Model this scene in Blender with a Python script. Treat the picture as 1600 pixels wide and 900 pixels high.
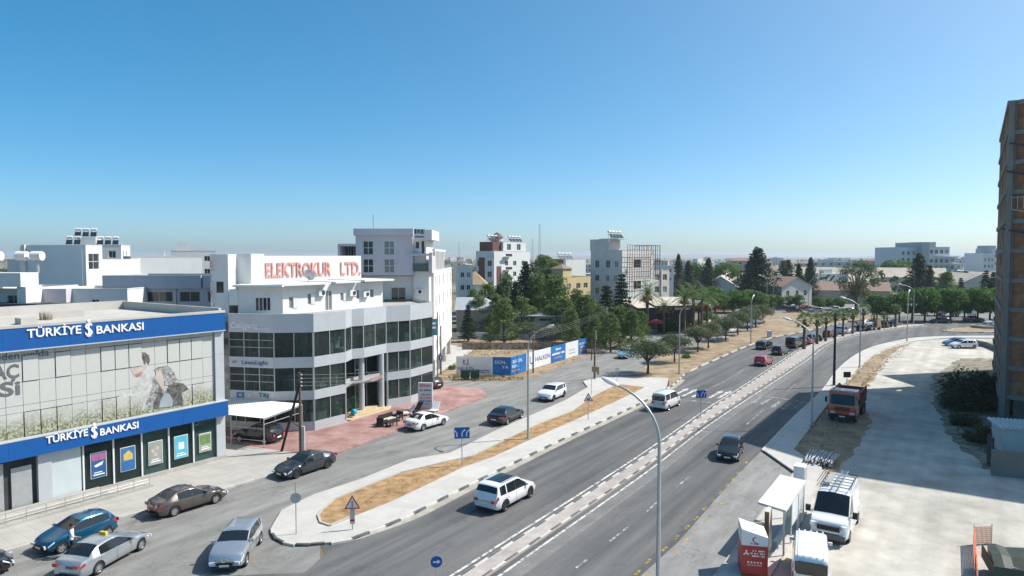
import bpy, bmesh, math, random
from mathutils import Vector, Matrix
random.seed(7)
R = math.radians
for o in list(bpy.data.objects): bpy.data.objects.remove(o)
sc = bpy.context.scene
C = sc.collection
# ---------------------------------------------------------------- camera
CAM_H = 16.0
FPX = 1067.0                       # focal length in pixels of the 1600 px wide photograph (24 mm lens)
PITCH = math.atan(50 / FPX)
cam_d = bpy.data.cameras.new('camera'); cam = bpy.data.objects.new('camera', cam_d); C.objects.link(cam)
cam.location = (0, 0, CAM_H); cam.rotation_euler = (R(90) - PITCH, 0, 0)
cam_d.sensor_width = 36; cam_d.lens = FPX / 1600 * 36; cam_d.clip_start = .5; cam_d.clip_end = 20000
sc.camera = cam
# ---------------------------------------------------------------- sky and sun (sun from the right, 47 deg high)
SUN_EL = R(47.3); SUN_AZ = math.atan2(.97, .24)
wd = bpy.data.worlds.new('World'); sc.world = wd; wd.use_nodes = True
nt = wd.node_tree; nt.nodes.clear()
sky = nt.nodes.new('ShaderNodeTexSky'); sky.sky_type = 'NISHITA'; sky.sun_disc = False
sky.sun_elevation = SUN_EL; sky.sun_rotation = SUN_AZ; sky.altitude = 0; sky.air_density = .5; sky.dust_density = 1.5; sky.ozone_density = 6.0
bg = nt.nodes.new('ShaderNodeBackground'); bg.inputs[1].default_value = .15
wo = nt.nodes.new('ShaderNodeOutputWorld')
hs = nt.nodes.new('ShaderNodeHueSaturation'); hs.inputs['Saturation'].default_value = 1.3      # one even colour grade of the whole sky
tn = nt.nodes.new('ShaderNodeMix'); tn.data_type = 'RGBA'; tn.blend_type = 'MULTIPLY'; tn.inputs[0].default_value = 1; tn.inputs[7].default_value = (1.02, 1.08, .915, 1)
nt.links.new(sky.outputs[0], hs.inputs['Color']); gm_ = nt.nodes.new('ShaderNodeGamma'); gm_.inputs[1].default_value = .75; nt.links.new(hs.outputs[0], gm_.inputs[0]); nt.links.new(gm_.outputs[0], tn.inputs[6]); nt.links.new(tn.outputs[2], bg.inputs[0]); nt.links.new(bg.outputs[0], wo.inputs[0])
sd = bpy.data.lights.new('sun', 'SUN'); sd.energy = 3.1; sd.angle = R(.53); sd.color = (1, .955, .89)
so = bpy.data.objects.new('sun', sd); C.objects.link(so)
sv = Vector((math.sin(SUN_AZ) * math.cos(SUN_EL), math.cos(SUN_AZ) * math.cos(SUN_EL), math.sin(SUN_EL)))
so.rotation_euler = sv.to_track_quat('Z', 'Y').to_euler(); so.location = (60, 20, 80)
sc.view_settings.view_transform = 'Standard'; sc.view_settings.look = 'None'
sc.view_settings.exposure = 1.08; sc.view_settings.gamma = 1; sc.view_settings.use_curve_mapping = False
sc.cycles.max_bounces = 5; sc.cycles.diffuse_bounces = 2; sc.cycles.glossy_bounces = 2; sc.cycles.transmission_bounces = 3
sc.cycles.transparent_max_bounces = 6; sc.cycles.use_denoising = True; sc.cycles.caustics_reflective = False; sc.cycles.caustics_refractive = False

# ---------------------------------------------------------------- survey helpers: photo pixel -> point on a level plane
def W(px, py, z=0.0):
    x = (px - 800) / FPX; y = (450 - py) / FPX
    dy = math.cos(PITCH) + y * math.sin(PITCH); dz = -math.sin(PITCH) + y * math.cos(PITCH)
    t = (z - CAM_H) / dz
    return Vector((x * t, dy * t, z))
def at(px, d, z=0.0):              # point seen in column px at distance d (along the view axis)
    return Vector(((px - 800) / FPX * d, d, z))
def zat(py, d): return CAM_H - (py - 400) * d / FPX
U = Vector((.56, .8285, 0)).normalized(); N = Vector((U.y, -U.x, 0)); STREET = math.atan2(U.y, U.x)

# ---------------------------------------------------------------- materials
MATS = {}
def mat(name, col, rough=.8, var=.12, scale=3.0, bump=0.0, metal=0.0, spec=.3, col2=None, stretch=None, coat=0.0, detail=4, emit=0, dirt=0.0, streak=0.0, joints=None, cracks=0.0, tracks=0.0, bscale=None, world=False):
    if name in MATS: return MATS[name]
    m = bpy.data.materials.new(name); m.use_nodes = True; t = m.node_tree; n = t.nodes; l = t.links
    p = n['Principled BSDF']; p.inputs['Roughness'].default_value = rough; p.inputs['Metallic'].default_value = metal
    p.inputs['Specular IOR Level'].default_value = spec; p.inputs['Coat Weight'].default_value = coat; p.inputs['Coat Roughness'].default_value = .05
    if world:
        tc = n.new('ShaderNodeNewGeometry'); src = tc.outputs['Position']
    else:
        tc = n.new('ShaderNodeTexCoord'); src = tc.outputs['Object']
    if stretch:
        mp = n.new('ShaderNodeMapping'); mp.vector_type = 'TEXTURE'; mp.inputs['Rotation'].default_value = (0, 0, stretch[1]); mp.inputs['Scale'].default_value = [1 / q for q in stretch[0]]
        l.new(src, mp.inputs[0]); src = mp.outputs[0]
    c = Vector(col[:3])
    if var > 0 or col2:
        nz = n.new('ShaderNodeTexNoise'); nz.inputs['Scale'].default_value = scale; nz.inputs['Detail'].default_value = detail; nz.inputs['Roughness'].default_value = .6
        l.new(src, nz.inputs['Vector'])
        rp = n.new('ShaderNodeValToRGB'); e = rp.color_ramp.elements
        e[0].position = .33; e[1].position = .67
        a = c * (1 - var); b = Vector(col2[:3]) if col2 else c * (1 + var)
        e[0].color = (*a, 1); e[1].color = (*[min(1, q) for q in b], 1)
        l.new(nz.outputs[0], rp.inputs[0]); out = rp.outputs[0]
        if dirt > 0:
            n2 = n.new('ShaderNodeTexNoise'); n2.inputs['Scale'].default_value = scale * .17; n2.inputs['Detail'].default_value = 6; n2.inputs['Roughness'].default_value = .7
            l.new(src, n2.inputs['Vector'])
            r2 = n.new('ShaderNodeValToRGB'); r2.color_ramp.elements[0].position = .35; r2.color_ramp.elements[1].position = .7
            r2.color_ramp.elements[0].color = (1 - dirt,) * 3 + (1,); r2.color_ramp.elements[1].color = (1, 1, 1, 1)
            l.new(n2.outputs[0], r2.inputs[0])
            mx = n.new('ShaderNodeMix'); mx.data_type = 'RGBA'; mx.blend_type = 'MULTIPLY'; mx.inputs[0].default_value = 1
            l.new(out, mx.inputs[6]); l.new(r2.outputs[0], mx.inputs[7]); out = mx.outputs[2]
        def mul(fac_out, amount):
            nonlocal out
            mx = n.new('ShaderNodeMix'); mx.data_type = 'RGBA'; mx.blend_type = 'MULTIPLY'; mx.inputs[0].default_value = amount
            l.new(out, mx.inputs[6]); l.new(fac_out, mx.inputs[7]); out = mx.outputs[2]
        def street_coords(scale):
            mp2 = n.new('ShaderNodeMapping'); mp2.vector_type = 'TEXTURE'; mp2.inputs['Rotation'].default_value = (0, 0, STREET); mp2.inputs['Scale'].default_value = scale; l.new(tc.outputs['Position'], mp2.inputs[0]); return mp2.outputs[0]
        if streak:
            ms = n.new('ShaderNodeMapping'); ms.inputs['Scale'].default_value = (1.6, 1.6, .10); l.new(tc.outputs['Object'] if not world else tc.outputs['Position'], ms.inputs[0]); ns = n.new('ShaderNodeTexNoise'); ns.inputs['Scale'].default_value = 1.5; ns.inputs['Detail'].default_value = 6; ns.inputs['Roughness'].default_value = .7; l.new(ms.outputs[0], ns.inputs['Vector'])
            rs_ = n.new('ShaderNodeValToRGB'); rs_.color_ramp.elements[0].position = .56; rs_.color_ramp.elements[0].color = (1, 1, 1, 1); rs_.color_ramp.elements[1].position = .76; rs_.color_ramp.elements[1].color = (1 - streak, 1 - streak * 1.05, 1 - streak * 1.15, 1); l.new(ns.outputs[0], rs_.inputs[0]); mul(rs_.outputs[0], 1)
        if joints:
            bt = n.new('ShaderNodeTexBrick'); bt.offset = joints[3] if len(joints) > 3 else 0.0; bt.inputs['Scale'].default_value = 1; bt.inputs['Mortar Size'].default_value = joints[2]; bt.inputs['Brick Width'].default_value = joints[0]; bt.inputs['Row Height'].default_value = joints[1]
            bt.inputs['Color1'].default_value = (1, 1, 1, 1); bt.inputs['Color2'].default_value = (.94, .935, .93, 1); bt.inputs['Mortar'].default_value = (.76, .75, .73, 1); l.new(street_coords((1, 1, 1)), bt.inputs['Vector']); mul(bt.outputs[0], 1)
        if cracks:
            vo = n.new('ShaderNodeTexVoronoi'); vo.feature = 'DISTANCE_TO_EDGE'; vo.inputs['Scale'].default_value = .16
            wn = n.new('ShaderNodeTexNoise'); wn.inputs['Scale'].default_value = .8; wn.inputs['Detail'].default_value = 5; l.new(tc.outputs['Position'], wn.inputs['Vector'])
            ad = n.new('ShaderNodeMix'); ad.data_type = 'VECTOR'; ad.inputs[0].default_value = .45; l.new(tc.outputs['Position'], ad.inputs[4]); sc_ = n.new('ShaderNodeVectorMath'); sc_.operation = 'MULTIPLY_ADD'; sc_.inputs[1].default_value = (5, 5, 0); l.new(wn.outputs['Color'], sc_.inputs[0]); l.new(tc.outputs['Position'], sc_.inputs[2]); l.new(sc_.outputs[0], vo.inputs['Vector'])
            cr = n.new('ShaderNodeValToRGB'); cr.color_ramp.elements[0].position = .0; cr.color_ramp.elements[0].color = (.45, .45, .45, 1); cr.color_ramp.elements[1].position = .012; cr.color_ramp.elements[1].color = (1, 1, 1, 1); l.new(vo.outputs[0], cr.inputs[0]); mul(cr.outputs[0], cracks)
            sn = n.new('ShaderNodeTexNoise'); sn.inputs['Scale'].default_value = .33; sn.inputs['Detail'].default_value = 7; sn.inputs['Roughness'].default_value = .65; l.new(tc.outputs['Position'], sn.inputs['Vector'])
            sr = n.new('ShaderNodeValToRGB'); sr.color_ramp.elements[0].position = .60; sr.color_ramp.elements[0].color = (1, 1, 1, 1); sr.color_ramp.elements[1].position = .70; sr.color_ramp.elements[1].color = (.74, .74, .75, 1); l.new(sn.outputs[0], sr.inputs[0]); mul(sr.outputs[0], 1)
        if tracks:
            tn_ = n.new('ShaderNodeTexNoise'); tn_.inputs['Scale'].default_value = 1; tn_.inputs['Detail'].default_value = 3; l.new(street_coords((40, 1.1, 1)), tn_.inputs['Vector'])
            tr_ = n.new('ShaderNodeValToRGB'); tr_.color_ramp.elements[0].position = .36; tr_.color_ramp.elements[0].color = (1 - tracks,) * 3 + (1,); tr_.color_ramp.elements[1].position = .64; tr_.color_ramp.elements[1].color = (1 + tracks * .5,) * 3 + (1,); l.new(tn_.outputs[0], tr_.inputs[0]); mul(tr_.outputs[0], 1)
        l.new(out, p.inputs['Base Color'])
        if bump:
            bs = nz
            if bscale:
                bs = n.new('ShaderNodeTexNoise'); bs.inputs['Scale'].default_value = bscale; bs.inputs['Detail'].default_value = 3; l.new(src, bs.inputs['Vector'])
            bp = n.new('ShaderNodeBump'); bp.inputs['Strength'].default_value = bump; bp.inputs['Distance'].default_value = .05
            l.new(bs.outputs[0], bp.inputs['Height']); l.new(bp.outputs[0], p.inputs['Normal'])
    else:
        p.inputs['Base Color'].default_value = (*c, 1)
    if emit:
        p.inputs['Emission Color'].default_value = (*c, 1); p.inputs['Emission Strength'].default_value = emit
    MATS[name] = m
    return m
def glass(name, col=(.02, .026, .03), rough=.04, spec=.6, alpha=0.0):
    if name in MATS: return MATS[name]
    m = bpy.data.materials.new(name); m.use_nodes = True; t = m.node_tree; n = t.nodes; l = t.links
    p = n['Principled BSDF']; p.inputs['Base Color'].default_value = (*col, 1); p.inputs['Roughness'].default_value = rough
    p.inputs['Specular IOR Level'].default_value = spec
    if alpha:                        # thin see-through pane: part clear, part reflecting
        tr = n.new('ShaderNodeBsdfTransparent'); tr.inputs[0].default_value = (.62, .72, .70, 1)
        mx = n.new('ShaderNodeMixShader'); mx.inputs[0].default_value = 1 - alpha
        l.new(tr.outputs[0], mx.inputs[1]); l.new(p.outputs[0], mx.inputs[2]); l.new(mx.outputs[0], n['Material Output'].inputs[0])
    MATS[name] = m
    return m
def worn_paint(name, col, wear=.5, scale=2.2, op=1.0, soft=.09):
    if name in MATS: return MATS[name]
    m = mat(name, col, .75, .08, 4); t = m.node_tree; n = t.nodes; l = t.links
    g = n.new('ShaderNodeNewGeometry'); nz = n.new('ShaderNodeTexNoise'); nz.inputs['Scale'].default_value = scale; nz.inputs['Detail'].default_value = 8; nz.inputs['Roughness'].default_value = .75
    l.new(g.outputs['Position'], nz.inputs['Vector'])
    rp = n.new('ShaderNodeValToRGB'); rp.color_ramp.elements[0].position = wear - soft; rp.color_ramp.elements[1].position = wear + soft; rp.color_ramp.elements[1].color = (op, op, op, 1)
    l.new(nz.outputs[0], rp.inputs[0])
    tr = n.new('ShaderNodeBsdfTransparent'); mx = n.new('ShaderNodeMixShader')
    l.new(rp.outputs[0], mx.inputs[0]); l.new(tr.outputs[0], mx.inputs[1]); l.new(n['Principled BSDF'].outputs[0], mx.inputs[2]); l.new(mx.outputs[0], n['Material Output'].inputs[0])
    return m

# ---------------------------------------------------------------- mesh builder
class MB:
    def __init__(s): s.v = []; s.f = []; s.m = []; s.cm = 0
    def add(s, vs, fs):
        b = len(s.v); s.v += [tuple(q) for q in vs]; s.f += [tuple(b + i for i in f) for f in fs]; s.m += [s.cm] * len(fs); return s
    def box(s, c, d, rz=0, M=None):
        x, y, z = d[0] / 2, d[1] / 2, d[2] / 2; c = Vector(c)
        m = M or Matrix.Rotation(rz, 3, 'Z')
        vs = [c + m @ Vector(q) for q in ((-x, -y, -z), (x, -y, -z), (x, y, -z), (-x, y, -z), (-x, -y, z), (x, -y, z), (x, y, z), (-x, y, z))]
        return s.add(vs, ((0, 3, 2, 1), (4, 5, 6, 7), (0, 1, 5, 4), (1, 2, 6, 5), (2, 3, 7, 6), (3, 0, 4, 7)))
    def b2(s, a, b):                 # box from two corners
        return s.box([(a[i] + b[i]) / 2 for i in range(3)], [abs(b[i] - a[i]) for i in range(3)])
    def quad(s, *p): return s.add(p, (tuple(range(len(p))),))
    def bar(s, a, b, w, h=None, up=(0, 0, 1)):   # square bar between two points
        a, b = Vector(a), Vector(b); d = b - a; L = d.length
        if L < 1e-6: return s
        d /= L; up = Vector(up)
        if abs(d.dot(up)) > .98: up = Vector((1, 0, 0))
        y = up.cross(d).normalized(); z = d.cross(y)
        return s.box((a + b) / 2, (L, w, h or w), M=Matrix((d, y, z)).transposed())
    def tube(s, pts, r, n=8, cap=True):
        pts = [Vector(p) for p in pts]; k = len(pts); rs = r if isinstance(r, (list, tuple)) else [r] * k
        b = len(s.v); prev = None
        for i, p in enumerate(pts):
            d = (pts[min(i + 1, k - 1)] - pts[max(i - 1, 0)]).normalized()
            a = prev if prev and abs(prev.dot(d)) < .95 else (Vector((0, 0, 1)) if abs(d.z) < .9 else Vector((1, 0, 0)))
            x = (a - d * a.dot(d)).normalized(); y = d.cross(x); prev = x
            s.v += [tuple(p + (x * math.cos(q * 2 * math.pi / n) + y * math.sin(q * 2 * math.pi / n)) * rs[i]) for q in range(n)]
        fs = [(b + i * n + q, b + i * n + (q + 1) % n, b + (i + 1) * n + (q + 1) % n, b + (i + 1) * n + q) for i in range(k - 1) for q in range(n)]
        if cap: fs += [tuple(b + q for q in range(n))[::-1], tuple(b + (k - 1) * n + q for q in range(n))]
        s.f += fs; s.m += [s.cm] * len(fs); return s
    def prism(s, poly, z0, z1):      # vertical prism over a 2-D outline
        a = sum(poly[i][0] * poly[(i + 1) % len(poly)][1] - poly[(i + 1) % len(poly)][0] * poly[i][1] for i in range(len(poly)))
        poly = list(poly) if a > 0 else list(poly)[::-1]
        k = len(poly); vs = [(p[0], p[1], z0) for p in poly] + [(p[0], p[1], z1) for p in poly]
        return s.add(vs, [tuple(range(k))[::-1], tuple(range(k, 2 * k))] + [(i, (i + 1) % k, k + (i + 1) % k, k + i) for i in range(k)])
    def lathe(s, prof, n=16, M=None, c=(0, 0, 0)):   # prof: (radius, height)
        M = M or Matrix.Identity(3); c = Vector(c); k = len(prof)
        vs = [c + M @ Vector((r * math.cos(q * 2 * math.pi / n), r * math.sin(q * 2 * math.pi / n), h)) for r, h in prof for q in range(n)]
        return s.add(vs, [(i * n + q, i * n + (q + 1) % n, (i + 1) * n + (q + 1) % n, (i + 1) * n + q) for i in range(k - 1) for q in range(n)])
    def mesh(s, name, mats, smooth=None):
        me = bpy.data.meshes.new(name); me.from_pydata(s.v, [], s.f)
        for q in (mats if isinstance(mats, (list, tuple)) else [mats]): me.materials.append(q)
        if isinstance(mats, (list, tuple)): me.polygons.foreach_set('material_index', s.m)
        if smooth is not None:
            me.polygons.foreach_set('use_smooth', [True] * len(me.polygons))
            if smooth < 180: me.set_sharp_from_angle(angle=R(smooth))
        me.update(); return me
    def build(s, name, mats, parent=None, smooth=None, loc=None, rz=None):
        return place(name, s.mesh(name, mats, smooth), parent, loc, rz)
def place(name, me, parent=None, loc=None, rz=None):
    o = bpy.data.objects.new(name, me); C.objects.link(o)
    if parent: o.parent = parent
    if loc is not None: o.location = loc
    if rz is not None: o.rotation_euler = (0, 0, rz)
    return o
def tag(o, label, cat, group=None):
    o['label'] = label; o['category'] = cat
    if group: o['group'] = group
    return o
def thing(name, label, cat, loc=(0, 0, 0), rz=0, group=None):
    o = bpy.data.objects.new(name, None); C.objects.link(o); o.empty_display_size = .3
    o.location = loc; o.rotation_euler = (0, 0, rz)
    return tag(o, label, cat, group)
def struct(o, kind='structure'): o['kind'] = kind; return o
def copy_tree(o, parent=None):
    c = o.copy(); C.objects.link(c); c.parent = parent
    for ch in o.children: copy_tree(ch, c)
    return c
def lettering(parent, text, size, loc, rot, m, ext=.03, name='lettering', width=None, sx=1.0, shear=0, bold=0.0, spacing=1.0):
    cu = bpy.data.curves.new(name, 'FONT'); cu.body = text; cu.size = size; cu.align_x = 'CENTER'; cu.align_y = 'CENTER'; cu.extrude = ext
    cu.resolution_u = 3; cu.shear = shear; cu.offset = bold; cu.space_character = spacing
    t = bpy.data.objects.new(name, cu); me = bpy.data.meshes.new_from_object(t); bpy.data.objects.remove(t); bpy.data.curves.remove(cu); me.name = name
    me.materials.clear(); me.materials.append(m)
    if len(me.vertices):
        xs = [v.co.x for v in me.vertices]; sx = width / (max(xs) - min(xs)) if width else sx; cx = (max(xs) + min(xs)) / 2
        for v in me.vertices: v.co.x = (v.co.x - cx) * sx
    o = place(name, me, parent, loc); o.rotation_euler = rot; return o

def small_print(parent, w, h, loc, rz, m, seed=1, name='small_print'):
    """a line of print too small to read in the photograph: a row of unequal letter-sized marks"""
    r = random.Random(seed); b = MB(); x = -w / 2
    while x < w / 2:
        k = r.uniform(.35, .75) * h
        if r.random() > .16: b.b2((x, -.006, -h / 2 * r.uniform(.7, 1)), (min(x + k * .8, w / 2), 0, h / 2 * r.uniform(.7, 1)))
        x += k
    o = b.build(name, m, parent, None, loc, rz); o['kind'] = 'stuff'; return o

# ================================================================ THE GROUND
def jit(pts, step=1.2, amp=.18):
    out = []
    for i in range(len(pts)):
        a, b = Vector(pts[i]), Vector(pts[(i + 1) % len(pts)]); k = max(1, int((b - a).length / step))
        for q in range(k):
            p = a.lerp(b, q / k)
            if (p.xy).length < 160: p = p + Vector((random.uniform(-amp, amp), random.uniform(-amp, amp), 0))
            out.append(p)
    return out
def smooth_line(pts, k=4):           # Catmull-Rom through the surveyed points
    pts = [Vector(p) for p in pts]; out = []
    for i in range(len(pts) - 1):
        p0, p1, p2, p3 = pts[max(i - 1, 0)], pts[i], pts[i + 1], pts[min(i + 2, len(pts) - 1)]
        for q in range(k):
            t = q / k
            out.append(.5 * ((2 * p1) + (p2 - p0) * t + (2 * p0 - 5 * p1 + 4 * p2 - p3) * t * t + (3 * p1 - p0 - 3 * p2 + p3) * t ** 3))
    return out + [pts[-1]]
def sheet(name, pts, z, m, h=0, kind='structure'):
    bm = bmesh.new(); vs = [bm.verts.new((p[0], p[1], z)) for p in pts]; f = bm.faces.new(vs)
    if f.normal.z < 0: f.normal_flip()
    bm.normal_update()
    if f.normal.z < 0: f.normal_flip()
    if h:
        r = bmesh.ops.extrude_face_region(bm, geom=[f]); 
        for q in r['geom']:
            if isinstance(q, bmesh.types.BMVert): q.co.z = z - h
        bmesh.ops.recalc_face_normals(bm, faces=bm.faces)
    bmesh.ops.triangulate(bm, faces=bm.faces[:])
    me = bpy.data.meshes.new(name); bm.to_mesh(me); bm.free(); me.materials.append(m)
    o = place(name, me); o['kind'] = kind; return o
def px(*pts): return [W(*p) for p in pts]

A = STREET
M_soil = mat('dry_soil', (.30, .215, .135), .95, .2, .55, .5, world=True, col2=(.43, .335, .225), dirt=.3, bscale=6)
M_orange = mat('orange_soil', (.34, .205, .095), .95, .22, 1.4, .6, world=True, col2=(.48, .32, .17), dirt=.25, bscale=9)
M_gravel = mat('pale_gravel', (.49, .46, .40), .95, .1, .5, .5, world=True, col2=(.62, .59, .525), dirt=.3, bscale=11, tracks=.10)
M_conc = mat('pale_concrete', (.52, .50, .465), .85, .06, .8, .15, world=True, dirt=.16, bscale=20, joints=(3.2, 1.7, .012))
M_slab = mat('paving_slab', (.44, .42, .385), .85, .08, .6, .15, world=True, dirt=.18, bscale=20, joints=(.8, .8, .014))
M_kw = mat('kerb_white', (.62, .60, .55), .8, .12, 4, .1, dirt=.3)
M_kb = mat('kerb_black', (.075, .08, .085), .8, .3, 4, .1, col2=(.16, .16, .16))
M_kg = mat('kerb_concrete', (.40, .39, .36), .85, .12, 3, .1)
M_red = mat('red_paving', (.33, .165, .145), .85, .12, .5, .1, world=True, col2=(.45, .30, .275), dirt=.2, joints=(.6, .3, .012, .5))
M_pinkpave = mat('pink_paving', (.45, .405, .375), .85, .12, 1.2, .1, world=True, dirt=.25, joints=(.5, .5, .014, .5))
M_asph = mat('asphalt_main', (.118, .119, .118), .82, .14, .5, .25, stretch=((.16, 1.3, 1), A), world=True, col2=(.172, .170, .165), dirt=.2, bscale=40, detail=8, cracks=.35, tracks=.22)
M_asph2 = mat('asphalt_old', (.215, .212, .20), .88, .1, .7, .25, stretch=((.35, 1.2, 1), A), world=True, col2=(.29, .285, .27), dirt=.2, bscale=40, detail=8, cracks=.42, tracks=.12)
M_bay = mat('asphalt_bay', (.25, .245, .235), .88, .1, .9, .25, stretch=((.4, 1.1, 1), A), world=True, col2=(.33, .325, .31), dirt=.25, bscale=40, detail=8, cracks=.55, tracks=.06)

# broad land: one sheet to the horizon
M_land = mat('dry_land', (.20, .175, .115), .95, .25, .02, 0, world=True, col2=(.32, .275, .19), dirt=.35)
o = sheet('ground', [(-7000, -60), (7000, -60), (7000, 9000), (-7000, 9000)], 0, M_land)
sheet('soil', jit(px((640, 606), (678, 592), (840, 592), (930, 556), (968, 537), (1000, 515), (900, 505), (730, 520), (650, 560)), 1.5, .3), .006, M_soil)
# asphalt
BANK_KERB = px((22, 860), (61, 849), (183, 813), (220, 802), (347, 767), (425, 743.5), (470, 729), (523, 712))
far_left = BANK_KERB[0] - U * 45
PLAZA_EDGE = px((523, 712), (564, 696), (635, 669), (689, 648), (729, 633), (752, 624), (759, 621), (761, 617), (757, 613), (750, 610), (733, 607), (675, 603))
HOARD_EDGE = px((678, 590), (713, 596), (751, 596), (804, 595), (840, 589), (884, 569), (929, 553), (960, 541), (1000, 520), (1044, 518), (1091, 511), (1111, 499), (1150, 484))
side = [far_left] + BANK_KERB + PLAZA_EDGE[1:] + px((640, 596)) + HOARD_EDGE + px((1240, 478), (1200, 505), (1070, 560), (1000, 615), (900, 660), (700, 740), (500, 830), (500, 880)) + [Vector((-6, 25, 0)), Vector((-20, 0, 0)), Vector((-45, -25, 0))]
sheet('service_road', side, .010, M_asph2)
ISL = [W(*p) for p in ((423, 829), (427, 841), (447, 852), (474, 854), (501, 852), (533, 849), (560, 841), (626, 814.5), (680, 787.6), (713, 770.5), (796, 729), (884, 686), (956, 653), (1012, 626), (1040, 610), (1057, 599), (1069, 587), (1091, 575), (1125, 560), (1159, 545), (1204, 529), (1250, 520), (1285, 511.5), (1330, 503), (1397, 495))]
ISL_S = smooth_line(ISL, 4)
SWL = smooth_line(px((1190, 705), (1240, 653), (1283, 612.5), (1310, 577), (1341, 553), (1375, 539.5), (1420, 530), (1450, 527.3), (1487, 526), (1555, 525.5)), 4)
SWR = smooth_line(px((1240, 704), (1269, 666), (1314, 607), (1339, 577.5), (1366, 555), (1397, 541), (1427, 534), (1455, 531)), 4)
near_r = W(1117, 900); near_r2 = near_r - U * 42
main = [Vector((-14, 33.5, 0)), W(476, 895), W(508, 866)] + ISL_S[16:] + px((1480, 497), (1560, 499), (1700, 504), (1700, 525)) + SWL[::-1] + [W(1241, 740), W(1197, 793), W(1130, 884), near_r, near_r2, near_r2 + Vector((-22, 13, 0))]
sheet('main_road', main, .014, M_asph)
bay = px((1190, 705), (1241, 740), (1197, 793), (1130, 884), (1117, 900)) + [near_r2, near_r2 - N * 3.2] + px((960, 940), (1005, 897), (1060, 847), (1110, 790), (1150, 745), (1172, 722))
sheet('bus_bay', bay, .018, M_bay)
sheet('car_park', px((1115, 497), (1150, 484), (1200, 474), (1560, 474), (1720, 482), (1720, 503), (1560, 498), (1480, 496), (1397, 494), (1330, 491.5), (1245, 487.5), (1197, 489)), .020, mat('asphalt_park', (.22, .215, .205), .9, .1, .2, 0, world=True, dirt=.2))
gravel = [W(1205, 902)] + px((1228, 864), (1261, 802), (1284, 733), (1240, 704)) + SWR[1:] + px((1487, 529), (1560, 529), (1720, 529)) + [Vector((100, 90, 0)), Vector((64, 30, 0)), Vector((30, -5, 0)), Vector((-6, 2, 0))]
sheet('gravel_lot', gravel, .008, M_gravel)
verge = px((1240, 705), (1269, 667), (1314, 608), (1339, 578.5), (1366, 556), (1397, 542), (1427, 535), (1405, 545), (1385, 560), (1370, 585), (1345, 620), (1360, 660), (1345, 690), (1300, 745), (1285, 733))
sheet('dirt_verge', jit(jit(verge, 1.3, .3), .4, .09), .013, M_soil)
verge2 = px((1455, 590), (1500, 560), (1560, 560), (1640, 600), (1680, 740), (1545, 735), (1490, 690), (1462, 640))
sheet('weedy_ground', jit(jit(verge2, 1.5, .45), .4, .1), .012, mat('weedy_soil', (.20, .17, .105), .95, .35, .9, .5, world=True, col2=(.40, .36, .29), dirt=.35))

# raised pavements
KH = .14
islet = ISL_S[:57] + px((1045, 592), (985, 590), (929, 592), (911, 597)) + px((918, 606.7), (884, 626.7), (829, 651), (773, 675.5), (729, 697.5), (701, 710.5), (640, 720), (564, 751), (491, 775), (440, 800))
isl_o = sheet('traffic_island', islet, KH, M_conc, KH + .02)
dirt = px((501, 817), (497, 806), (503, 797), (523, 780), (564.5, 763), (625.6, 738.7), (700, 721), (738, 713), (796, 684), (840, 663), (895.5, 642), (922.5, 621.5), (965, 600), (1008, 604.6), (979, 619), (945, 635), (884.5, 662), (824, 689), (772, 713), (720.7, 731), (680, 751), (613, 782.7), (552, 807), (516, 821.8))
sheet('island_soil', [p * (1 - KH / CAM_H) for p in dirt], KH + .006, M_orange)
strip = ISL_S[57:] + px((1330, 493), (1245, 489), (1197, 490), (1186, 510), (1170, 516), (1125, 529), (1078, 545), (1035, 556), (985, 590), (1045, 592))
strip_o = sheet('planting_strip', strip, .12, M_soil, .14)
bankp = [far_left] + BANK_KERB + px((470, 711), (440, 707), (355, 695)) + [W(355, 695) - N * 6, far_left - N * 14]
bank_o = sheet('bank_pavement', bankp, KH, M_slab, KH + .02)
plaza = px((355, 695), (440, 707), (470, 711)) + PLAZA_EDGE + px((640, 590)) + [Vector((-28, 70, 0)), Vector((-30, 66, 0))]
sheet('red_plaza', plaza, KH - .004, M_red, KH + .02)
sw = SWL + [W(1555, 529)] + [W(1487, 528.5)] + SWR[::-1] + px((1284, 733), (1261, 802), (1228, 864), (1205, 902)) + [near_r2 + N * 3.0, near_r2, near_r] + px((1130, 884), (1197, 793), (1241, 740))
sw_o = sheet('roadside_pavement', sw, KH, M_conc, KH + .02)
sheet('driveway', px((640, 600), (676, 590), (742, 545), (700, 538), (640, 570)), .014, M_conc)
sheet('footway', jit(px((943, 548), (968, 538), (1000, 518), (985, 515), (950, 533), (925, 545)), 2, .05), .03, M_pinkpave)
# median
MEDL = smooth_line(px((560, 1010), (718, 902), (1000, 718), (1116, 636), (1150, 614.5), (1229, 562), (1254, 545.5), (1285, 532), (1320, 521), (1355, 514.5), (1390, 510), (1442, 507)), 4)
MEDR = smooth_line(px((612, 1010), (762, 902), (1000, 738), (1096, 666.5), (1170, 618), (1256, 563), (1285, 541), (1320, 527.5), (1355, 520), (1390, 514.5), (1445, 509)), 4)
med_o = sheet('median', MEDL + MEDR[::-1], KH, M_pinkpave, KH + .02)
spl = px((1474, 518.5), (1490, 514), (1530, 511), (1600, 511), (1640, 516), (1600, 519.5), (1520, 520))
spl_o = sheet('splitter_island', spl, KH, M_soil, KH + .02)

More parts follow.
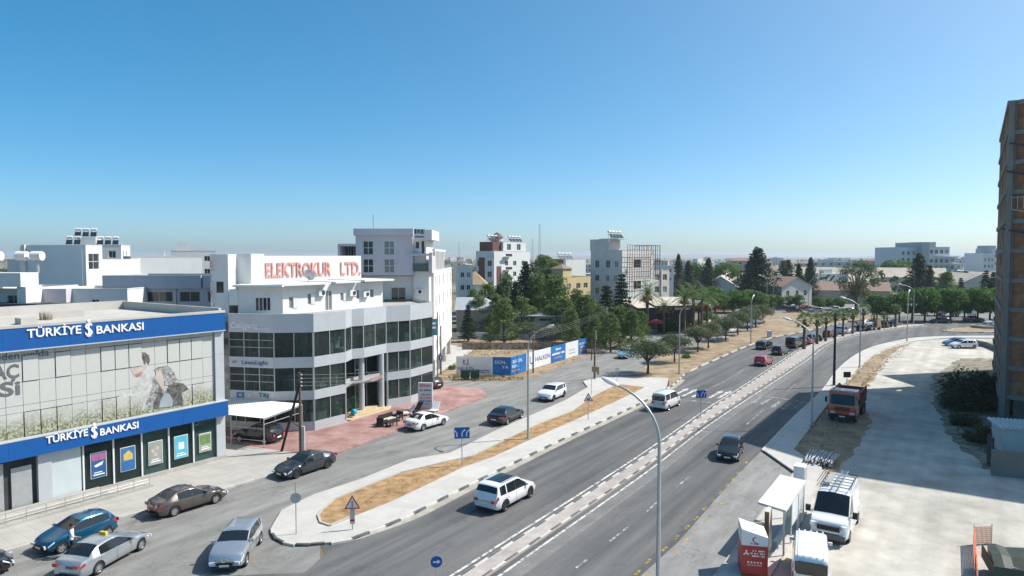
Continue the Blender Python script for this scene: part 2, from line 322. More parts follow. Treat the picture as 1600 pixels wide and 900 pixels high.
# kerb stones, painted in turn; every stone is a piece of the pavement it edges
def kerb_mesh(L, m): 
    b = MB(); x, y, z0, z1, c = L / 2 - .012, .09, -.02, KH + .018, .03
    b.add([(-x, -y, z0), (x, -y, z0), (x, y, z0), (-x, y, z0), (-x, -y, z1 - c), (x, -y, z1 - c), (x, y, z1 - c), (-x, y, z1 - c), (-x + .01, -y + c, z1), (x - .01, -y + c, z1), (x - .01, y - c, z1), (-x + .01, y - c, z1)],
          ((0, 1, 5, 4), (1, 2, 6, 5), (2, 3, 7, 6), (3, 0, 4, 7), (4, 5, 9, 8), (5, 6, 10, 9), (6, 7, 11, 10), (7, 4, 8, 11), (8, 9, 10, 11)))
    return b.mesh('kerb_stone', m)
KM = {}
def kerbs(parent, line, L=1.2, cols=('w', 'b'), s0=0, s1=1e9, off=.05, skip=()):
    for c in 'wbg':
        if (c, L) not in KM: KM[c, L] = kerb_mesh(L, {'w': M_kw, 'b': M_kb, 'g': M_kg}[c])
    pts = [Vector(p) for p in line]; acc = 0; nxt = s0 + L / 2; i = 0; k = 0
    for a, b in zip(pts, pts[1:]):
        d = b - a; l = d.length
        while nxt <= acc + l and nxt < s1:
            p = a + d * ((nxt - acc) / l); t = d.normalized(); n = Vector((-t.y, t.x, 0))
            if not any(q0 < nxt < q1 for q0, q1 in skip):
                o = place('kerb_stone', KM[cols[k % len(cols)], L], parent, (p.x + n.x * off, p.y + n.y * off, 0), math.atan2(t.y, t.x)); o.scale = (1, 1, random.uniform(.97, 1.05))
            nxt += L; k += 1
        acc += l
kerbs(isl_o, ISL_S[:18], .8, 'wbb'); kerbs(isl_o, ISL_S[18:66], 1.2, 'wb')
kerbs(strip_o, ISL_S[66:], 1.8, 'wwb')
kerbs(med_o, MEDL, 1.2, 'wb', s0=1.0, off=-.1); kerbs(med_o, MEDR, 1.2, 'wb', s0=.4, off=.1)
kerbs(bank_o, [far_left] + BANK_KERB, 1.5, 'g', s0=28, off=.05)
kerbs(sw_o, px((1241, 741), (1190, 705)), .8, 'b', off=-.05)
kerbs(sw_o, SWL, 1.6, 'w', off=-.05); kerbs(sw_o, px((1117, 902), (1130, 884), (1197, 793), (1241, 740)), 1.2, 'g', off=-.05)
kerbs(spl_o, spl + spl[:1], 1.6, 'wb', off=.05)
# kerb round the soil bed of the island
b = MB(); q = [p * (1 - KH / CAM_H) for p in dirt[-2:] + dirt[:9]]
for a_, b_ in zip(q, q[1:]): b.bar((a_.x, a_.y, KH + .03), (b_.x, b_.y, KH + .03), .14, .1)
b.build('bed_edging', M_kg, isl_o)

# road paint
M_wp = worn_paint('road_paint_white', (.62, .61, .58), .46); M_wpf = worn_paint('road_paint_faded', (.5, .49, .47), .53); M_yp = worn_paint('road_paint_yellow', (.5, .33, .08), .52, 3)
def stripe(name, a, b, w, m, z=.022):
    a, b = Vector(a), Vector(b); d = (b - a).normalized(); n = Vector((-d.y, d.x, 0)) * w / 2
    q = MB().quad(*[(p.x, p.y, z) for p in (a - n, b - n, b + n, a + n)]); o = q.build(name, m); o['kind'] = 'structure'; return o
for a_, b_ in (((900, 888), (918, 874)), ((953, 846), (981, 824)), ((1010, 800), (1027, 785)), ((1056, 762), (1077, 745)), ((1166, 664), (1193, 640)), ((1128, 599), (1143, 589)), ((1153, 583), (1162, 578)), ((1110, 607), (1124, 600)), ((1230, 612), (1243, 600))):
    stripe('lane_dash', W(*a_), W(*b_), .14, M_wpf)
def edge_line(line, off, z=.023, i0=0, i1=None, w=.16):
    b = MB(); pts = line[i0:i1]
    for a_, b_ in zip(pts, pts[1:]):
        d = (b_ - a_).normalized(); n = Vector((-d.y, d.x, 0))
        p = [a_ + n * (off - w / 2), b_ + n * (off - w / 2), b_ + n * (off + w / 2), a_ + n * (off + w / 2)]; b.quad(*[(v.x, v.y, z) for v in p])
    o = b.build('edge_line', M_wp); o['kind'] = 'structure'
edge_line(MEDL, .42); edge_line(MEDR, -.42)
M_dust = worn_paint('road_dust', (.34, .335, .32), .42, .5, .62, .3); M_dustf = worn_paint('road_dust_thin', (.30, .295, .285), .5, .5, .4, .3)
edge_line(MEDR, -.95, .0195, w=.9); edge_line(MEDR, -1.75, .0192, w=1.1); edge_line(MEDL, .9, .0194, w=.8)
for o_, m_ in zip(sorted([o for o in bpy.data.objects if o.name.startswith('edge_line')], key=lambda o: o.name)[-3:], (M_dust, M_dustf, M_dustf)): o_.name = 'dust_strip'; o_.data.materials.clear(); o_.data.materials.append(m_)
M_gut = mat('dusty_gutter', (.40, .37, .31), .9, .12, 1.2, .1, world=True, col2=(.47, .44, .38), dirt=.3)
b = MB()
for i_, (a_, b_) in enumerate(zip(ISL_S[22:62], ISL_S[23:63])):
    d = (b_ - a_).normalized(); n = Vector((d.y, -d.x, 0)); w0, w1 = .62 * min(1, i_ / 8), .62 * min(1, (i_ + 1) / 8); b.quad(*[(v.x, v.y, .0205) for v in (a_ - n * .1, b_ - n * .1, b_ + n * w1, a_ + n * w0)][::-1])
b.build('gutter', M_gut)['kind'] = 'structure'
stripe('stop_line', W(1060, 624), W(1120, 630.5), .35, M_wpf); stripe('stop_line', W(1180, 617), W(1262, 629), .3, M_wpf)
def arrow(p, L=4.2, w=.16, head=.55, m=M_wpf, d=U):
    d = Vector(d).normalized(); n = Vector((-d.y, d.x, 0)); p = Vector(p); b = MB()
    e = p + d * (L * .68)
    b.quad(*[(v.x, v.y, .024) for v in (p - n * w, e - n * w, e + n * w, p + n * w)])
    b.quad(*[(v.x, v.y, .024) for v in (e - n * head, p + d * L, e + n * head)]); o = b.build('lane_arrow', m); o['kind'] = 'structure'
for q in ((1052, 618), (1066, 619.5), (1082, 620.5), (1108, 622), (1122, 622.5)): arrow(W(*q), 5.2, .18, .4, M_wp)
for q in ((1175, 630), (1190, 632.5), (1206, 637), (1222, 640), (1240, 640)): arrow(W(*q) + U * 4, 4.2, .18, .4, M_wpf, -U)
for q in ((1172, 724), (1161, 740), (1153, 750), (1143, 760), (1133, 771), (1122, 784), (1109, 796), (1095, 812), (1081, 826), (1065, 842), (1047, 860), (1021, 880), (1005, 897)):
    for s in (-.3, .3): stripe('yellow_dash', W(*q) + N * s - U * .35, W(*q) + N * s + U * .35, .17, M_yp)
for q in ((612, 706), (372, 758), (1003, 548)):      # manhole covers
    p = W(*q); MB().lathe([(0, .018), (.34, .018), (.36, .012), (.42, .0125)], 20, c=(p.x, p.y, 0)).build('manhole_cover', mat('cast_iron', (.16, .15, .14), .7, .2, 9))['kind'] = 'structure'
# ================================================================ VEHICLES
G_car = glass('car_glass', (.012, .016, .018), .03, .7)
M_tyre = mat('tyre_rubber', (.022, .022, .023), .85, .2, 12)
M_alloy = mat('alloy_rim', (.55, .56, .57), .3, .05, 8, metal=.8)
M_alloyd = mat('dark_rim', (.07, .07, .075), .35, .1, 8, metal=.6)
M_blk = mat('black_trim', (.02, .02, .021), .55, .2, 10)
M_chrome = mat('chrome_trim', (.7, .71, .72), .18, .03, 8, metal=1)
M_lampc = mat('headlamp_lens', (.62, .66, .70), .12, .1, 14, spec=.8, coat=1)
M_lampr = mat('tail_lamp_lens', (.36, .012, .016), .18, .15, 14, spec=.7, coat=1)
M_amber = mat('amber_lens', (.75, .28, .03), .2, .1, 10)
M_plate = mat('number_plate', (.75, .74, .68), .5, .05, 8)
M_plater = mat('red_plate', (.5, .05, .06), .5, .05, 8)
def paint(name, col, metal=.25, rough=.32): return mat('paint_' + name, col, rough, .04, 1.5, metal=metal, coat=1.0, spec=.5)
WHEELS = {}
def wheel_meshes(style):
    if style in WHEELS: return WHEELS[style]
    M = Matrix.Rotation(R(90), 3, 'X')              # wheel axis along y, outer face towards -y before turning
    t = MB().lathe([(.62, -.30), (.86, -.34), (.97, -.27), (1, -.12), (1, .12), (.97, .27), (.86, .34), (.62, .30)], 24, M).mesh('tyre', M_tyre, 40)
    b = MB(); b.lathe([(.64, .27), (.64, .20), (.60, .12), (.2, .10), (0, .10)], 24, M)
    sp = {'five': 5, 'ten': 10, 'dark': 7, 'steel': 14}[style]
    for i in range(sp):
        a = i * 2 * math.pi / sp; w = .24 if sp < 8 else .12
        for q in ((-1, 1) if sp == 5 else (0,)):
            d = Vector((math.cos(a + q * .12), 0, math.sin(a + q * .12))); b.bar(d * .08 + Vector((0, -.20, 0)), d * .63 + Vector((0, -.235, 0)), w * .55 if sp == 5 else w, .07, up=(0, 1, 0))
    b.lathe([(.17, .18), (.15, .25), (0, .26)], 10, M)
    b.lathe([(.60, .24), (.66, .31), (.68, .27)], 24, M)
    r = b.mesh('rim', M_alloyd if style == 'dark' else M_alloy, 35)
    WHEELS[style] = (t, r); return t, r
def interp(tab, x):
    if x <= tab[0][0]: return tab[0][1]
    for (a, b), (c, d) in zip(tab, tab[1:]):
        if x <= c: return b + (d - b) * (x - a) / (c - a + 1e-9)
    return tab[-1][1]
def soft(tab, x, k=.07): return sum(interp(tab, x + q * k) for q in (-1, -.5, 0, .5, 1)) / 5
class Car:
    """Body of one car as a lofted shell: stations along x (front is +x), nine rows from sill to roof centre."""
    def __init__(s, L, W, H, wb, rw, fo, top, belt, wind, rear, spans, roofw=.72, low=.2, pw=.105):
        s.L, s.W, s.H, s.wb, s.rw, s.top, s.belt = L, W, H, wb, rw, top, belt
        s.wind, s.rear, s.spans, s.roofw, s.low, s.pw = wind, rear, spans, roofw, low, pw
        s.xf = L / 2 - fo; s.xr = s.xf - wb
    def w(s, x):
        e = s.L / 2; t = max(0, (abs(x) - (e - 1.0)) / 1.0); return s.W / 2 * (1 - .03 * t - s.pw * t ** 3.2)
    def zlow(s, x):
        e = s.L / 2; z = s.low + .1 * max(0, (abs(x) - (e - .5)) / .5) ** 2
        for c in (s.xf, s.xr):
            q = s.rw * 1.17
            if abs(x - c) < q: z = max(z, s.rw * .98 + math.sqrt(q * q - (x - c) ** 2))
        return z
    def sec(s, x):
        w = s.w(x); zt = soft(s.top, x); zb = min(soft(s.belt, x), zt - .03); zl = min(s.zlow(x), zb - .1); wr = s.W / 2 * s.roofw
        ys = lambda z: w * .95 - max(0, (w * .95 - wr)) * max(0, (z - zb)) / max(.2, s.H - zb)
        z5 = zb + (zt - zb) * .84; z6 = zb + (zt - zb) * .965
        a = max(s.low, zl) if zl <= s.low + .15 else zl
        rows = [(w * (.90 if zl < s.low + .15 else .985), zl), (w * .985, zl + min(.1, (zb - zl) * .2)), (w, zl + (zb - zl) * .5), (w * .99, zb - (zb - zl) * .16), (w * .95, zb), (ys(z5), z5), (ys(zt) * .955, z6), (ys(zt) * .62, zt + .012), (0, zt + .03)]
        bow = .10 * max(0, (abs(x) - (s.L / 2 - .6)) / .6) * (1 if x > 0 else -1)
        return [Vector((x - bow * (y / w) ** 2 * 1.3, y, z)) for y, z in rows]
    def P(s, x, r, side=1):
        q = s.sec(x); i = min(int(r), 7); p = q[i].lerp(q[i + 1], r - i); return Vector((p.x, p.y * side, p.z))
    def stations(s):
        e = s.L / 2; k = {-e, e, -e + .05, e - .05, -e + .14, e - .14, -e + .28, e - .28, *s.wind, *s.rear}
        for a, b in s.spans: k |= {a, b}
        for c in (s.xf, s.xr):
            for q in (-1.18, -1.12, -1, -.8, -.5, -.2, .2, .5, .8, 1, 1.12, 1.18): k.add(c + q * s.rw)
        for i in range(int(s.L / .22)): k.add(-e + .22 * i)
        k = sorted(q for q in k if -e <= q <= e); out = [k[0]]
        for q in k[1:]:
            if q - out[-1] > .018: out.append(q)
        out[-1] = e; return out
    def kind(s, x, r):
        if r >= 6 and s.wind[0] < x < s.wind[1]: return 'windscreen'
        if r >= 6 and s.rear[0] < x < s.rear[1]: return 'rear_window'
        if r == 4 and any(a < x < b for a, b in s.spans): return 'side_window'
        return 'body'
    def build(s, root, pm, gm=None, detail=2):
        xs = s.stations(); secs = [s.sec(x) for x in xs]; body = MB(); gl = {}
        for i in range(len(xs) - 1):
            xm = (xs[i] + xs[i + 1]) / 2
            for r in range(8):
                k = s.kind(xm, r)
                for sd in (1, -1):
                    q = [secs[i][r], secs[i + 1][r], secs[i + 1][r + 1], secs[i][r + 1]]; q = [Vector((p.x, p.y * sd, p.z)) for p in q]
                    if sd > 0: q = q[::-1]
                    key = k if k != 'side_window' else (k, sd, [n for n, (a, b) in enumerate(s.spans) if a < xm < b][0])
                    (body if k == 'body' else gl.setdefault(key, MB())).quad(*q)
        for S, fl in ((secs[0], 1), (secs[-1], 0)):
            for r in range(8):
                q = [S[r], S[r + 1], Vector((S[r + 1].x, -S[r + 1].y, S[r + 1].z)), Vector((S[r].x, -S[r].y, S[r].z))]
                body.quad(*(q if fl else q[::-1]))
        def weld(mb, name, m, ang):
            me = mb.mesh(name, m); bm = bmesh.new(); bm.from_mesh(me); bmesh.ops.remove_doubles(bm, verts=bm.verts, dist=.0006)
            bmesh.ops.recalc_face_normals(bm, faces=bm.faces) if name == 'body' else None
            bm.to_mesh(me); bm.free(); me.polygons.foreach_set('use_smooth', [True] * len(me.polygons)); me.set_sharp_from_angle(angle=R(ang)); return me
        bo = place('body', weld(body, 'body', pm, 38), root)
        for k, mb in gl.items(): place(k if isinstance(k, str) else k[0], weld(mb, 'pane', gm or G_car, 60), root)
        b = MB(); b.b2((-s.L / 2 + .35, -s.W * .36, .2), (s.L / 2 - .35, s.W * .36, s.belt[0][1] - .16)); b.build('underbody', M_blk, root)
        return bo
    def patch(s, x0, x1, r0, r1, side, off, nx=4, nr=3):
        g = []
        for i in range(nx + 1):
            for j in range(nr + 1):
                x = x0 + (x1 - x0) * i / nx; r = r0 + (r1 - r0) * j / nr; p = s.P(x, r, 1)
                a = s.P(min(x + .02, s.L / 2), r) - s.P(x - .02, r); b = s.P(x, min(r + .1, 8)) - s.P(x, r - .1 if r > .1 else r); n = a.cross(b)
                n = n.normalized() if n.length > 1e-9 else Vector((0, 1, 0))
                if n.y < 0 and r < 6: n = -n
                if r >= 6 and n.z < 0: n = -n
                p = p + n * off; g.append(Vector((p.x, p.y * side, p.z)))
        k = nr + 1
        return g, [(i * k + j, (i + 1) * k + j, (i + 1) * k + j + 1, i * k + j + 1) for i in range(nx) for j in range(nr)]
    def decal(s, root, name, m, x0, x1, r0, r1, off=.006, sides=(1, -1), nx=4, nr=3, joined=False):
        if joined:
            b = MB()
            for sd in sides: b.add(*s.patch(x0, x1, r0, r1, sd, off, nx, nr))
            return b.build(name, m, root, 60)
        return [MB().add(*s.patch(x0, x1, r0, r1, sd, off, nx, nr)).build(name, m, root, 60) for sd in sides]
    def wheels(s, root, style, steer=0):
        t, r = wheel_meshes(style)
        for x in (s.xf, s.xr):
            for sd in (1, -1):
                o = place('wheel', t, root, (x, sd * (s.W / 2 - .125), s.rw), (math.pi if sd > 0 else 0) + (steer if x == s.xf else 0)); o.scale = (s.rw, s.rw * 1.0 / .34 * .115 / .34 * 1.0 if False else .34, s.rw); place('rim', r, o)
def sedan(L=4.6, W=1.78, H=1.46, wb=2.7, rw=.32, fo=.88, coupe=False):
    e = L / 2; xw = e - 1.42; xr0 = xw - .82; xr1 = -e + (1.45 if coupe else 1.38); xb = -e + (.42 if coupe else .58)
    top = [(-e, .78), (-e + .04, .90), (-e + .12, 1.0 if not coupe else .98), (xb, 1.045), (xr1 - .35, H - .17), (xr1, H - .05), (xr1 + .5, H), (xr0 - .25, H - .005), (xr0, H - .05), (xw, .965), (e - .75, .88), (e - .22, .74), (e - .05, .60), (e, .50)]
    belt = [(-e, .80), (-e + .2, .93), (xb, .965), (xr1, .945), (0, .92), (xw, .90), (e - .5, .76), (e, .52)]
    bp = (xw + xr1) / 2 - .12
    return Car(L, W, H, wb, rw, fo, top, belt, (xr0 + .02, xw - .05), (xb + .06, xr1 - .03), [(bp + .05, xw - .12), (xr1 - .12, bp - .05)], .70)
def hatch(L=4.0, W=1.72, H=1.5, wb=2.5, rw=.31, fo=.80, suv=False):
    e = L / 2; xw = e - (1.25 if suv else 1.12); xr0 = xw - .78; xr1 = -e + (.42 if suv else .5); xb = -e + (.16 if suv else .2); hb = 1.05 if not suv else 1.14
    top = [(-e, .7), (-e + .03, .95), (-e + .1, hb), (xb, hb + .03), (xr1, H - .08), (xr1 + .4, H - .02), (-.1, H), (xr0 - .2, H - .01), (xr0, H - .06), (xw, hb - .01), (e - .6, hb - .14 if suv else .86), (e - .2, hb - .24 if suv else .74), (e - .05, .66 if suv else .6), (e, .52)]
    belt = [(-e, .78), (-e + .15, hb - .02), (xr1, hb - .03), (0, hb - .09), (xw, hb - .11), (e - .4, .78 if not suv else .88), (e, .54)]
    bp = xr0 - .55
    sp = [(bp + .05, xw - .1), (bp - .95, bp - .05)]
    if bp - 1.03 - (xr1 + .12) > .22: sp.append((xr1 + .12, bp - 1.03))
    return Car(L, W, H, wb, rw, fo, top, belt, (xr0 + .02, xw - .05), (xb + .05, xr1 - .02), sp, .74 if not suv else .76, .2 if not suv else .26)
def van(L=4.4, W=1.7, H=1.85, wb=2.73, rw=.3, fo=.75, hood=.75, side=2, roofw=.82, low=.24, rake=.62, hbf=.62):
    e = L / 2; xw = e - hood; xr0 = xw - rake; hb = hbf * H
    top = [(-e, .8), (-e + .02, hb), (-e + .10, H - .1), (-e + .25, H - .01), (0, H), (xr0 - .2, H - .01), (xr0, H - .08), (xw, hb - .0), (e - hood * .5, hb - .12), (e - .12, hb - .26), (e - .03, .66), (e, .55)]
    belt = [(-e, .8), (-e + .05, hb - .02), (0, hb - .04), (xw, hb - .06), (e - .3, hb - .26), (e, .57)]
    sp = [(xr0 - .55, xw - .08)]
    if side >= 1: sp.append((xr0 - 1.5, xr0 - .65))
    if side >= 2: sp.append((-e + .25, xr0 - 1.6))
    return Car(L, W, H, wb, rw, fo, top, belt, (xr0 + .02, xw - .05), (-e + .024, -e + .099), sp, roofw, low, pw=.08)
def dress(c, root, style='five', plate=M_plate, pm=None, grille=True, detail=2, rearglass=False, steer=0, lampr=True):
    e = c.L / 2; c.wheels(root, style, steer)
    c.decal(root, 'headlight', M_lampc, e - .40, e - .03, 3.05, 3.85, .010)
    if lampr: c.decal(root, 'tail_light', M_lampr, -e + .012, -e + .30, 2.75, 3.85, .010)
    zf = soft(c.belt, e); b = MB()
    zz = c.sec(e)[4].z; yy = c.sec(e)[3].y
    if grille: b.box((e - .012, 0, zz - .04), (.06, yy * 1.05, .13)); b.build('grille', M_blk, root); b = MB()
    zr = c.sec(-e)[4].z; yr = c.sec(-e)[3].y
    for sd in (1, -1):
        MB().box((e - .035, sd * yy * .80, zz - .0), (.09, yy * .34, .12), -sd * .22).build('headlight', M_lampc, root)
        if lampr: MB().box((-e + .02, sd * yr * .80, min(.86, zr + .02)), (.07, yr * .30, .17), sd * .12).build('tail_light', M_lampr, root)
    b.box((e - .02, 0, .31), (.07, yy * 1.5, .12)); b.build('air_intake', M_blk, root)
    MB().box((e + .012, 0, .43), (.03, .48, .11)).build('number_plate', M_plate, root)
    MB().box((-e - .012, 0, .62 if c.H < 1.7 else .72), (.03, .5, .12)).build('number_plate', plate, root)
    MB().box((-e + .01, 0, .33), (.08, c.W * .62, .1)).build('rear_bumper_trim', M_blk, root)
    if rearglass:
        yb = c.sec(-e)[4].y
        MB().b2((-e - .012, -yb * .88, c.H * .60), (-e + .05, yb * .88, c.H * .88)).build('rear_window', G_car, root)
    c.decal(root, 'sill', M_blk, c.xr + c.rw * 1.2, c.xf - c.rw * 1.2, .02, .75, .005)
    if detail > 1:
        for sd in (1, -1):
            p = c.P(c.wind[1] - .12, 4.1, sd); b = MB()
            b.box((p.x, p.y + sd * .11, p.z + .07), (.12, .2, .14)); b.bar((p.x, p.y - sd * .02, p.z), (p.x, p.y + sd * .05, p.z + .04), .05)
            b.build('wing_mirror', pm or M_blk, root)
        for i, (a, q) in enumerate(c.spans[:2]):
            for x in ((a - .05,) if i == 0 else (a + .02, )):
                c.decal(root, 'door_seam', M_blk, x - .007, x + .007, 1.0, 4, .003, nx=1, nr=6)
            c.decal(root, 'door_handle', M_blk if pm is None else pm, a + .05, a + .22, 3.35, 3.6, .022, nx=2, nr=1)
        c.decal(root, 'door_seam', M_blk, c.spans[0][1] - .06, c.spans[0][1] - .045, 1.0, 3.9, .003, nx=1, nr=6)
        if len(c.spans) > 1: c.decal(root, 'pillar_trim', M_blk, c.spans[1][1], c.spans[0][0], 4.03, 4.97, .004, nx=1)
def car(name, label, cat, loc, head, c, pm, style='five', group=None, plate=M_plate, detail=2, rearglass=False, gm=None, steer=0, lampr=True):
    root = thing(name, label, cat, (loc[0], loc[1], .014), head, group)
    c.build(root, pm, gm, detail); dress(c, root, style, plate, pm if detail > 1 else None, detail=detail, rearglass=rearglass, steer=steer, lampr=lampr); return root
def hd(dx, dy): return math.atan2(dy, dx)
HU = math.atan2(U.y, U.x); HD = HU + math.pi
def mid(a, b): return (Vector(a) + Vector(b)) / 2
P_white = paint('white', (.74, .745, .75), 0, .3); P_black = paint('black', (.008, .009, .011), .2, .22); P_silver = paint('silver', (.50, .53, .56), .7, .3)
P_brown = paint('brown', (.115, .10, .088), .55, .3); P_teal = paint('teal', (.005, .10, .20), .5, .28); P_grey = paint('grey', (.055, .062, .073), .55, .3)
P_red = paint('red', (.42, .025, .035), .15); P_lblue = paint('light_blue', (.22, .40, .50), .3); P_blue = paint('blue', (.05, .16, .36), .3); P_dred = paint('dark_red', (.22, .015, .025), .2)
P_orange = paint('orange', (.62, .10, .03), 0, .4)
def wm(front, back, side_off, f=None):      # centre from the ground points of two wheels on one side
    f, b = Vector(front), Vector(back); return f, b
def park(name, label, cat, pw_front, pw_rear, c, pm, near=1, **k):
    """near: +1 if the surveyed wheels are on the car's left side, -1 right side"""
    f, b = W(*pw_front), W(*pw_rear); d = (f - b).normalized(); n = Vector((-d.y, d.x, 0))
    m = (f + b) / 2 - n * near * (c.W / 2 - .08); m = m - d * ((c.xf + c.xr) / 2)
    return car(name, label, cat, m, math.atan2(d.y, d.x), c, pm, **k)
# --- parked and moving cars close by
park('hatchback_car', 'teal blue hatchback parked at the kerb before the bank, nose towards the lower left', 'car', (93, 866), (172, 838), hatch(3.95, 1.7, 1.48, 2.49, .3, .78), P_teal, near=1)
taxi = park('taxi', 'silver saloon taxi with yellow roof sign beside the teal hatchback', 'taxi', (219, 861), (155, 897), sedan(4.85, 1.83, 1.46, 2.87, .33, .86), P_silver, near=-1, style='ten')
b = MB(); b.box((-.05, 0, 1.53), (.16, .42, .13)); b.box((-.05, 0, 1.60), (.12, .34, .05)); b.build('roof_sign', mat('taxi_yellow', (.75, .48, .03), .4, .1, 8), taxi)
park('saloon_car', 'bronze brown saloon parked along the bank pavement', 'car', (337, 787), (273, 807), sedan(4.62, 1.78, 1.46, 2.7, .32, .9), P_brown, near=-1, plate=M_plater)
suv = car('suv', 'silver compact SUV driving towards the viewer left of the island tip', 'car', W(371, 868), hd(.10, -1), hatch(4.4, 1.8, 1.49, 2.7, .34, .88, True), P_silver, style='ten')
MB().lathe([(.11, 0), (.13, .012), (.10, .024), (.09, .012), (.11, 0)], 16, Matrix.Rotation(R(90), 3, 'Y'), (2.225, 0, .72)).build('grille_emblem', M_chrome, suv)
b = MB()
for z in (.66, .74): b.box((2.225, 0, z), (.03, .9, .025))
b.build('grille_bar', M_chrome, suv)
park('coupe_car', 'dark grey sporty fastback parked by the red plaza below the leaning pole', 'car', (464, 748), (512, 732), sedan(4.75, 1.86, 1.4, 2.83, .35, .9, True), P_grey, near=1, style='dark')
park('saloon_car', 'white saloon parked at the red plaza beside the pylon sign', 'car', (691, 665), (663, 673), sedan(4.55, 1.82, 1.47, 2.65, .32, .9), P_white, near=-1, plate=M_plater)
park('saloon_car', 'black saloon driving up the service road', 'car', (815, 653.5), (792, 664), sedan(4.85, 1.86, 1.47, 2.87, .33, .86), P_black, near=-1, style='ten')
x4 = park('suv', 'white coupe SUV coming down the service road', 'car', (864, 628), (882, 620), hatch(4.67, 1.9, 1.62, 2.81, .37, .86, True), P_white, near=1, style='dark')
car('hatchback_car', 'black car under the carport roof, tail lights to the plaza', 'car', W(404, 690), hd(-.86, .3), hatch(4.3, 1.8, 1.6, 2.6, .34, .85, True), P_black)
car('hatchback_car', 'black car half hidden behind the showroom corner', 'car', W(668, 606), hd(-.75, .65), hatch(4.2, 1.76, 1.5, 2.55, .32, .85), P_black)
car('hatchback_car', 'light blue small car coming round the first olive tree', 'car', W(977, 559), hd(-.45, -.89), hatch(3.8, 1.66, 1.5, 2.4, .3, .75), P_lblue)
car('saloon_car', 'black car cut off by the left edge of the picture', 'car', W(-64, 906), hd(.75, .63), hatch(4.3, 1.8, 1.47, 2.6, .33, .85), P_black)
ml = park('suv', 'white SUV with black glass roof driving away on the main road', 'car', (828, 778), (789, 799.5), hatch(4.8, 1.93, 1.78, 2.92, .38, .86, True), P_white, near=-1, style='dark')
mlc = hatch(4.8, 1.93, 1.78, 2.92, .38, .86, True)
mlc.decal(ml, 'glass_roof', G_car, -1.45, .42, 6.55, 8, .012, nx=8, joined=True)
b = MB()
for s in (-1, 1): b.tube([(-1.6, s * .70, 1.72), (-1.45, s * .71, 1.80), (.2, s * .71, 1.81), (.4, s * .70, 1.74)], .022, 6)
b.build('roof_rail', M_chrome, ml)
nv = car('minivan', 'small white van driving away near the zebra markings', 'van', W(1041, 637), HU - .02, van(4.4, 1.7, 1.86, 2.73, .3, .75, .85, 2), P_white, style='steel', rearglass=True)
car('hatchback_car', 'black hatchback coming down the right carriageway', 'car', W(1141, 713), hd(-.42, -.9), hatch(3.9, 1.7, 1.5, 2.46, .31, .78), P_black, style='ten')
car('hatchback_car', 'red hatchback driving away on the main road', 'car', W(1193, 570), hd(.60, .8), hatch(4.3, 1.78, 1.46, 2.62, .32, .85), P_red)
car('estate_car', 'black estate car in the kerb lane before the palm row', 'car', W(1194, 545), hd(.62, .78), hatch(4.5, 1.8, 1.48, 2.7, .32, .9, True), P_black)
car('hatchback_car', 'black hatchback behind the red one near the first palm', 'car', W(1219, 553.5), hd(.64, .77), hatch(4.1, 1.76, 1.5, 2.55, .32, .82), P_black)
gw = car('off_roader', 'boxy black off-roader with spare wheel beside the first palm', 'car', W(1241, 543), hd(.66, .75), van(4.5, 1.85, 1.95, 2.85, .40, .75, 1.25, 2, .88, .38), P_black, rearglass=True)
t_, r_ = wheel_meshes('five'); o = place('spare_wheel', t_, gw, (-2.38, 0, 1.02), R(-90)); o.scale = (.36, .3, .36)
# queue round the bend, beside the palms
for (p, c, pm, lab, nm) in (
    ((1258, 538), sedan(), P_red, 'red saloon at the front row of palms, queueing', 'saloon_car'),
    ((1273, 534), hatch(4.2, 1.76, 1.5, 2.55, .32, .8), P_black, 'black hatchback queueing behind the second and third palms', 'hatchback_car'),
    ((1297, 527), hatch(4.0, 1.7, 1.5), P_dred, 'dark red hatchback queueing by the middle palms', 'hatchback_car'),
    ((1318, 522), hatch(4.6, 1.85, 1.7, 2.7, .36, .86, True), P_white, 'white SUV queueing by the middle palms', 'suv'),
    ((1385, 512), hatch(4.2, 1.76, 1.5), P_black, 'black hatchback ahead of the tow truck', 'hatchback_car'),
    ((1400, 508.5), sedan(), P_grey, 'dark saloon first in the queue at the junction', 'saloon_car')):
    car(nm, lab, 'car', W(*p), hd(.74, .67), c, pm, group='cars queueing beside the palms', detail=1)
for (p, h, c, pm, lab, nm) in (
    ((1470, 505), hd(-1, .05), sedan(4.8, 1.85, 1.45, 2.85, .33), P_black, 'black saloon crossing the far junction', 'saloon_car'),
    ((1521, 502), hd(1, 0), sedan(4.6, 1.8, 1.46), P_dred, 'dark red saloon at the far kerb right of the black one', 'saloon_car'),
    ((1553, 509), hd(-1, 0), hatch(4.4, 1.8, 1.55, 2.6, .33, .85, True), P_white, 'white car at the far junction beside the brick tower', 'hatchback_car'),
    ((1025, 515), hd(1, -.12), sedan(4.7, 1.83, 1.46, 2.8), P_white, 'white saloon turning in front of the restaurant', 'saloon_car'),
    ((1494, 540.5), hd(-1, .12), hatch(4.2, 1.78, 1.5), P_blue, 'blue hatchback parked on the gravel lot behind the white one', 'hatchback_car'),
    ((1505, 544), hd(-1, -.02), hatch(4.45, 1.75, 1.5, 2.7, .31, .9), P_white, 'white hatchback parked on the gravel lot', 'hatchback_car'),
    ((1140, 520), hd(.8, .6), sedan(), P_white, 'white saloon parked behind the olive trees, nearest of three', 'saloon_car'),
    ((1165, 512), hd(.8, .6), hatch(), P_silver, 'silver hatchback parked behind the olive trees, middle of three', 'hatchback_car'),
    ((1183, 506), hd(.8, .6), sedan(), P_silver, 'silver saloon parked behind the olive trees, farthest of three', 'saloon_car')):
    car(nm, lab, 'car', W(*p), h, c, pm, detail=1)
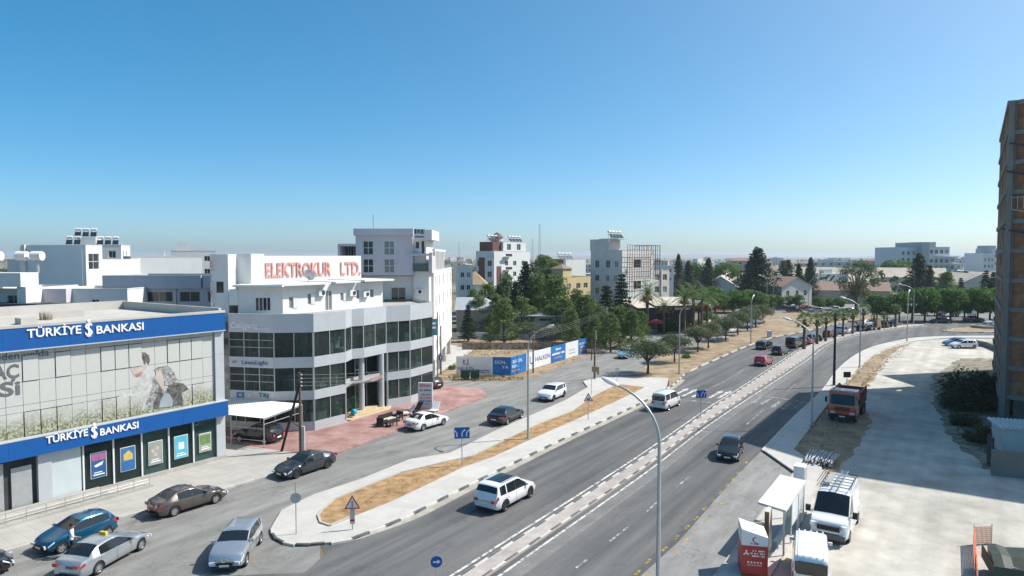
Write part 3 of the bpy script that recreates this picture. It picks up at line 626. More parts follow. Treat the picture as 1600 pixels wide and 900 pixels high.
# far car park: low detail cars in two loose rows
lot = [(1199, 483, 'silver saloon'), (1222, 485, 'grey hatchback'), (1240, 488, 'black SUV'), (1246, 481, 'white SUV'), (1262, 484, 'orange saloon'), (1274, 488, 'silver hatchback'), (1291, 480, 'dark hatchback'), (1303, 486, 'white saloon'), (1330, 489, 'grey saloon'), (1372, 489, 'dark red SUV'), (1388, 492, 'red hatchback'), (1408, 487, 'white hatchback'), (1436, 489, 'black saloon'), (1448, 486, 'white saloon'), (1122, 485, 'red saloon'), (1138, 485, 'black SUV')]
pal = {'orange': P_orange, 'silver': P_silver, 'grey': P_grey, 'black': P_black, 'white': P_white, 'red': P_red, 'dark': P_black}
for i, (x, y, d) in enumerate(lot):
    c = sedan() if 'saloon' in d else hatch(4.5, 1.83, 1.68, 2.7, .35, .86, True) if 'SUV' in d else hatch()
    side_of = 'left of the eucalyptus' if x < 1300 else 'under the big eucalyptus' if x < 1395 else 'right of the eucalyptus'
    car('parked_car', '%s in the far car park %s, %s' % (d, side_of, ('front row', 'back row')[y < 486]), 'car', W(x, y), hd(1, random.uniform(-.3, .3)) + (math.pi if i % 2 else 0), c, P_dred if d.startswith('dark red') else pal[d.split()[0]], group='cars in the far car park', detail=1)
# --- bigger vehicles
tr = car('delivery_van', 'tall white panel van with ladder rack parked behind the bus shelter', 'van', W(1306, 826), hd(-.56, -.83), van(5.5, 2.02, 2.5, 3.3, .35, 1.0, .85, 0, .86, .3, .95, .56), P_white, style='steel')
tr.location.z = .02
b = MB()
for s in (-.78, .78): b.tube([(-2.4, s, 2.68), (.75, s, 2.68)], .022, 6)
for x in (-2.3, -1.7, -1.1, -.5, .1, .65):
    b.tube([(x, -.8, 2.68), (x, .8, 2.68)], .02, 6)
    for s in (-.78, .78): b.tube([(x, s, 2.68), (x, s * 1.02, 2.44)], .016, 5)
for s in (-.95,): b.tube([(-2.4, s, 2.6), (.75, s, 2.6)], .018, 5); b.tube([(-2.4, s, 2.85), (.75, s, 2.85)], .018, 5)
b.build('roof_rack', M_blk, tr)
lad = thing('ladder', 'aluminium ladder lying on the van roof rack', 'ladder', tr.location, tr.rotation_euler.z)
for y in (-.06, .26): MB().bar((-2.6, y, 2.74), (.95, y, 2.74), .035, .08).build('rail', M_alloy, lad)
for i in range(12): MB().bar((-2.45 + i * .29, -.06, 2.74), (-2.45 + i * .29, .26, 2.74), .03).build('rung', M_alloy, lad)
bd = MB().b2((-1.9, -.62, 2.70), (.3, -.3, 2.75)).build('plank', mat('grey_board', (.32, .31, .3), .8, .15, 3), None, None, tr.location, tr.rotation_euler.z); tag(bd, 'grey board lying on the van roof rack', 'board')
c_ = van(5.5, 2.02, 2.5, 3.3, .35, 1.0, .85, 0, .86, .3, .95, .56)
b = MB(); b.add(*c_.patch(1.75, 2.55, 7.2, 8, 1, .008)); b.add(*c_.patch(1.75, 2.55, 7.2, 8, -1, .008))
b = MB(); b.box((2.70, 0, .92), (.1, 1.15, .26)); b.build('grille', M_blk, tr)
for s in (-1, 1): MB().box((2.60, s * .78, 1.0), (.22, .30, .24), -s * .5).build('headlight', M_lampc, tr); MB().box((1.75, s * 1.22, 1.55), (.16, .26, .34)).build('wing_mirror', M_blk, tr)
b = MB(); b.box((2.72, 0, .48), (.14, 1.75, .30)); b.build('bumper', mat('grey_plastic', (.12, .12, .125), .7, .1, 6), tr)
hi = car('minibus', 'white box van parked nose away at the lower edge behind the recycling kiosk', 'van', W(1266, 905), hd(.40, .92), van(4.75, 1.72, 2.0, 2.6, .32, 1.05, .55, 2, .84, .26), P_white, style='steel', rearglass=True)
b = MB()
for y in (-.55, -.28, 0, .28, .55): b.b2((-2.2, y - .03, 2.0), (1.2, y + .03, 2.012))
b.build('roof_rib', P_white, hi)
# orange tipper truck
tk = thing('tipper_truck', 'orange tipper truck parked on the dirt verge by the dark pole', 'truck', W(1324, 650), hd(-.56, -.83)); tk.location.z = .02
b = MB()
prof = [(1.35, .62), (3.35, .62), (3.42, 1.15), (3.40, 1.75), (3.12, 2.75), (2.85, 2.98), (1.45, 3.0), (1.35, 2.9)]
b.add([(x, s * 1.22, z) for s in (1, -1) for x, z in prof], [tuple(range(8))[::-1], tuple(range(8, 16))] + [(i, (i + 1) % 8, 8 + (i + 1) % 8, 8 + i) for i in range(8)])
cab = b.build('cab', P_orange, tk, 30)
b = MB(); b.add([(3.435, -1.08, 1.72), (3.435, 1.08, 1.72), (3.17, 1.02, 2.66), (3.17, -1.02, 2.66)], ((0, 1, 2, 3),)); b.add([(3.405, -1.08, 1.72), (3.405, 1.08, 1.72), (3.14, 1.02, 2.66), (3.14, -1.02, 2.66)], ((3, 2, 1, 0),)); b.build('windscreen', G_car, cab)
for s in (1, -1):
    MB().b2((2.05, s * 1.225, 1.75), (2.95, s * 1.24, 2.6)).build('side_window', G_car, cab)
    b = MB(); b.box((3.3, s * 1.45, 2.1), (.12, .2, .5)); b.bar((3.2, s * 1.2, 2.4), (3.3, s * 1.45, 2.35), .04); b.build('wing_mirror', M_blk, cab)
    MB().box((3.4, s * .85, .95), (.12, .42, .22)).build('headlight', M_lampc, cab)
    MB().b2((3.3, s * .2, 2.98), (3.2, s * .9, 3.12)).build('marker_lamp', mat('cream_lens', (.65, .55, .4), .4, .1, 5), cab)
b = MB()
for z in (1.2, 1.33, 1.46): b.box((3.43, 0, z), (.05, 1.3, .07))
b.box((3.42, 0, .62), (.16, 2.4, .34)); b.build('grille', M_blk, cab)
MB().box((3.51, 0, .62), (.03, .5, .12)).build('number_plate', M_plate, cab)
b = MB(); b.b2((-3.4, -.45, .7), (3.0, .45, .95)); b.b2((-3.2, -1.1, .9), (1.2, 1.1, 1.0)); b.build('chassis', M_blk, tk)
b = MB()
for s in (1, -1): b.b2((-3.5, s * 1.22, 1.1), (1.2, s * 1.14, 2.6))
b.b2((1.1, -1.22, 1.1), (1.2, 1.22, 2.9)); b.b2((-3.55, -1.22, 1.1), (-3.45, 1.22, 2.45)); b.b2((-3.5, -1.2, 1.1), (1.2, 1.2, 1.2))
for s in (1, -1):
    for x in (-3.4, -2.5, -1.6, -.7, .2, 1.05): b.b2((x - .06, s * 1.22, 1.1), (x + .06, s * 1.29, 2.6))
    b.b2((-3.5, s * 1.22, 2.55), (1.2, s * 1.30, 2.68))
b.build('tipper_body', mat('tipper_steel', (.30, .06, .035), .6, .2, 2, col2=(.42, .12, .07)), tk)
b = MB()
for i in range(70):
    x, y = random.uniform(-3.2, .9), random.uniform(-1, 1); s = random.uniform(.15, .5)
    b.box((x, y, random.uniform(1.6, 2.05)), (s, s * .7, s * .5), random.uniform(0, 3))
b.build('load', mat('rubble', (.2, .19, .18), .9, .4, 3, col2=(.42, .42, .42)), tk)
MB().bar((-1.6, -.5, 2.2), (.6, .7, 2.75), .24, .04).build('plank', mat('pale_plank', (.55, .55, .52), .7, .1, 4), tk)
t_, r_ = wheel_meshes('steel')
for x, d in ((2.45, 0), (-1.55, 1), (-2.75, 1)):
    for s in (1, -1):
        o = place('wheel', t_, tk, (x, s * 1.02, .52), math.pi if s > 0 else 0); o.scale = (.52, .5 + .25 * d, .52); place('rim', r_, o)
# flatbed tow truck in the queue
tw = thing('tow_truck', 'dark flatbed tow truck in the queue, carrying a silver car', 'truck', W(1356, 517), hd(.82, .57)); tw.location.z = .02
b = MB(); b.b2((-3.6, -1.15, .85), (1.6, 1.15, 1.05)); b.b2((-3.6, -1.15, 1.05), (-3.5, 1.15, 1.2)); b.build('flatbed', M_blk, tw)
b = MB(); b.add([(x, s * 1.1, z) for s in (1, -1) for x, z in ((1.7, .6), (3.4, .6), (3.45, 1.3), (3.05, 2.2), (1.7, 2.25))], [(4, 3, 2, 1, 0), (5, 6, 7, 8, 9)] + [(i, (i + 1) % 5, 5 + (i + 1) % 5, 5 + i) for i in range(5)]); b.build('cab', mat('paint_tan', (.35, .22, .13), .4, .1, 2), tw)
MB().add([(3.44, -.95, 1.4), (3.44, .95, 1.4), (3.1, .95, 2.12), (3.1, -.95, 2.12)], ((0, 1, 2, 3),)).build('windscreen', G_car, tw)
for x in (2.6, -2.2):
    for s in (1, -1): o = place('wheel', t_, tw, (x, s * 1.0, .42), math.pi if s > 0 else 0); o.scale = (.42, .5, .42)
cc = car('saloon_car', 'silver car riding on the flatbed tow truck', 'car', tw.matrix_basis @ Vector((-1.2, 0, 0)), tw.rotation_euler.z, sedan(), P_silver, detail=1); cc.location.z = 1.07
# bus and box trucks at the back
for (q, h, lab, Lb) in ((W(1135, 482), hd(1, .1), 'grey and white coach parked behind the restaurant', 10.0),):
    o = thing('coach', lab, 'bus', q, h); o.location.z = .02
    c_ = van(Lb, 2.4, 3.1, 5.2, .48, 2.2, .25, 2, .92, .35); c_.build(o, paint('coach_grey', (.35, .37, .38), .3)); c_.wheels(o, 'steel')
for i, (x, y, lab) in enumerate(((1478, 496, 'white box truck parked behind the ficus row, left'), (1500, 497, 'white box truck parked behind the ficus row, middle'), (1527, 498, 'white box truck parked behind the ficus row, right'))):
    o = thing('box_truck', lab, 'truck', W(x, y), hd(1, 0), 'box trucks behind the ficus row'); o.location.z = .02; o.location.y += 6
    MB().b2((-3.2, -1.15, .9), (1.8, 1.15, 3.0)).build('box', mat('box_white', (.55, .56, .56), .6, .1, 2), o)
    b = MB(); b.add([(x_, s * 1.05, z) for s in (1, -1) for x_, z in ((1.9, .5), (3.4, .5), (3.5, 1.2), (3.1, 2.2), (1.9, 2.25))], [(4, 3, 2, 1, 0), (5, 6, 7, 8, 9)] + [(k, (k + 1) % 5, 5 + (k + 1) % 5, 5 + k) for k in range(5)]); b.build('cab', P_white, o)
    for x_ in (2.6, -2.0):
        for s in (1, -1): w_ = place('wheel', t_, o, (x_, s * .95, .42), math.pi if s > 0 else 0); w_.scale = (.42, .5, .42)
# ================================================================ BUILDINGS
M_white = mat('white_render', (.72, .72, .70), .85, .03, .5, .05, dirt=.10, streak=.16)
M_offw = mat('cream_render', (.60, .575, .52), .85, .05, .5, .05, dirt=.14, streak=.26)
M_dwhite = mat('weathered_white', (.68, .68, .66), .9, .06, .6, .05, dirt=.25, streak=.26)
M_lilac = mat('lilac_render', (.56, .53, .57), .85, .04, .5, .05, dirt=.1)
M_bluegrey = mat('bluegrey_render', (.40, .43, .47), .85, .05, .5, .05, dirt=.12, streak=.18)
M_alu = mat('aluminium_panel', (.50, .525, .55), .42, .04, 1.2, metal=.25)
M_alud = mat('aluminium_frame', (.42, .43, .43), .45, .06, 4, metal=.4)
M_wframe = mat('white_frame', (.70, .70, .68), .5, .03, 3)
M_dframe = mat('dark_frame', (.06, .06, .065), .5, .1, 4)
M_roofgrey = mat('roof_screed', (.42, .41, .385), .9, .1, .7, .1, dirt=.25)
M_tile = mat('clay_tile', (.25, .17, .135), .85, .2, 2.5, .3, stretch=((1, 6, 1), 0))
M_rust = mat('rusty_steel', (.16, .07, .045), .8, .3, 3)
G_win = glass('window_glass', (.022, .028, .032), .05, .6)
G_pale = glass('curtained_glass', (.20, .22, .225), .12, .5)
G_shop = glass('shop_glass', (.075, .095, .09), .03, .9, alpha=.74)
G_bank = glass('bank_glass', (.045, .065, .065), .03, .7, alpha=.76)
M_steel = mat('galvanised_steel', (.45, .46, .46), .4, .1, 5, metal=.6)
M_dark = mat('dark_interior', (.05, .05, .05), .9, .3, 1)
WIN = {}
def win_mesh(w, h, sashes, frame, gm, rows=1, shut=False):
    k = (round(w, 2), round(h, 2), sashes, rows, frame.name, gm.name)
    if k in WIN: return WIN[k]
    f = MB(); t = .055
    for x in [-w / 2 + t / 2, w / 2 - t / 2] + [-w / 2 + w * i / sashes for i in range(1, sashes)]: f.b2((x - t / 2, -.035, -h / 2 + t), (x + t / 2, .035, h / 2 - t))
    for z in [-h / 2 + t / 2, h / 2 - t / 2] + [-h / 2 + h * i / rows for i in range(1, rows)]: f.b2((-w / 2, -.04, z - t / 2), (w / 2, .04, z + t / 2))
    g = MB().quad((-w / 2, .01, -h / 2), (w / 2, .01, -h / 2), (w / 2, .01, h / 2), (-w / 2, .01, h / 2))
    WIN[k] = (f.mesh('frame', frame), g.mesh('pane', gm)); return WIN[k]
def window(parent, p, rz, w, h, sashes=2, frame=None, gm=None, rows=1):
    f, g = win_mesh(w, h, sashes, frame or M_wframe, gm or G_win, rows)
    o = place('window', g, parent, p, rz); place('frame', f, o); return o
def wall(mb, p0, e, w, h, ops, dep=.16):
    """flat wall with real openings; p0 lower left corner seen from outside, e along it; outside is to the right of e"""
    p0, e = Vector(p0), Vector(e).normalized(); inn = Vector((-e.y, e.x, 0))
    xs = sorted({0, w, *[q for o in ops for q in o[:2]]}); zs = sorted({0, h, *[q for o in ops for q in o[2:4]]})
    pt = lambda x, z, d=0: p0 + e * x + inn * d + Vector((0, 0, z))
    for a, b in zip(xs, xs[1:]):
        for c, d in zip(zs, zs[1:]):
            if any(o[0] < (a + b) / 2 < o[1] and o[2] < (c + d) / 2 < o[3] for o in ops): continue
            mb.quad(pt(a, c), pt(b, c), pt(b, d), pt(a, d))
    for a, b, c, d in [o[:4] for o in ops]:
        mb.quad(pt(a, c), pt(a, c, dep), pt(b, c, dep), pt(b, c)); mb.quad(pt(a, d), pt(b, d), pt(b, d, dep), pt(a, d, dep))
        mb.quad(pt(a, c), pt(a, d), pt(a, d, dep), pt(a, c, dep)); mb.quad(pt(b, c), pt(b, c, dep), pt(b, d, dep), pt(b, d))
def face(root, p0, p1, z0, z1, m, ops=(), dep=.16, sashes=2, frame=None, gm=None, rows=1, name='wall', sill=True):
    """one wall of a building as a part, its windows as further parts; ops: (x0, x1, z0, z1[, pane material])"""
    p0, p1 = Vector((*p0[:2], z0)), Vector((*p1[:2], z0)); e = (p1 - p0); w = e.length; e /= w; inn = Vector((-e.y, e.x, 0)); rz = math.atan2(e.y, e.x)
    mb = MB(); loc = [(o[0], o[1], o[2] - z0, o[3] - z0) for o in ops]; wall(mb, p0, e, w, z1 - z0, loc, dep); o_ = mb.build(name, m, root)
    for o in ops:
        p = p0 + e * ((o[0] + o[1]) / 2) + inn * (dep - .03); p.z = (o[2] + o[3]) / 2
        g = o[4] if len(o) > 4 and o[4] else gm or random.choice((G_win, G_win, G_pale))
        window(root, p, rz, o[1] - o[0], o[3] - o[2], sashes if o[1] - o[0] > .7 else 1, frame, g, rows)
    return o_
def grid(xs, zs, w, h): return [(x - w / 2, x + w / 2, z - h / 2, z + h / 2) for x in xs for z in zs]
def block(root, x0, y0, x1, y1, z0, z1, m, f=(), r=(), l=(), b=(), roof=None, par=.35, **k):
    """rectangular block in local axes, front at y0"""
    face(root, (x0, y0), (x1, y0), z0, z1, m, f, **k); face(root, (x1, y0), (x1, y1), z0, z1, m, r, **k)
    face(root, (x1, y1), (x0, y1), z0, z1, m, b, **k); face(root, (x0, y1), (x0, y0), z0, z1, m, l, **k)
    q = MB(); q.b2((x0 + .02, y0 + .02, z1 - .25), (x1 - .02, y1 - .02, z1 - par)); q.build('roof', roof or M_roofgrey, root)
    if par:
        q = MB(); t = .18
        q.b2((x0 - .04, y0 - .04, z1), (x1 + .04, y0 + t, z1 + .08)); q.b2((x0 - .04, y1 - t, z1), (x1 + .04, y1 + .04, z1 + .08)); q.b2((x0 - .04, y0 + t, z1), (x0 + t, y1 - t, z1 + .08)); q.b2((x1 - t, y0 + t, z1), (x1 + .04, y1 - t, z1 + .08))
        for (a, c) in (((x0 + .03, y0 + t), (x0 + t, y1 - t)), ((x1 - t, y0 + t), (x1 - .03, y1 - t)), ((x0 + .03, y0 + .03), (x1 - .03, y0 + t)), ((x0 + .03, y1 - t), (x1 - .03, y1 - .03))): q.b2((*a, z1 - par), (*c, z1 - .002))
        q.build('parapet', m, root)
def part(root, name, m, *boxes, smooth=None):
    b = MB()
    for q in boxes: b.b2(*q)
    return b.build(name, m, root, smooth)
def parts(root, name, m, *boxes): return [part(root, name, m, q) for q in boxes]
def solar(root, x, y, z, n=3, s=1.0, rz=0):
    for i in range(n):
        t = MB(); cx = x + i * 1.5 * s
        t.tube([(cx - .55 * s, y, z + 1.75 * s), (cx + .55 * s, y, z + 1.75 * s)], .28 * s, 10); t.build('water_tank', M_white, root, 40)
        q = MB()
        for dx in (-.45, .45):
            q.bar((cx + dx * s, y, z), (cx + dx * s, y, z + 1.6 * s), .06); q.bar((cx + dx * s, y - .9 * s, z + .1), (cx + dx * s, y - .05, z + 1.3 * s), .05)
        q.build('tank_stand', M_steel, root)
        q = MB(); a, b_ = Vector((cx, y - 1.0 * s, z + .2)), Vector((cx, y - .2 * s, z + 1.15 * s)); q.bar(a, b_, 1.15 * s, .08); q.build('solar_panel', mat('solar_glass', (.02, .025, .04), .15, .1, 4), root)
# ---------------------------------------------------------------- bank
BR = Vector((-22.5, 53.0, 0))
bank = thing('bank_building', 'bank building with blue sign bands and printed glass facade, on the left', 'building', BR, STREET)
def F(px_, py_, off=0.0):            # photo pixel -> (along facade, height) on the bank front (off: metres in front of it)
    k = (px_ - 800) / FPX; o = BR + N * off; s = (o.y * k - o.x) / (U.x - U.y * k); p = o + U * s
    y = (450 - py_) / FPX; dy = math.cos(PITCH) + y * math.sin(PITCH); dz = -math.sin(PITCH) + y * math.cos(PITCH)
    return s, CAM_H + dz * p.y / dy
BL = -30.0
M_bwall = mat('bank_cladding', (.50, .51, .53), .5, .04, 1, metal=.15)
part(bank, 'wall', M_bwall, ((BL, .35, 0), (-.05, 15, 3.6)), ((BL, .3, 3.6), (-.05, 15, 11.2)))
part(bank, 'roof', mat('bank_roof', (.52, .49, .44), .9, .1, .8, .1, dirt=.25), ((BL, .3, 11.21), (-.05, 15, 11.26)))
part(bank, 'parapet', M_conc, ((BL, 14.8, 11.26), (0, 15.02, 12.0)), ((-.2, .25, 11.26), (.02, 14.79, 11.95)), ((BL, -.28, 11.62), (.03, .2, 11.78)))
parts(bank, 'roof_kerb', M_conc, ((-14, 4, 11.26), (-13.6, 12, 11.75)), ((-9, 9, 11.26), (-6, 9.3, 11.8)), ((-11.4, 6, 11.26), (-10.4, 7, 11.7)))
M_blue = mat('bank_blue', (.006, .085, .30), .38, .03, .7, spec=.4)
for n_, z0, z1, y in (('sign_band', 10.27, 11.62, -.25), ('sign_band', 3.62, 4.74, -.45)):
    q = 0
    while q > BL: part(bank, n_, M_blue, ((max(q - 3.66, BL) + .004, y, z0), (q - .004 + (.03 if q == 0 else 0), .33, z1))); q -= 3.66
parts(bank, 'band_trim', M_alu, ((BL, -.47, 4.74), (.05, .3, 4.80)), ((BL, -.3, 10.2), (.02, .28, 10.27)))
film = mat('printed_film', (.50, .505, .475), .35, .03, .8, spec=.4)
def film_print(m):
    t = m.node_tree; n = t.nodes; l = t.links; p = n['Principled BSDF']; src = p.inputs['Base Color'].links[0].from_socket
    g = n.new('ShaderNodeNewGeometry'); sx = n.new('ShaderNodeSeparateXYZ'); l.new(g.outputs['Position'], sx.inputs[0])
    nz = n.new('ShaderNodeTexNoise'); nz.inputs['Scale'].default_value = 1.1; nz.inputs['Detail'].default_value = 6; l.new(g.outputs['Position'], nz.inputs['Vector'])
    n2 = n.new('ShaderNodeTexNoise'); n2.inputs['Scale'].default_value = 7; n2.inputs['Detail'].default_value = 3; l.new(g.outputs['Position'], n2.inputs['Vector'])
    a = n.new('ShaderNodeMath'); a.operation = 'MULTIPLY_ADD'; a.inputs[1].default_value = 1.6; l.new(nz.outputs[0], a.inputs[0]); l.new(sx.outputs[2], a.inputs[2])
    mr = n.new('ShaderNodeMapRange'); mr.inputs[1].default_value = 7.2; mr.inputs[2].default_value = 5.9; l.new(a.outputs[0], mr.inputs[0])
    rp = n.new('ShaderNodeValToRGB'); e = rp.color_ramp.elements; e[0].position = .42; e[0].color = (.14, .15, .07, 1); e[1].position = .62; e[1].color = (.42, .42, .33, 1); l.new(n2.outputs[0], rp.inputs[0])
    mx = n.new('ShaderNodeMix'); mx.data_type = 'RGBA'; l.new(mr.outputs[0], mx.inputs[0]); l.new(src, mx.inputs[6]); l.new(rp.outputs[0], mx.inputs[7]); l.new(mx.outputs[2], p.inputs['Base Color'])
film_print(film)
rows = [(10.20, 9.88), (9.88, 8.24), (8.24, 6.79), (6.79, 6.35), (6.35, 4.80)]
pw_ = .915; pm_ = {}
part(bank, 'pane_backing', M_dark, ((BL, .20, 4.80), (-.76, .29, 10.2)))
for ri, (zt, zb) in enumerate(rows):
    h = zt - zb; b = MB(); b.b2((.012, 0, .012), (pw_ - .012, .05, h - .012)); me = b.mesh('pane', film)
    b = MB(); b.b2((.03, -.03, .035), (pw_ - .03, .04, h - .035)); me2 = b.mesh('pane', film)
    for ci in range(20):
        op = (ri == 1 and ci in (1, 2, 3, 6, 7, 8, 11, 13)) or (ri == 4 and ci in (1, 6, 7, 8, 11, 12, 13))
        place('pane', me2 if op else me, bank, (-.76 - pw_ * (ci + 1), .12 if op else .14, zb))
parts(bank, 'corner_pier', M_alu, ((-.74, -.02, .3), (0, .34, 2.0)), ((-.74, -.02, 2.01), (0, .34, 3.61)), ((-.74, -.02, 4.81), (0, .29, 6.6)), ((-.74, -.02, 6.61), (0, .29, 8.4)), ((-.74, -.02, 8.41), (0, .29, 10.19)))
# film lettering and the printed couple
M_print = mat('print_grey', (.13, .13, .14), .5, .15, 3); Rb = (R(90), 0, 0)
def bank_text(t, x0, x1, yb, sz, y, m, off, bold=0.0, ext=.006, name='lettering'):
    a, b_ = F(x0, yb, off), F(x1, yb, off); return lettering(bank, t, sz, ((a[0] + b_[0]) / 2, y, (a[1] + b_[1]) / 2), Rb, m, ext, name, b_[0] - a[0], bold=bold)
bank_text('iden yolda', -5, 74, 555, .62, .125, M_print, 0, .004); bank_text('AÇ', -16, 26, 583, 1.15, .125, M_print, 0, .03); bank_text('Si', -6, 27, 609, 1.2, .125, M_print, 0, .03)
def printed(name, m, pts, y=.128):
    q = [F(x / 4.09, 480 + z / 4.09) for x, z in pts]; b = MB(); b.add([(s, y, z) for s, z in q], (tuple(range(len(q))),)); b.add([(s, y + .006, z) for s, z in q], (tuple(range(len(q)))[::-1],))
    me = b.mesh(name, m); bm = bmesh.new(); bm.from_mesh(me); bmesh.ops.triangulate(bm, faces=bm.faces[:]); bm.to_mesh(me); bm.free(); return place(name, me, bank)
I_dark = mat('print_dark', (.055, .05, .05), .5, .35, 5, col2=(.2, .19, .18)); I_skin = mat('print_skin', (.50, .42, .37), .5, .1, 3); I_pale = mat('print_pale', (.42, .42, .40), .5, .15, 4, col2=(.56, .56, .54)); I_mid = mat('print_mid', (.15, .15, .15), .5, .5, 5, col2=(.45, .45, .43)); I_blue = mat('print_blue', (.30, .34, .37), .5, .1, 3); I_red = mat('print_red', (.40, .2, .16), .5, .1, 3)
printed('printed_figure', I_pale, [(742, 690), (735, 565), (832, 520), (905, 420), (965, 440), (1000, 500), (985, 560), (915, 660)], .132)
printed('printed_figure', I_skin, [(828, 330), (850, 303), (895, 310), (938, 345), (938, 372), (905, 410), (882, 436), (850, 446), (836, 420), (828, 396), (834, 382), (824, 362)], .126)
printed('printed_figure', I_dark, [(838, 300), (868, 288), (920, 290), (946, 310), (950, 345), (940, 372), (926, 350), (915, 372), (905, 340), (893, 312), (868, 302)], .120)
printed('printed_figure', I_red, [(850, 432), (898, 412), (888, 440), (862, 448)], .120)
printed('printed_figure', I_dark, [(738, 562), (762, 600), (788, 640), (782, 684), (742, 692)], .126)
printed('printed_figure', I_mid, [(965, 450), (1000, 500), (1003, 560), (975, 640), (905, 660), (925, 590), (960, 520)], .126)
printed('printed_figure', I_dark, [(1068, 500), (1112, 480), (1165, 490), (1195, 525), (1150, 548), (1156, 626), (975, 652), (965, 615), (990, 560), (1005, 505), (1035, 560)], .120)
printed('printed_figure', I_blue, [(1040, 548), (1072, 556), (1092, 600), (1086, 634), (1000, 644), (1012, 596)], .114)
printed('printed_figure', I_skin, [(985, 395), (1022, 396), (1042, 440), (1036, 482), (1042, 545), (1020, 520), (992, 475), (975, 452), (985, 430)], .112)
printed('printed_figure', I_mid, [(975, 400), (1000, 385), (1060, 374), (1092, 400), (1112, 440), (1132, 472), (1125, 490), (1095, 480), (1066, 500), (1040, 500), (1034, 440), (1018, 402), (985, 410)], .106)
# sign lettering
M_sign = mat('sign_white', (.78, .78, .78), .4, .02, 2)
def bank_sign(x0, x1, x2, x3, ex, yl, yr, sz, y, off):
    for t, a, b_ in (('TÜRKİYE', x0, x1), ('BANKASI', x2, x3)):
        yb = yl + (yr - yl) * ((a + b_) / 2 - x0) / (x3 - x0); o = bank_text(t, a, b_, yb, sz, y, M_sign, off, .012, .03)
    yb = yl + (yr - yl) * (ex - x0) / (x3 - x0); s, z = F(ex, yb, off)
    e = lettering(bank, 'S', sz * 1.55, (s, y, z), Rb, M_sign, .03, 'emblem', bold=.012)
    b = MB(); b.b2((s - .05, y - .035, z - sz * .62), (s + .05, y + .02, z + sz * .66)); b.lathe([(0, 0), (.1, .0), (.1, .06), (0, .06)], 12, Matrix.Rotation(R(90), 3, 'X'), (s, y + .02, z + sz * .85)); b.b2((s - .14, y - .035, z - sz * .56), (s + .14, y + .02, z - sz * .49)); b.b2((s - .16, y - .035, z + sz * .52), (s + .16, y + .02, z + sz * .58)); b.build('emblem', M_sign, bank)
bank_sign(38.5, 124, 148, 222, 136, 521, 511, .74, -.285, .28)
bank_sign(63, 130, 149, 210, 140, 687, 665.5, .64, -.485, .48)
# ground floor
gx = [F(q, 690)[0] for q in (122, 170, 215, 258, 297, 335)]
part(bank, 'plinth', M_slab, ((BL, -.06, 0), (.04, .34, .42)))
for i in range(5):
    part(bank, 'shop_window', G_bank, ((gx[i] + .05, .10, .45), (gx[i + 1] - .05, .115, 3.58)))
for x in gx: part(bank, 'mullion', M_wframe, ((x - .05, .02, .42), (x + .05, .16, 3.6)))
for i, m_ in enumerate((mat('interior_dark', (.09, .10, .10), .8, .3, .8), MATS['interior_dark'], mat('interior_teal', (.50, .62, .60), .8, .15, .8), MATS['interior_dark'], MATS['interior_teal'])): part(bank, 'interior_wall', m_, ((gx[i] - .05, .2, .42), (gx[i + 1] - .06, .33, 3.6)))
x0, x1 = F(72, 720)[0], F(120, 710)[0]
part(bank, 'frosted_panel', mat('frosted_panel', (.50, .56, .56), .3, .05, 1, coat=.4), ((x0, .06, .45), (x1 - .06, .3, 3.58)))
part(bank, 'corner_pier', M_alu, ((F(49, 730)[0], -.03, .2), (x0 - .03, .3, 3.6)))
x2 = F(49, 730)[0]
part(bank, 'entrance', M_dark, ((x2 - 4.0, .25, .3), (x2 - .02, .34, 3.6)))
parts(bank, 'entrance_door', M_alud, ((x2 - 1.4, .12, .3), (x2 - .3, .24, 3.0)), ((x2 - 2.7, .12, .3), (x2 - 1.8, .24, 3.4)))
parts(bank, 'step', M_slab, ((x2 - 6, -1.9, .0), (x2 + 6.2, -.07, .32)), ((x2 - 6, -1.4, .32), (x2 + 3.5, -.065, .55)))
rail = thing('ramp_railing', 'steel handrail along the bank entrance ramp', 'railing', BR, STREET)
pts = [(x2 + 6.0 - i * 1.05, -1.8, .95 - .0 * i) for i in range(13)]
for i, p in enumerate(pts): MB().tube([(p[0], p[1], .3), p], .022, 6).build('post', M_steel, rail, 60)
for z in (0, -.22, -.42): MB().tube([(pts[0][0], pts[0][1], pts[0][2] + z), (pts[-1][0], pts[-1][1], pts[-1][2] + z)], .024 if z == 0 else .012, 6).build('rail_bar', M_steel, rail, 60)
post_col = [('poster', 'purple and blue ship poster in the first bank window from the left', (.20, .10, .24), (.03, .10, .25)), ('poster', 'blue poster with a yellow house in the second bank window', (.45, .38, .12), (.05, .16, .33)), ('poster', 'pale poster with small faces in the third bank window', (.55, .55, .50), (.30, .31, .28)), ('poster', 'cyan poster in the fourth bank window', (.03, .30, .46), (.10, .42, .55)), ('poster', 'dark green poster in the rightmost bank window', (.12, .20, .12), (.35, .36, .28))]
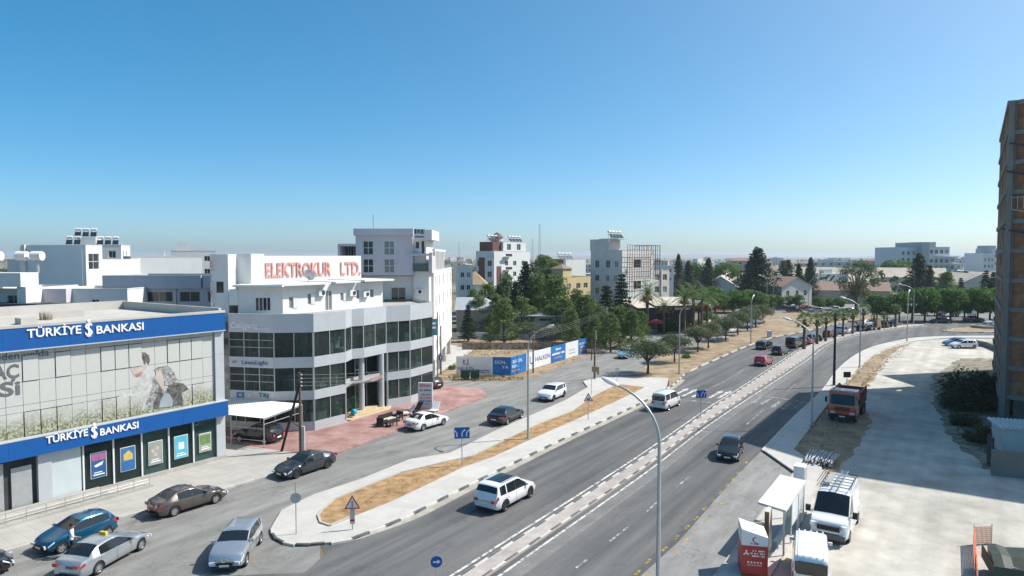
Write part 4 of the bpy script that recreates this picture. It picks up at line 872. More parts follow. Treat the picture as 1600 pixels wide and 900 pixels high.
for (n_, lab, c1, c2), (a, b_, c, d) in zip(post_col, ((545, 120, 650, 258), (740, 85, 838, 215), (922, 48, 1015, 175), (1090, 12, 1180, 135), (1252, -5, 1330, 95))):
    s0, zt = F(a / 4.09, 680 + b_ / 4.09); s1, zb = F(c / 4.09, 680 + d / 4.09)
    m = mat('poster_' + lab.split()[0] + str(len(lab)), c2, .4, .12, 1.3, detail=5); r_ = thing(n_, lab, 'poster', BR, STREET)
    part(r_, 'sheet', m, ((s0 + .04, .045, zb + .04), (s1 - .04, .06, zt - .04))); part(r_, 'frame', M_wframe, ((s0, .062, zb), (s1, .085, zt)))
    w_, h_ = s1 - s0, zt - zb; q = post_col.index((n_, lab, c1, c2))
    def shape(nm, m_, pts): MB().add([(s0 + x * w_, .038, zb + z * h_) for x, z in pts] + [(s0 + x * w_, .044, zb + z * h_) for x, z in pts], (tuple(range(len(pts))), tuple(range(len(pts), 2 * len(pts)))[::-1])).build(nm, m_, r_)
    if q == 0: shape('printed_hull', M_sign, [(.2, .5), (.8, .62), (.7, .48), (.3, .42)]); shape('printed_sky', mat('print_violet', (.30, .12, .22), .5, .2, 2), [(.06, .68), (.94, .68), (.94, .95), (.06, .95)])
    if q == 1: shape('printed_house', mat('print_ochre', (.55, .40, .12), .5, .15, 3), [(.2, .45), (.8, .45), (.8, .68), (.55, .85), (.2, .7)]); shape('printed_lawn', mat('print_deepblue', (.03, .13, .33), .5, .1, 2), [(.05, .04), (.95, .04), (.95, .42), (.05, .36)])
    if q == 2:
        for fx, fz in ((.3, .6), (.62, .68), (.5, .42)): shape('printed_face', I_skin, [(fx + .12 * math.cos(k * .785), fz + .09 * math.sin(k * .785)) for k in range(8)])
    if q == 3: shape('printed_box', M_sign, [(.3, .4), (.7, .4), (.7, .7), (.3, .7)])
    if q == 4: shape('printed_field', mat('print_field', (.14, .24, .10), .5, .3, 3), [(.08, .4), (.92, .4), (.92, .9), (.08, .9)])
    part(r_, 'caption', M_sign, ((s0 + .15, .04, zb + .18), (s1 - .15, .05, zb + .26)), ((s0 + .2, .04, zb + .34), (s1 - .3, .05, zb + .4)))
for q, rr in ((W(-8, 517, 11.4), .35), (W(72, 499, 11.3), .3)):     # dry weeds on the roof
    b = MB()
    for i in range(60):
        a = random.uniform(0, 6.28); r0 = random.uniform(0, rr * 1.5); p = Vector((q.x + r0 * math.cos(a), q.y + r0 * math.sin(a), 11.26)); t = p + Vector((random.uniform(-.2, .2), random.uniform(-.2, .2), random.uniform(.3, .8)))
        b.quad(p, p + Vector((.03, 0, 0)), t)
    tag(b.build('dry_weed', mat('dry_grass', (.36, .25, .12), .9, .2, 3)), 'dry weed tuft on the bank roof, %s' % ('at the left edge' if rr > .32 else 'beside the parapet corner'), 'plant')
# ---------------------------------------------------------------- showroom
Pk = [Vector(p) for p in ((-25.8, 61.9), (-21.4, 61.0), (-17.95, 61.5), (-15.8, 64.6), (-15.68, 66.6), (-14.7, 67.5), (-13.1, 71.0), (-10.9, 72.9), (-9.0, 77.0))]
Pk = [Vector((p.x, p.y, 0)) for p in Pk]
ek = thing('showroom_building', 'three storey silver panelled lighting showroom with zigzag front', 'building', Pk[1]); EO = Pk[1]
LV = dict(par=(9.1, 10.8), w3=(6.87, 9.1), b3=(5.9, 6.87), w2=(3.8, 5.9), b2=(2.96, 3.8), w1=(.95, 2.96), pl=(.0, .95))
def seg(a, b, z0, z1, inset, thick, name, m, k=1, gap=.012, parent=ek):
    """k boxes side by side along a facade segment"""
    a, b = Vector(a) - EO, Vector(b) - EO; d = b - a; L = d.length; d /= L; n = Vector((d.y, -d.x, 0)); rz = math.atan2(d.y, d.x)
    for i in range(k):
        mb = MB(); c = a + d * (L * (i + .5) / k) - n * (inset + thick / 2); mb.box((c.x, c.y, (z0 + z1) / 2), (L / k - gap, thick, z1 - z0), rz); mb.build(name, m, parent)
def facet(i, zz, k, glassy, a=None, b=None):
    a = a or Pk[i]; b = b or Pk[i + 1]
    if glassy:
        seg(a, b, zz[0], zz[1], .10, .02, 'pane', G_shop, k, .05)
        A_, B_ = Vector(a) - EO, Vector(b) - EO
        for j in range(k + 1):
            p = A_.lerp(B_, j / k); d = (B_ - A_).normalized(); n = Vector((d.y, -d.x, 0)); p = p - n * .1; MB().box((p.x, p.y, (zz[0] + zz[1]) / 2), (.08, .10, zz[1] - zz[0]), math.atan2(d.y, d.x)).build('mullion', M_alud, ek)
        if i == 0:
            for f_ in (.38, .68): seg(a, b, zz[0] + (zz[1] - zz[0]) * f_, zz[0] + (zz[1] - zz[0]) * f_ + .05, .06, .06, 'glazing_bar', M_alud, 1)
    else: seg(a, b, zz[0] + .004, zz[1] - .004, 0, .22, 'panel', M_alu, k)
cols_ = [3, 2, 2, 1, 1, 2, 2, 2]
for i in range(8):
    facet(i, LV['par'], max(1, cols_[i] - 1), False); facet(i, LV['w3'], cols_[i], True); facet(i, LV['b3'], max(1, cols_[i] - 1), False)
    if i in (0, 1, 2, 6, 7):
        facet(i, LV['w2'], cols_[i], True); facet(i, LV['b2'], max(1, cols_[i] - 1), False); facet(i, LV['w1'], cols_[i], True); facet(i, LV['pl'], 1, False)
back = Vector((-.83, .56, 0)); Q3, Q6 = Pk[3] + back * 1.3, Pk[6] + back * 1.3; Qm = Q3.lerp(Q6, .5) + back * .4
for a, b_, k in ((Pk[3], Q3, 1), (Q3, Qm, 2), (Qm, Q6, 2), (Q6, Pk[6], 1)):
    facet(9, LV['w2'], k, True, a, b_); facet(9, LV['b2'], k, False, a, b_); facet(9, (.45, 2.96), k, True, a, b_)
poly = [p - EO for p in Pk] + [Vector((-14, 88, 0)) - EO, Vector((-32, 79, 0)) - EO]
def inset_poly(pts, t): 
    c = sum(pts, Vector()) / len(pts); return [p + (c - p).normalized() * t for p in pts]
for z in (.1, 3.4, 6.4, 9.6): MB().prism([(p.x, p.y) for p in inset_poly(poly, .35)], z, z + .12).build('floor_slab', mat('showroom_floor', (.34, .33, .31), .5, .1, 1), ek)
MB().prism([(p.x, p.y) for p in inset_poly(poly, .24)], 10.3, 10.4).build('roof', M_roofgrey, ek)
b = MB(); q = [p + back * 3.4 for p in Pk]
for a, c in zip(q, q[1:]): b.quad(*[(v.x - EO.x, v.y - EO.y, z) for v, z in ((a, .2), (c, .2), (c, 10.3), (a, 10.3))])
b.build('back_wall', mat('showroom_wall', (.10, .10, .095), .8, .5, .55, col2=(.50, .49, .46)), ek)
face(ek, poly[8], poly[9], 0, 10.8, M_dwhite); face(ek, poly[9], poly[10], 0, 10.8, M_dwhite); face(ek, poly[10], poly[0], 0, 10.8, M_dwhite)
for p, h in (((-15.17, 68.3), 5.9), ((-13.6, 70.5), 5.9)): MB().lathe([(.30, .14), (.30, h)], 18, c=(p[0] - EO.x, p[1] - EO.y, 0)).build('column', M_alu, ek, 60)
for p in ((-19.5, 63.2), (-16.6, 66.8), (-12.6, 73.6), (-23.2, 63.4)): MB().lathe([(.25, .2), (.25, 10.2)], 12, c=(p[0] - EO.x, p[1] - EO.y, 0)).build('column', M_white, ek, 60)
M_beige = mat('beige_stone', (.50, .40, .26), .7, .1, 2)
st = [Pk[3] + Vector((.3, .5, 0)), Vector((-14.2, 67.2, 0)), Vector((-12.6, 69.9, 0)), Pk[6] + Vector((.4, .4, 0)), Q6, Qm, Q3]
for i in range(3):
    k = 1 - i * .22; c = (Q3 + Q6) / 2; MB().prism([((c + (p - c) * k).x - EO.x, (c + (p - c) * k).y - EO.y) for p in st], .1 + i * .14, .24 + i * .14 - .003).build('step', M_beige, ek)
rs = random.Random(4); M_curt = mat('pale_curtain', (.42, .50, .48), .9, .08, 2); M_unit = mat('display_unit', (.12, .10, .085), .7, .4, 1, col2=(.38, .35, .31))
for i in range(8):
    for z0, z1 in ((.3, 2.9), (3.55, 5.85), (6.55, 9.05)):
        if i in (3, 4, 5) and z0 < 6: continue
        a, c = Pk[i] - EO, Pk[i + 1] - EO; L = (c - a).length; e_ = (c - a) / L
        for _ in range(int(L * 2.4)):
            f = rs.uniform(.12, .88); p = a.lerp(c, f) + Vector((-e_.y, e_.x, 0)) * rs.uniform(.75, 1.2); k = rs.random()
            if k < .3: MB().box((p.x, p.y, (z0 + z1) / 2), (rs.uniform(.25, .6), .06, z1 - z0 - .1), math.atan2(e_.y, e_.x)).build('curtain', M_curt, ek)
            else: hh = rs.uniform(.4, 1.5); MB().box((p.x, p.y, z0 + hh / 2), (rs.uniform(.4, 1.1), rs.uniform(.3, .6), hh), rs.uniform(0, 3)).build('display_unit', M_unit if k < .5 else M_white if k < .8 else M_curt, ek)
            if k > .6: MB().lathe([(.04, .5), (.05, .3), (.22, .12), (.26, 0), (0, .02)], 10, c=(p.x, p.y, z1 - rs.uniform(.7, 1.1))).build('pendant_lamp', rs.choice((M_steel, M_white, M_curt)), ek)
# lettering on the showroom
def seg_text(i, t, f, z, sz, m, w=None, shear=0, bold=0, name='lettering', ext=.02):
    a, b_ = Pk[i] - EO, Pk[i + 1] - EO; d = (b_ - a).normalized(); n = Vector((d.y, -d.x, 0)); p = a.lerp(b_, f) + n * .03
    return lettering(ek, t, sz, (p.x, p.y, z), (R(90), 0, math.atan2(d.y, d.x)), m, ext, name, w, shear=shear, bold=bold)
M_ltgrey = mat('letter_grey', (.82, .83, .84), .5, .03, 2); M_ltblue = mat('letter_blue', (.02, .17, .38), .5, .05, 2); M_ltred = mat('letter_red', (.58, .20, .17), .7, .12, 2, col2=(.66, .36, .31)); M_teal = mat('letter_teal', (.02, .22, .30), .5, .05, 2)
seg_text(0, 'Calligaris', .36, 9.72, .78, M_ltgrey, 2.7, .25, .01); part(ek, 'underline', M_ltgrey, ((-1.65, .08, 9.42), (-.25, .12, 9.5))); seg_text(0, 'LineaLight', .58, 6.36, .55, M_ltblue, 2.6); seg_text(0, '=', .12, 6.36, .6, M_ltblue, .5, .5)
a = Pk[0] - EO; part(ek, 'sign_plate', M_ltblue, ((a.x + .75, -.075 + (Pk[0].y - EO.y) * .75, 3.16), (a.x + 2.2, .02 + (Pk[0].y - EO.y) * .7, 3.62)))
seg_text(0, 'BG', .23, 3.39, .36, M_sign, .5, ext=.08, bold=.01); [small_print(ek, .72, .1, (-4.4 * .59 , (Pk[0].y - EO.y) * .59 - .115, z_), math.atan2(EO.y - Pk[0].y, EO.x - Pk[0].x), M_sign, 3) for z_ in (3.47, 3.3)]; seg_text(0, 'T&J', .76, 3.42, .5, M_teal, 1.0, bold=.01)
d = (Pk[6] - Pk[5]).normalized(); c = Vector((-14.2, 69.3, 0)) - EO
part(ek, 'canopy_fascia', M_alu, ((c.x - .02, c.y - .02, 4.2), (c.x, c.y, 4.21)))
o = lettering(ek, 'ELEKTROKUR', .34, (c.x + .35, c.y, 3.55), (R(90), 0, math.atan2(d.y, d.x)), M_ltred, .02, bold=.008)
q = MB(); q.bar((-15.17 - EO.x + .1, 68.3 - EO.y, 3.55), (-13.6 - EO.x + .1, 70.5 - EO.y, 3.55), .1, .7); q.build('entrance_fascia', M_alu, ek)
# white rooftop storey, stair tower and sign wall
ph = thing('rooftop_storey', 'white rooftop storey with overhanging roof slabs on top of the showroom', 'building', Vector((-21.7, 64.5, 10.42)), STREET)
M_shut = mat('white_louvre', (.62, .62, .60), .6, .1, 1, stretch=((1, 1, 14), 0), bump=.3)
wins = [(.7, 1.7, .55, 1.7), (2.9, 3.8, .8, 1.9), (5.1, 6.0, 0.05, 2.1), (7.1, 7.8, .95, 1.8), (9.3, 9.8, 1.0, 2.0), (11.3, 11.85, 1.05, 2.0)]
face(ph, (0, 0), (13.2, 0), 0, 2.75, M_white, wins, dep=.1, gm=G_pale); face(ph, (13.2, 0), (13.2, 6), 0, 2.75, M_white); face(ph, (0, 6), (0, 0), 0, 2.75, M_white)
parts(ph, 'shutter', M_shut, ((1.2, -.04, .55), (1.7, .02, 1.7)), ((3.3, -.04, .8), (3.8, .02, 1.9)), ((7.5, -.04, .95), (7.8, .02, 1.8)))
parts(ph, 'roof_slab', M_white, ((-.6, -.8, 2.76), (5.2, 6.5, 2.95)), ((5.9, -.7, 2.80), (9.3, 6.5, 2.98)), ((9.6, -1.0, 2.86), (14.0, 6.5, 3.05)))
wl = thing('rooftop_wing', 'shaded white rooftop wing with a barred window beside the stair tower', 'building', Vector((-25.6, 63.7, 10.42)), 0)
face(wl, (0, 0), (3.9, .8), 0, 2.7, M_white, [(1.5, 2.9, .4, 1.7, G_win)], dep=.1, sashes=4); face(wl, (3.9, .8), (3.9, 3), 0, 2.7, M_white)
part(wl, 'roof_slab', M_white, ((-.3, -.5, 2.71), (4.3, 3, 2.9)))
tw_ = thing('stair_tower', 'white stair tower with pink vertical letters left of the rooftop sign', 'building', Vector((-28.3, 64, 0)), 0)
block(tw_, 0, 0, 1.7, 3.2, 0, 16.15, M_white, f=[(.55, 1.25, 12.55, 13.6, G_win)], par=0, sashes=2, frame=M_dframe)
block(tw_, 1.7, 2.0, 3.1, 5.5, 10.4, 16.2, M_white, par=0)
for t, y in (('E', 415), ('L', 438), ('E', 460), ('K', 482)): lettering(tw_, t, 1.4, (.16, -.12, zat(y, 64)), (R(90), 0, R(-62)), M_ltred, .05, bold=.02)
part(tw_, 'cistern', M_white, ((1.9, -.4, 11.4), (2.7, .5, 12.9)))
sg = thing('rooftop_sign', 'white rooftop wall with big red letters ELEKTROKUR LTD.', 'sign', Vector((-25.3, 67.8, 10.4)), STREET)
part(sg, 'wall', M_white, ((0, 0, 0), (13.9, .3, 5.62)), ((0, .3, 0), (.3, 6, 5.6)), ((.0, 5.7, 0), (13.9, 6, 5.3)))
for t, x0, x1 in (('ELEKTROKUR', .95, 9.35), ('LTD.', 10.75, 13.75)):
    lettering(sg, t, 2.05, ((x0 + x1) / 2, -.06, 4.1), Rb, M_ltred, .05, 'lettering', x1 - x0, bold=.03)
dish = thing('satellite_dish', 'grey satellite dish on the showroom roof under the red letters', 'satellite dish', Vector((-20.6, 69.0, 13.4)))
MB().lathe([(0, 0), (.3, .05), (.5, .14), (.62, .24), (.6, .25), (.3, .07), (0, .03)], 18, Matrix.Rotation(R(-65), 3, 'X') @ Matrix.Rotation(R(20), 3, 'Y'), (0, 0, .6)).build('dish', mat('dish_grey', (.45, .45, .44), .5, .1, 3), dish, 60); MB().tube([(0, .1, 0), (0, .1, .6)], .04, 6).build('mast', M_steel, dish)
# carport
cp = thing('carport', 'carport with white corrugated roof beside the bank', 'carport', W(408, 699))
c0 = W(408, 699); cq = [W(358, 622, 3.0) - c0, W(472, 631.5, 2.95) - c0, W(412, 654, 2.6) - c0, W(352, 648, 2.6) - c0]
n_ = 30; b = MB()
for i in range(n_):
    a0, a1 = cq[0].lerp(cq[1], i / n_), cq[0].lerp(cq[1], (i + 1) / n_); b0, b1 = cq[3].lerp(cq[2], i / n_), cq[3].lerp(cq[2], (i + 1) / n_); am, bm_ = (a0 + a1) / 2 + Vector((0, 0, .07)), (b0 + b1) / 2 + Vector((0, 0, .07))
    b.quad(b0, bm_, am, a0); b.quad(bm_, b1, a1, am)
    for q in ((b0, bm_, am, a0), (bm_, b1, a1, am)): b.quad(*[p - Vector((0, 0, .015)) for p in q[::-1]])
b.build('roof', mat('white_sheet', (.72, .72, .69), .6, .04, 1, dirt=.12), cp)
for p in (cq[2], cq[1], cq[3].lerp(cq[2], .15), cq[0].lerp(cq[1], .1)): MB().bar((p.x, p.y, .1), (p.x, p.y, p.z - .02), .07).build('post', M_alud, cp)
for z in (.7, 1.7): MB().bar((cq[2].x, cq[2].y, z), (cq[3].x, cq[3].y, z), .04).build('rail_bar', M_alud, cp)
MB().bar(cq[2] - Vector((0, 0, .1)), cq[1] - Vector((0, 0, .1)), .06).build('rail_bar', M_alud, cp); MB().bar(cq[2] - Vector((0, 0, .5)), cq[1] - Vector((0, 0, .7)), .05).build('rail_bar', M_alud, cp)
# show pieces behind the glass
def show(name, lab, p, z, kind):
    o = thing(name, lab, name.replace('_', ' '), (p[0], p[1], z))
    if kind == 'chair':
        part(o, 'seat', M_white, ((-.3, -.3, .38), (.3, .3, .48))); part(o, 'backrest', M_white, ((-.3, .24, .48), (.3, .32, .95)))
        for x in (-.26, .26):
            for y in (-.26, .26): part(o, 'leg', M_white, ((x - .03, y - .03, 0), (x + .03, y + .03, .38)))
    elif kind == 'table':
        part(o, 'table_top', M_wframe, ((-.8, -.45, .7), (.8, .45, .75)))
        for x in (-.7, .7): part(o, 'leg', M_wframe, ((x - .04, -.35, 0), (x + .04, .35, .7)))
    elif kind == 'lamp':
        MB().lathe([(.18, 0), (.18, .03), (.02, .04), (.02, 1.35), (.05, 1.36)], 10).build('stand', M_steel, o); MB().lathe([(.26, 1.3), (.18, 1.7), (.0, 1.7)], 12).build('lamp_shade', M_wframe, o)
    elif kind == 'ring':
        b = MB(); b.tube([(.75 * math.cos(t), 0, 1.2 + .75 * math.sin(t)) for t in [i * math.pi / 10 for i in range(21)]], .035, 6); b.tube([(.45 * math.cos(t), .1, 1.25 + .62 * math.sin(t)) for t in [i * math.pi / 10 for i in range(21)]], .03, 6); b.build('ring', M_steel, o)
show('ring_chandelier', 'big steel ring chandelier in the upper corner window', (-20.0, 62.4), 6.6, 'ring')
for n_, lab, p, z, k in (('armchair', 'white armchair on the middle floor behind the pole', (-19.2, 62.6), 3.55, 'chair'), ('armchair', 'white armchair on the middle floor left of the pole', (-20.4, 62.5), 3.55, 'chair'), ('side_table', 'white table on the top floor at the middle bay', (-16.8, 64.9), 6.52, 'table'), ('armchair', 'white armchair on the top floor at the right bay', (-14.9, 69.0), 6.52, 'chair'), ('armchair', 'white armchair beside another at the top right bay', (-14.3, 70.2), 6.52, 'chair'), ('floor_lamp', 'white floor lamp on the top floor near the right end', (-10.8, 74.6), 6.52, 'lamp'), ('side_table', 'white table on the middle floor at the left bay', (-23.0, 62.6), 3.55, 'table'), ('side_table', 'white table on the top floor at the left bay', (-22.8, 62.6), 6.52, 'table'), ('armchair', 'white armchair on the ground floor by the plaza', (-16.9, 65.0), .25, 'chair'), ('floor_lamp', 'white floor lamp on the middle floor at the right bay', (-12.2, 72.9), 3.55, 'lamp')): show(n_, lab, p, z, k)
# ---------------------------------------------------------------- lilac apartment house behind
ap = thing('apartment_house', 'lilac and white apartment house behind the showroom with slatted roof frame', 'building', (-10, 84, 0))
block(ap, -9.2, 3.2, 0, 29, 2.6, 14.1, M_white, r=[o for x, w in ((2.5, .8), (4.6, .45), (6.6, .8), (12.5, .8), (15.5, .45), (19, .8), (24, .8)) for o in grid([x], (4.2, 7.1, 10.0, 12.7), w, 1.5)], par=.4, sashes=1)
face(ap, (-9.2, 3.2), (0, 3.2), 0, 2.6, M_dwhite)
for y in (5, 12, 19, 27): part(ap, 'pillar', M_white, ((-.6, y, 0), (-.1, y + .5, 2.6)))
for y in (19.05, 27.05): part(ap, 'pillar_guard', mat('guard_yellow', (.65, .36, .04), .6, .1, 3), ((-.64, y - .04, 0), (-.06, y + .5, .9)))
block(ap, -9.2, 0, -2.2, 8, 13.6, 18.5, M_lilac, par=0, f=[(.9, 2.15, 13.95, 15.65), (.9, 2.15, 16.15, 17.85), (3.5, 4.75, 13.95, 15.65, G_pale), (3.5, 4.75, 16.15, 17.85, G_pale)], rows=2)
part(ap, 'roof_band', M_lilac, ((-9.4, -.3, 18.51), (-2.1, 8, 19.35)))
block(ap, -2.2, .6, -.6, 8, 14.2, 18.3, M_white, par=0, f=[(.25, .75, 16.9, 17.8), (.95, 1.4, 16.3, 17.9)])
part(ap, 'balcony', M_lilac, ((-2.6, -.3, 16.02), (.2, .58, 16.3)), ((-.2, -.3, 13.9), (.2, 3.1, 16.02)))
part(ap, 'balustrade', glass('balcony_glass', (.12, .16, .15), .05, .5, alpha=.5), ((-2.15, -.25, 14.15), (-.25, -.2, 15.1)))
block(ap, -2.2, .61, -.3, 3.1, 2.6, 14.1, M_white, par=0)
block(ap, -9.2, 1.2, -2.25, 3.1, 2.6, 13.5, M_white, par=0, f=[(4.1, 5.9, 10.0, 12.1, G_win), (.6, 1.6, 10.3, 11.9, G_win), (4.1, 5.9, 7.0, 9.1, G_win)])
for z in (9.6, 6.6):
    part(ap, 'balcony', M_white, ((-5.7, -.2, z), (-2.3, 1.19, z + .25))); part(ap, 'balustrade', MATS['balcony_glass'], ((-5.7, -.2, z + .26), (-2.3, -.15, z + 1.1)))
parts(ap, 'roof_frame', M_lilac, ((-11.4, 0, 17.2), (-9.22, 6, 17.5)), ((-11.4, 0, 12), (-11.1, 6, 17.2)))
for i in range(5): part(ap, 'slat', M_white, ((-10.9 + i * .36, 3.0, 13.5), (-10.78 + i * .36, 5.5, 17.2)))
part(ap, 'roof_band', M_white, ((-.6, -.3, 18.0), (.2, 8, 19.2)))
part(ap, 'sign_board', M_white, ((-2.0, -.36, 18.0), (-.62, -.3, 19.3)))
small_print(ap, 1.25, .62, (-1.32, -.37, 18.98), 0, M_print, 5); small_print(ap, 1.1, .26, (-1.3, -.37, 18.35), 0, M_print, 6)
for i in range(8): part(ap, 'fin', M_white, ((-.12, 4 + i * 1.6, 14.25), (.12, 4.5 + i * 1.6, 16.6)))
part(ap, 'balustrade', M_white, ((-.2, 3.3, 16.6), (.15, 17.5, 16.9))); part(ap, 'balustrade', MATS['balcony_glass'], ((-.1, 18, 14.25), (-.04, 28.9, 15.3)))
block(ap, -8, 9, -2.5, 22, 14.1, 17.4, M_white, par=.2)
solar(ap, -4.5, 10, 17.3, 3, 1.0)
MB().tube([(-7.4, 2, 19.3), (-7.4, 2, 21.1)], .06, 6).build('mast', M_steel, ap)

def aircon(root, x, y, z, rz=0):
    b = MB(); b.box((x, y, z), (.85, .32, .6), rz); o_ = b.build('air_conditioner', M_wframe, root); MB().lathe([(0, 0), (.22, 0), (.22, .02), (0, .02)], 14, Matrix.Rotation(rz, 3, 'Z') @ Matrix.Rotation(R(90), 3, 'X'), (x + .12 * math.cos(rz) + .165 * math.sin(rz), y - .165 * math.cos(rz) + .12 * math.sin(rz), z)).build('fan_grille', M_char if 'M_char' in globals() else M_dframe, o_)
for x, y, z in ((-8.4, .95, 12.6), (-3.2, .95, 8.8), (-7.6, .95, 9.4), (-1.5, .4, 11.6), (-1.2, .4, 8.2)): aircon(ap, x, y, z)
for x, z in ((4.5, 1.9), (8.6, 1.7), (10.5, 1.5)): aircon(ph, x, -.18, z)
# ================================================================ TREES
def leaf_mat(name, c1, c2, trans=.25):
    m = bpy.data.materials.new(name); m.use_nodes = True; t = m.node_tree; n = t.nodes; l = t.links; p = n['Principled BSDF']; p.inputs['Roughness'].default_value = .65; p.inputs['Specular IOR Level'].default_value = .25
    g = n.new('ShaderNodeNewGeometry'); tc = n.new('ShaderNodeTexCoord'); nz = n.new('ShaderNodeTexNoise'); nz.inputs['Scale'].default_value = .7; nz.inputs['Detail'].default_value = 2; l.new(tc.outputs['Object'], nz.inputs['Vector'])
    a = n.new('ShaderNodeMath'); a.operation = 'MULTIPLY_ADD'; a.inputs[1].default_value = .45; l.new(g.outputs['Random Per Island'], a.inputs[0]); 
    b = n.new('ShaderNodeMath'); b.operation = 'MULTIPLY_ADD'; b.inputs[1].default_value = 1.2; b.inputs[2].default_value = -.33; l.new(nz.outputs[0], b.inputs[0]); l.new(b.outputs[0], a.inputs[2])
    rp = n.new('ShaderNodeValToRGB'); e = rp.color_ramp.elements; e[0].position = .1; e[0].color = (*c1, 1); e[1].position = .85; e[1].color = (*c2, 1); l.new(a.outputs[0], rp.inputs[0]); l.new(rp.outputs[0], p.inputs['Base Color'])
    tr = n.new('ShaderNodeBsdfTranslucent'); l.new(rp.outputs[0], tr.inputs[0]); mx = n.new('ShaderNodeMixShader'); mx.inputs[0].default_value = trans
    l.new(p.outputs[0], mx.inputs[1]); l.new(tr.outputs[0], mx.inputs[2]); l.new(mx.outputs[0], n['Material Output'].inputs[0]); MATS[name] = m; return m
L_pine = leaf_mat('pine_leaf', (0.062, 0.103, 0.031), (0.179, 0.255, 0.070)); L_dark = leaf_mat('dark_conifer_leaf', (0.014, 0.030, 0.017), (0.046, 0.078, 0.037)); L_olive = leaf_mat('olive_leaf', (0.067, 0.092, 0.045), (0.186, 0.216, 0.111))
L_fic = leaf_mat('ficus_leaf', (0.045, 0.100, 0.026), (0.145, 0.270, 0.060), .38); L_euc = leaf_mat('eucalyptus_leaf', (0.054, 0.088, 0.041), (0.169, 0.209, 0.095)); L_palm = leaf_mat('palm_leaf', (0.049, 0.097, 0.029), (0.179, 0.259, 0.082)); L_bush = leaf_mat('bush_leaf', (0.023, 0.040, 0.017), (0.081, 0.109, 0.040)); L_grey = leaf_mat('grey_bush_leaf', (0.069, 0.092, 0.057), (0.172, 0.196, 0.127))
M_bark = mat('bark', (.10, .075, .055), .95, .25, 5, .4, stretch=((1, 1, .2), 0)); M_palmt = mat('palm_trunk', (.15, .11, .08), .95, .3, 4, .5, stretch=((1, 1, 5), 0))
rnd = random.Random(11)
def rvec():
    while 1:
        v = Vector((rnd.uniform(-1, 1), rnd.uniform(-1, 1), rnd.uniform(-1, 1)))
        if .05 < v.length < 1: return v.normalized()
def leaves(mb, c, rad, n, ls, asp=.5, shell=.5, droop=0.0):
    c = Vector(c)
    for _ in range(n):
        d = rvec(); k = shell + (1 - shell) * rnd.random() ** .6; k *= 1 + .18 * rnd.random()
        p = c + Vector((d.x * rad[0], d.y * rad[1], d.z * rad[2])) * k; nn = (d * .8 + rvec()).normalized(); a = nn.cross(rvec()).normalized(); b = nn.cross(a); s = ls * rnd.uniform(.6, 1.35)
        a = a * s; b = b * s * asp; a.z -= droop * s
        mb.add((p - a - b * .3, p - b, p + a, p + b), ((0, 1, 2, 3),))
TREES = {}
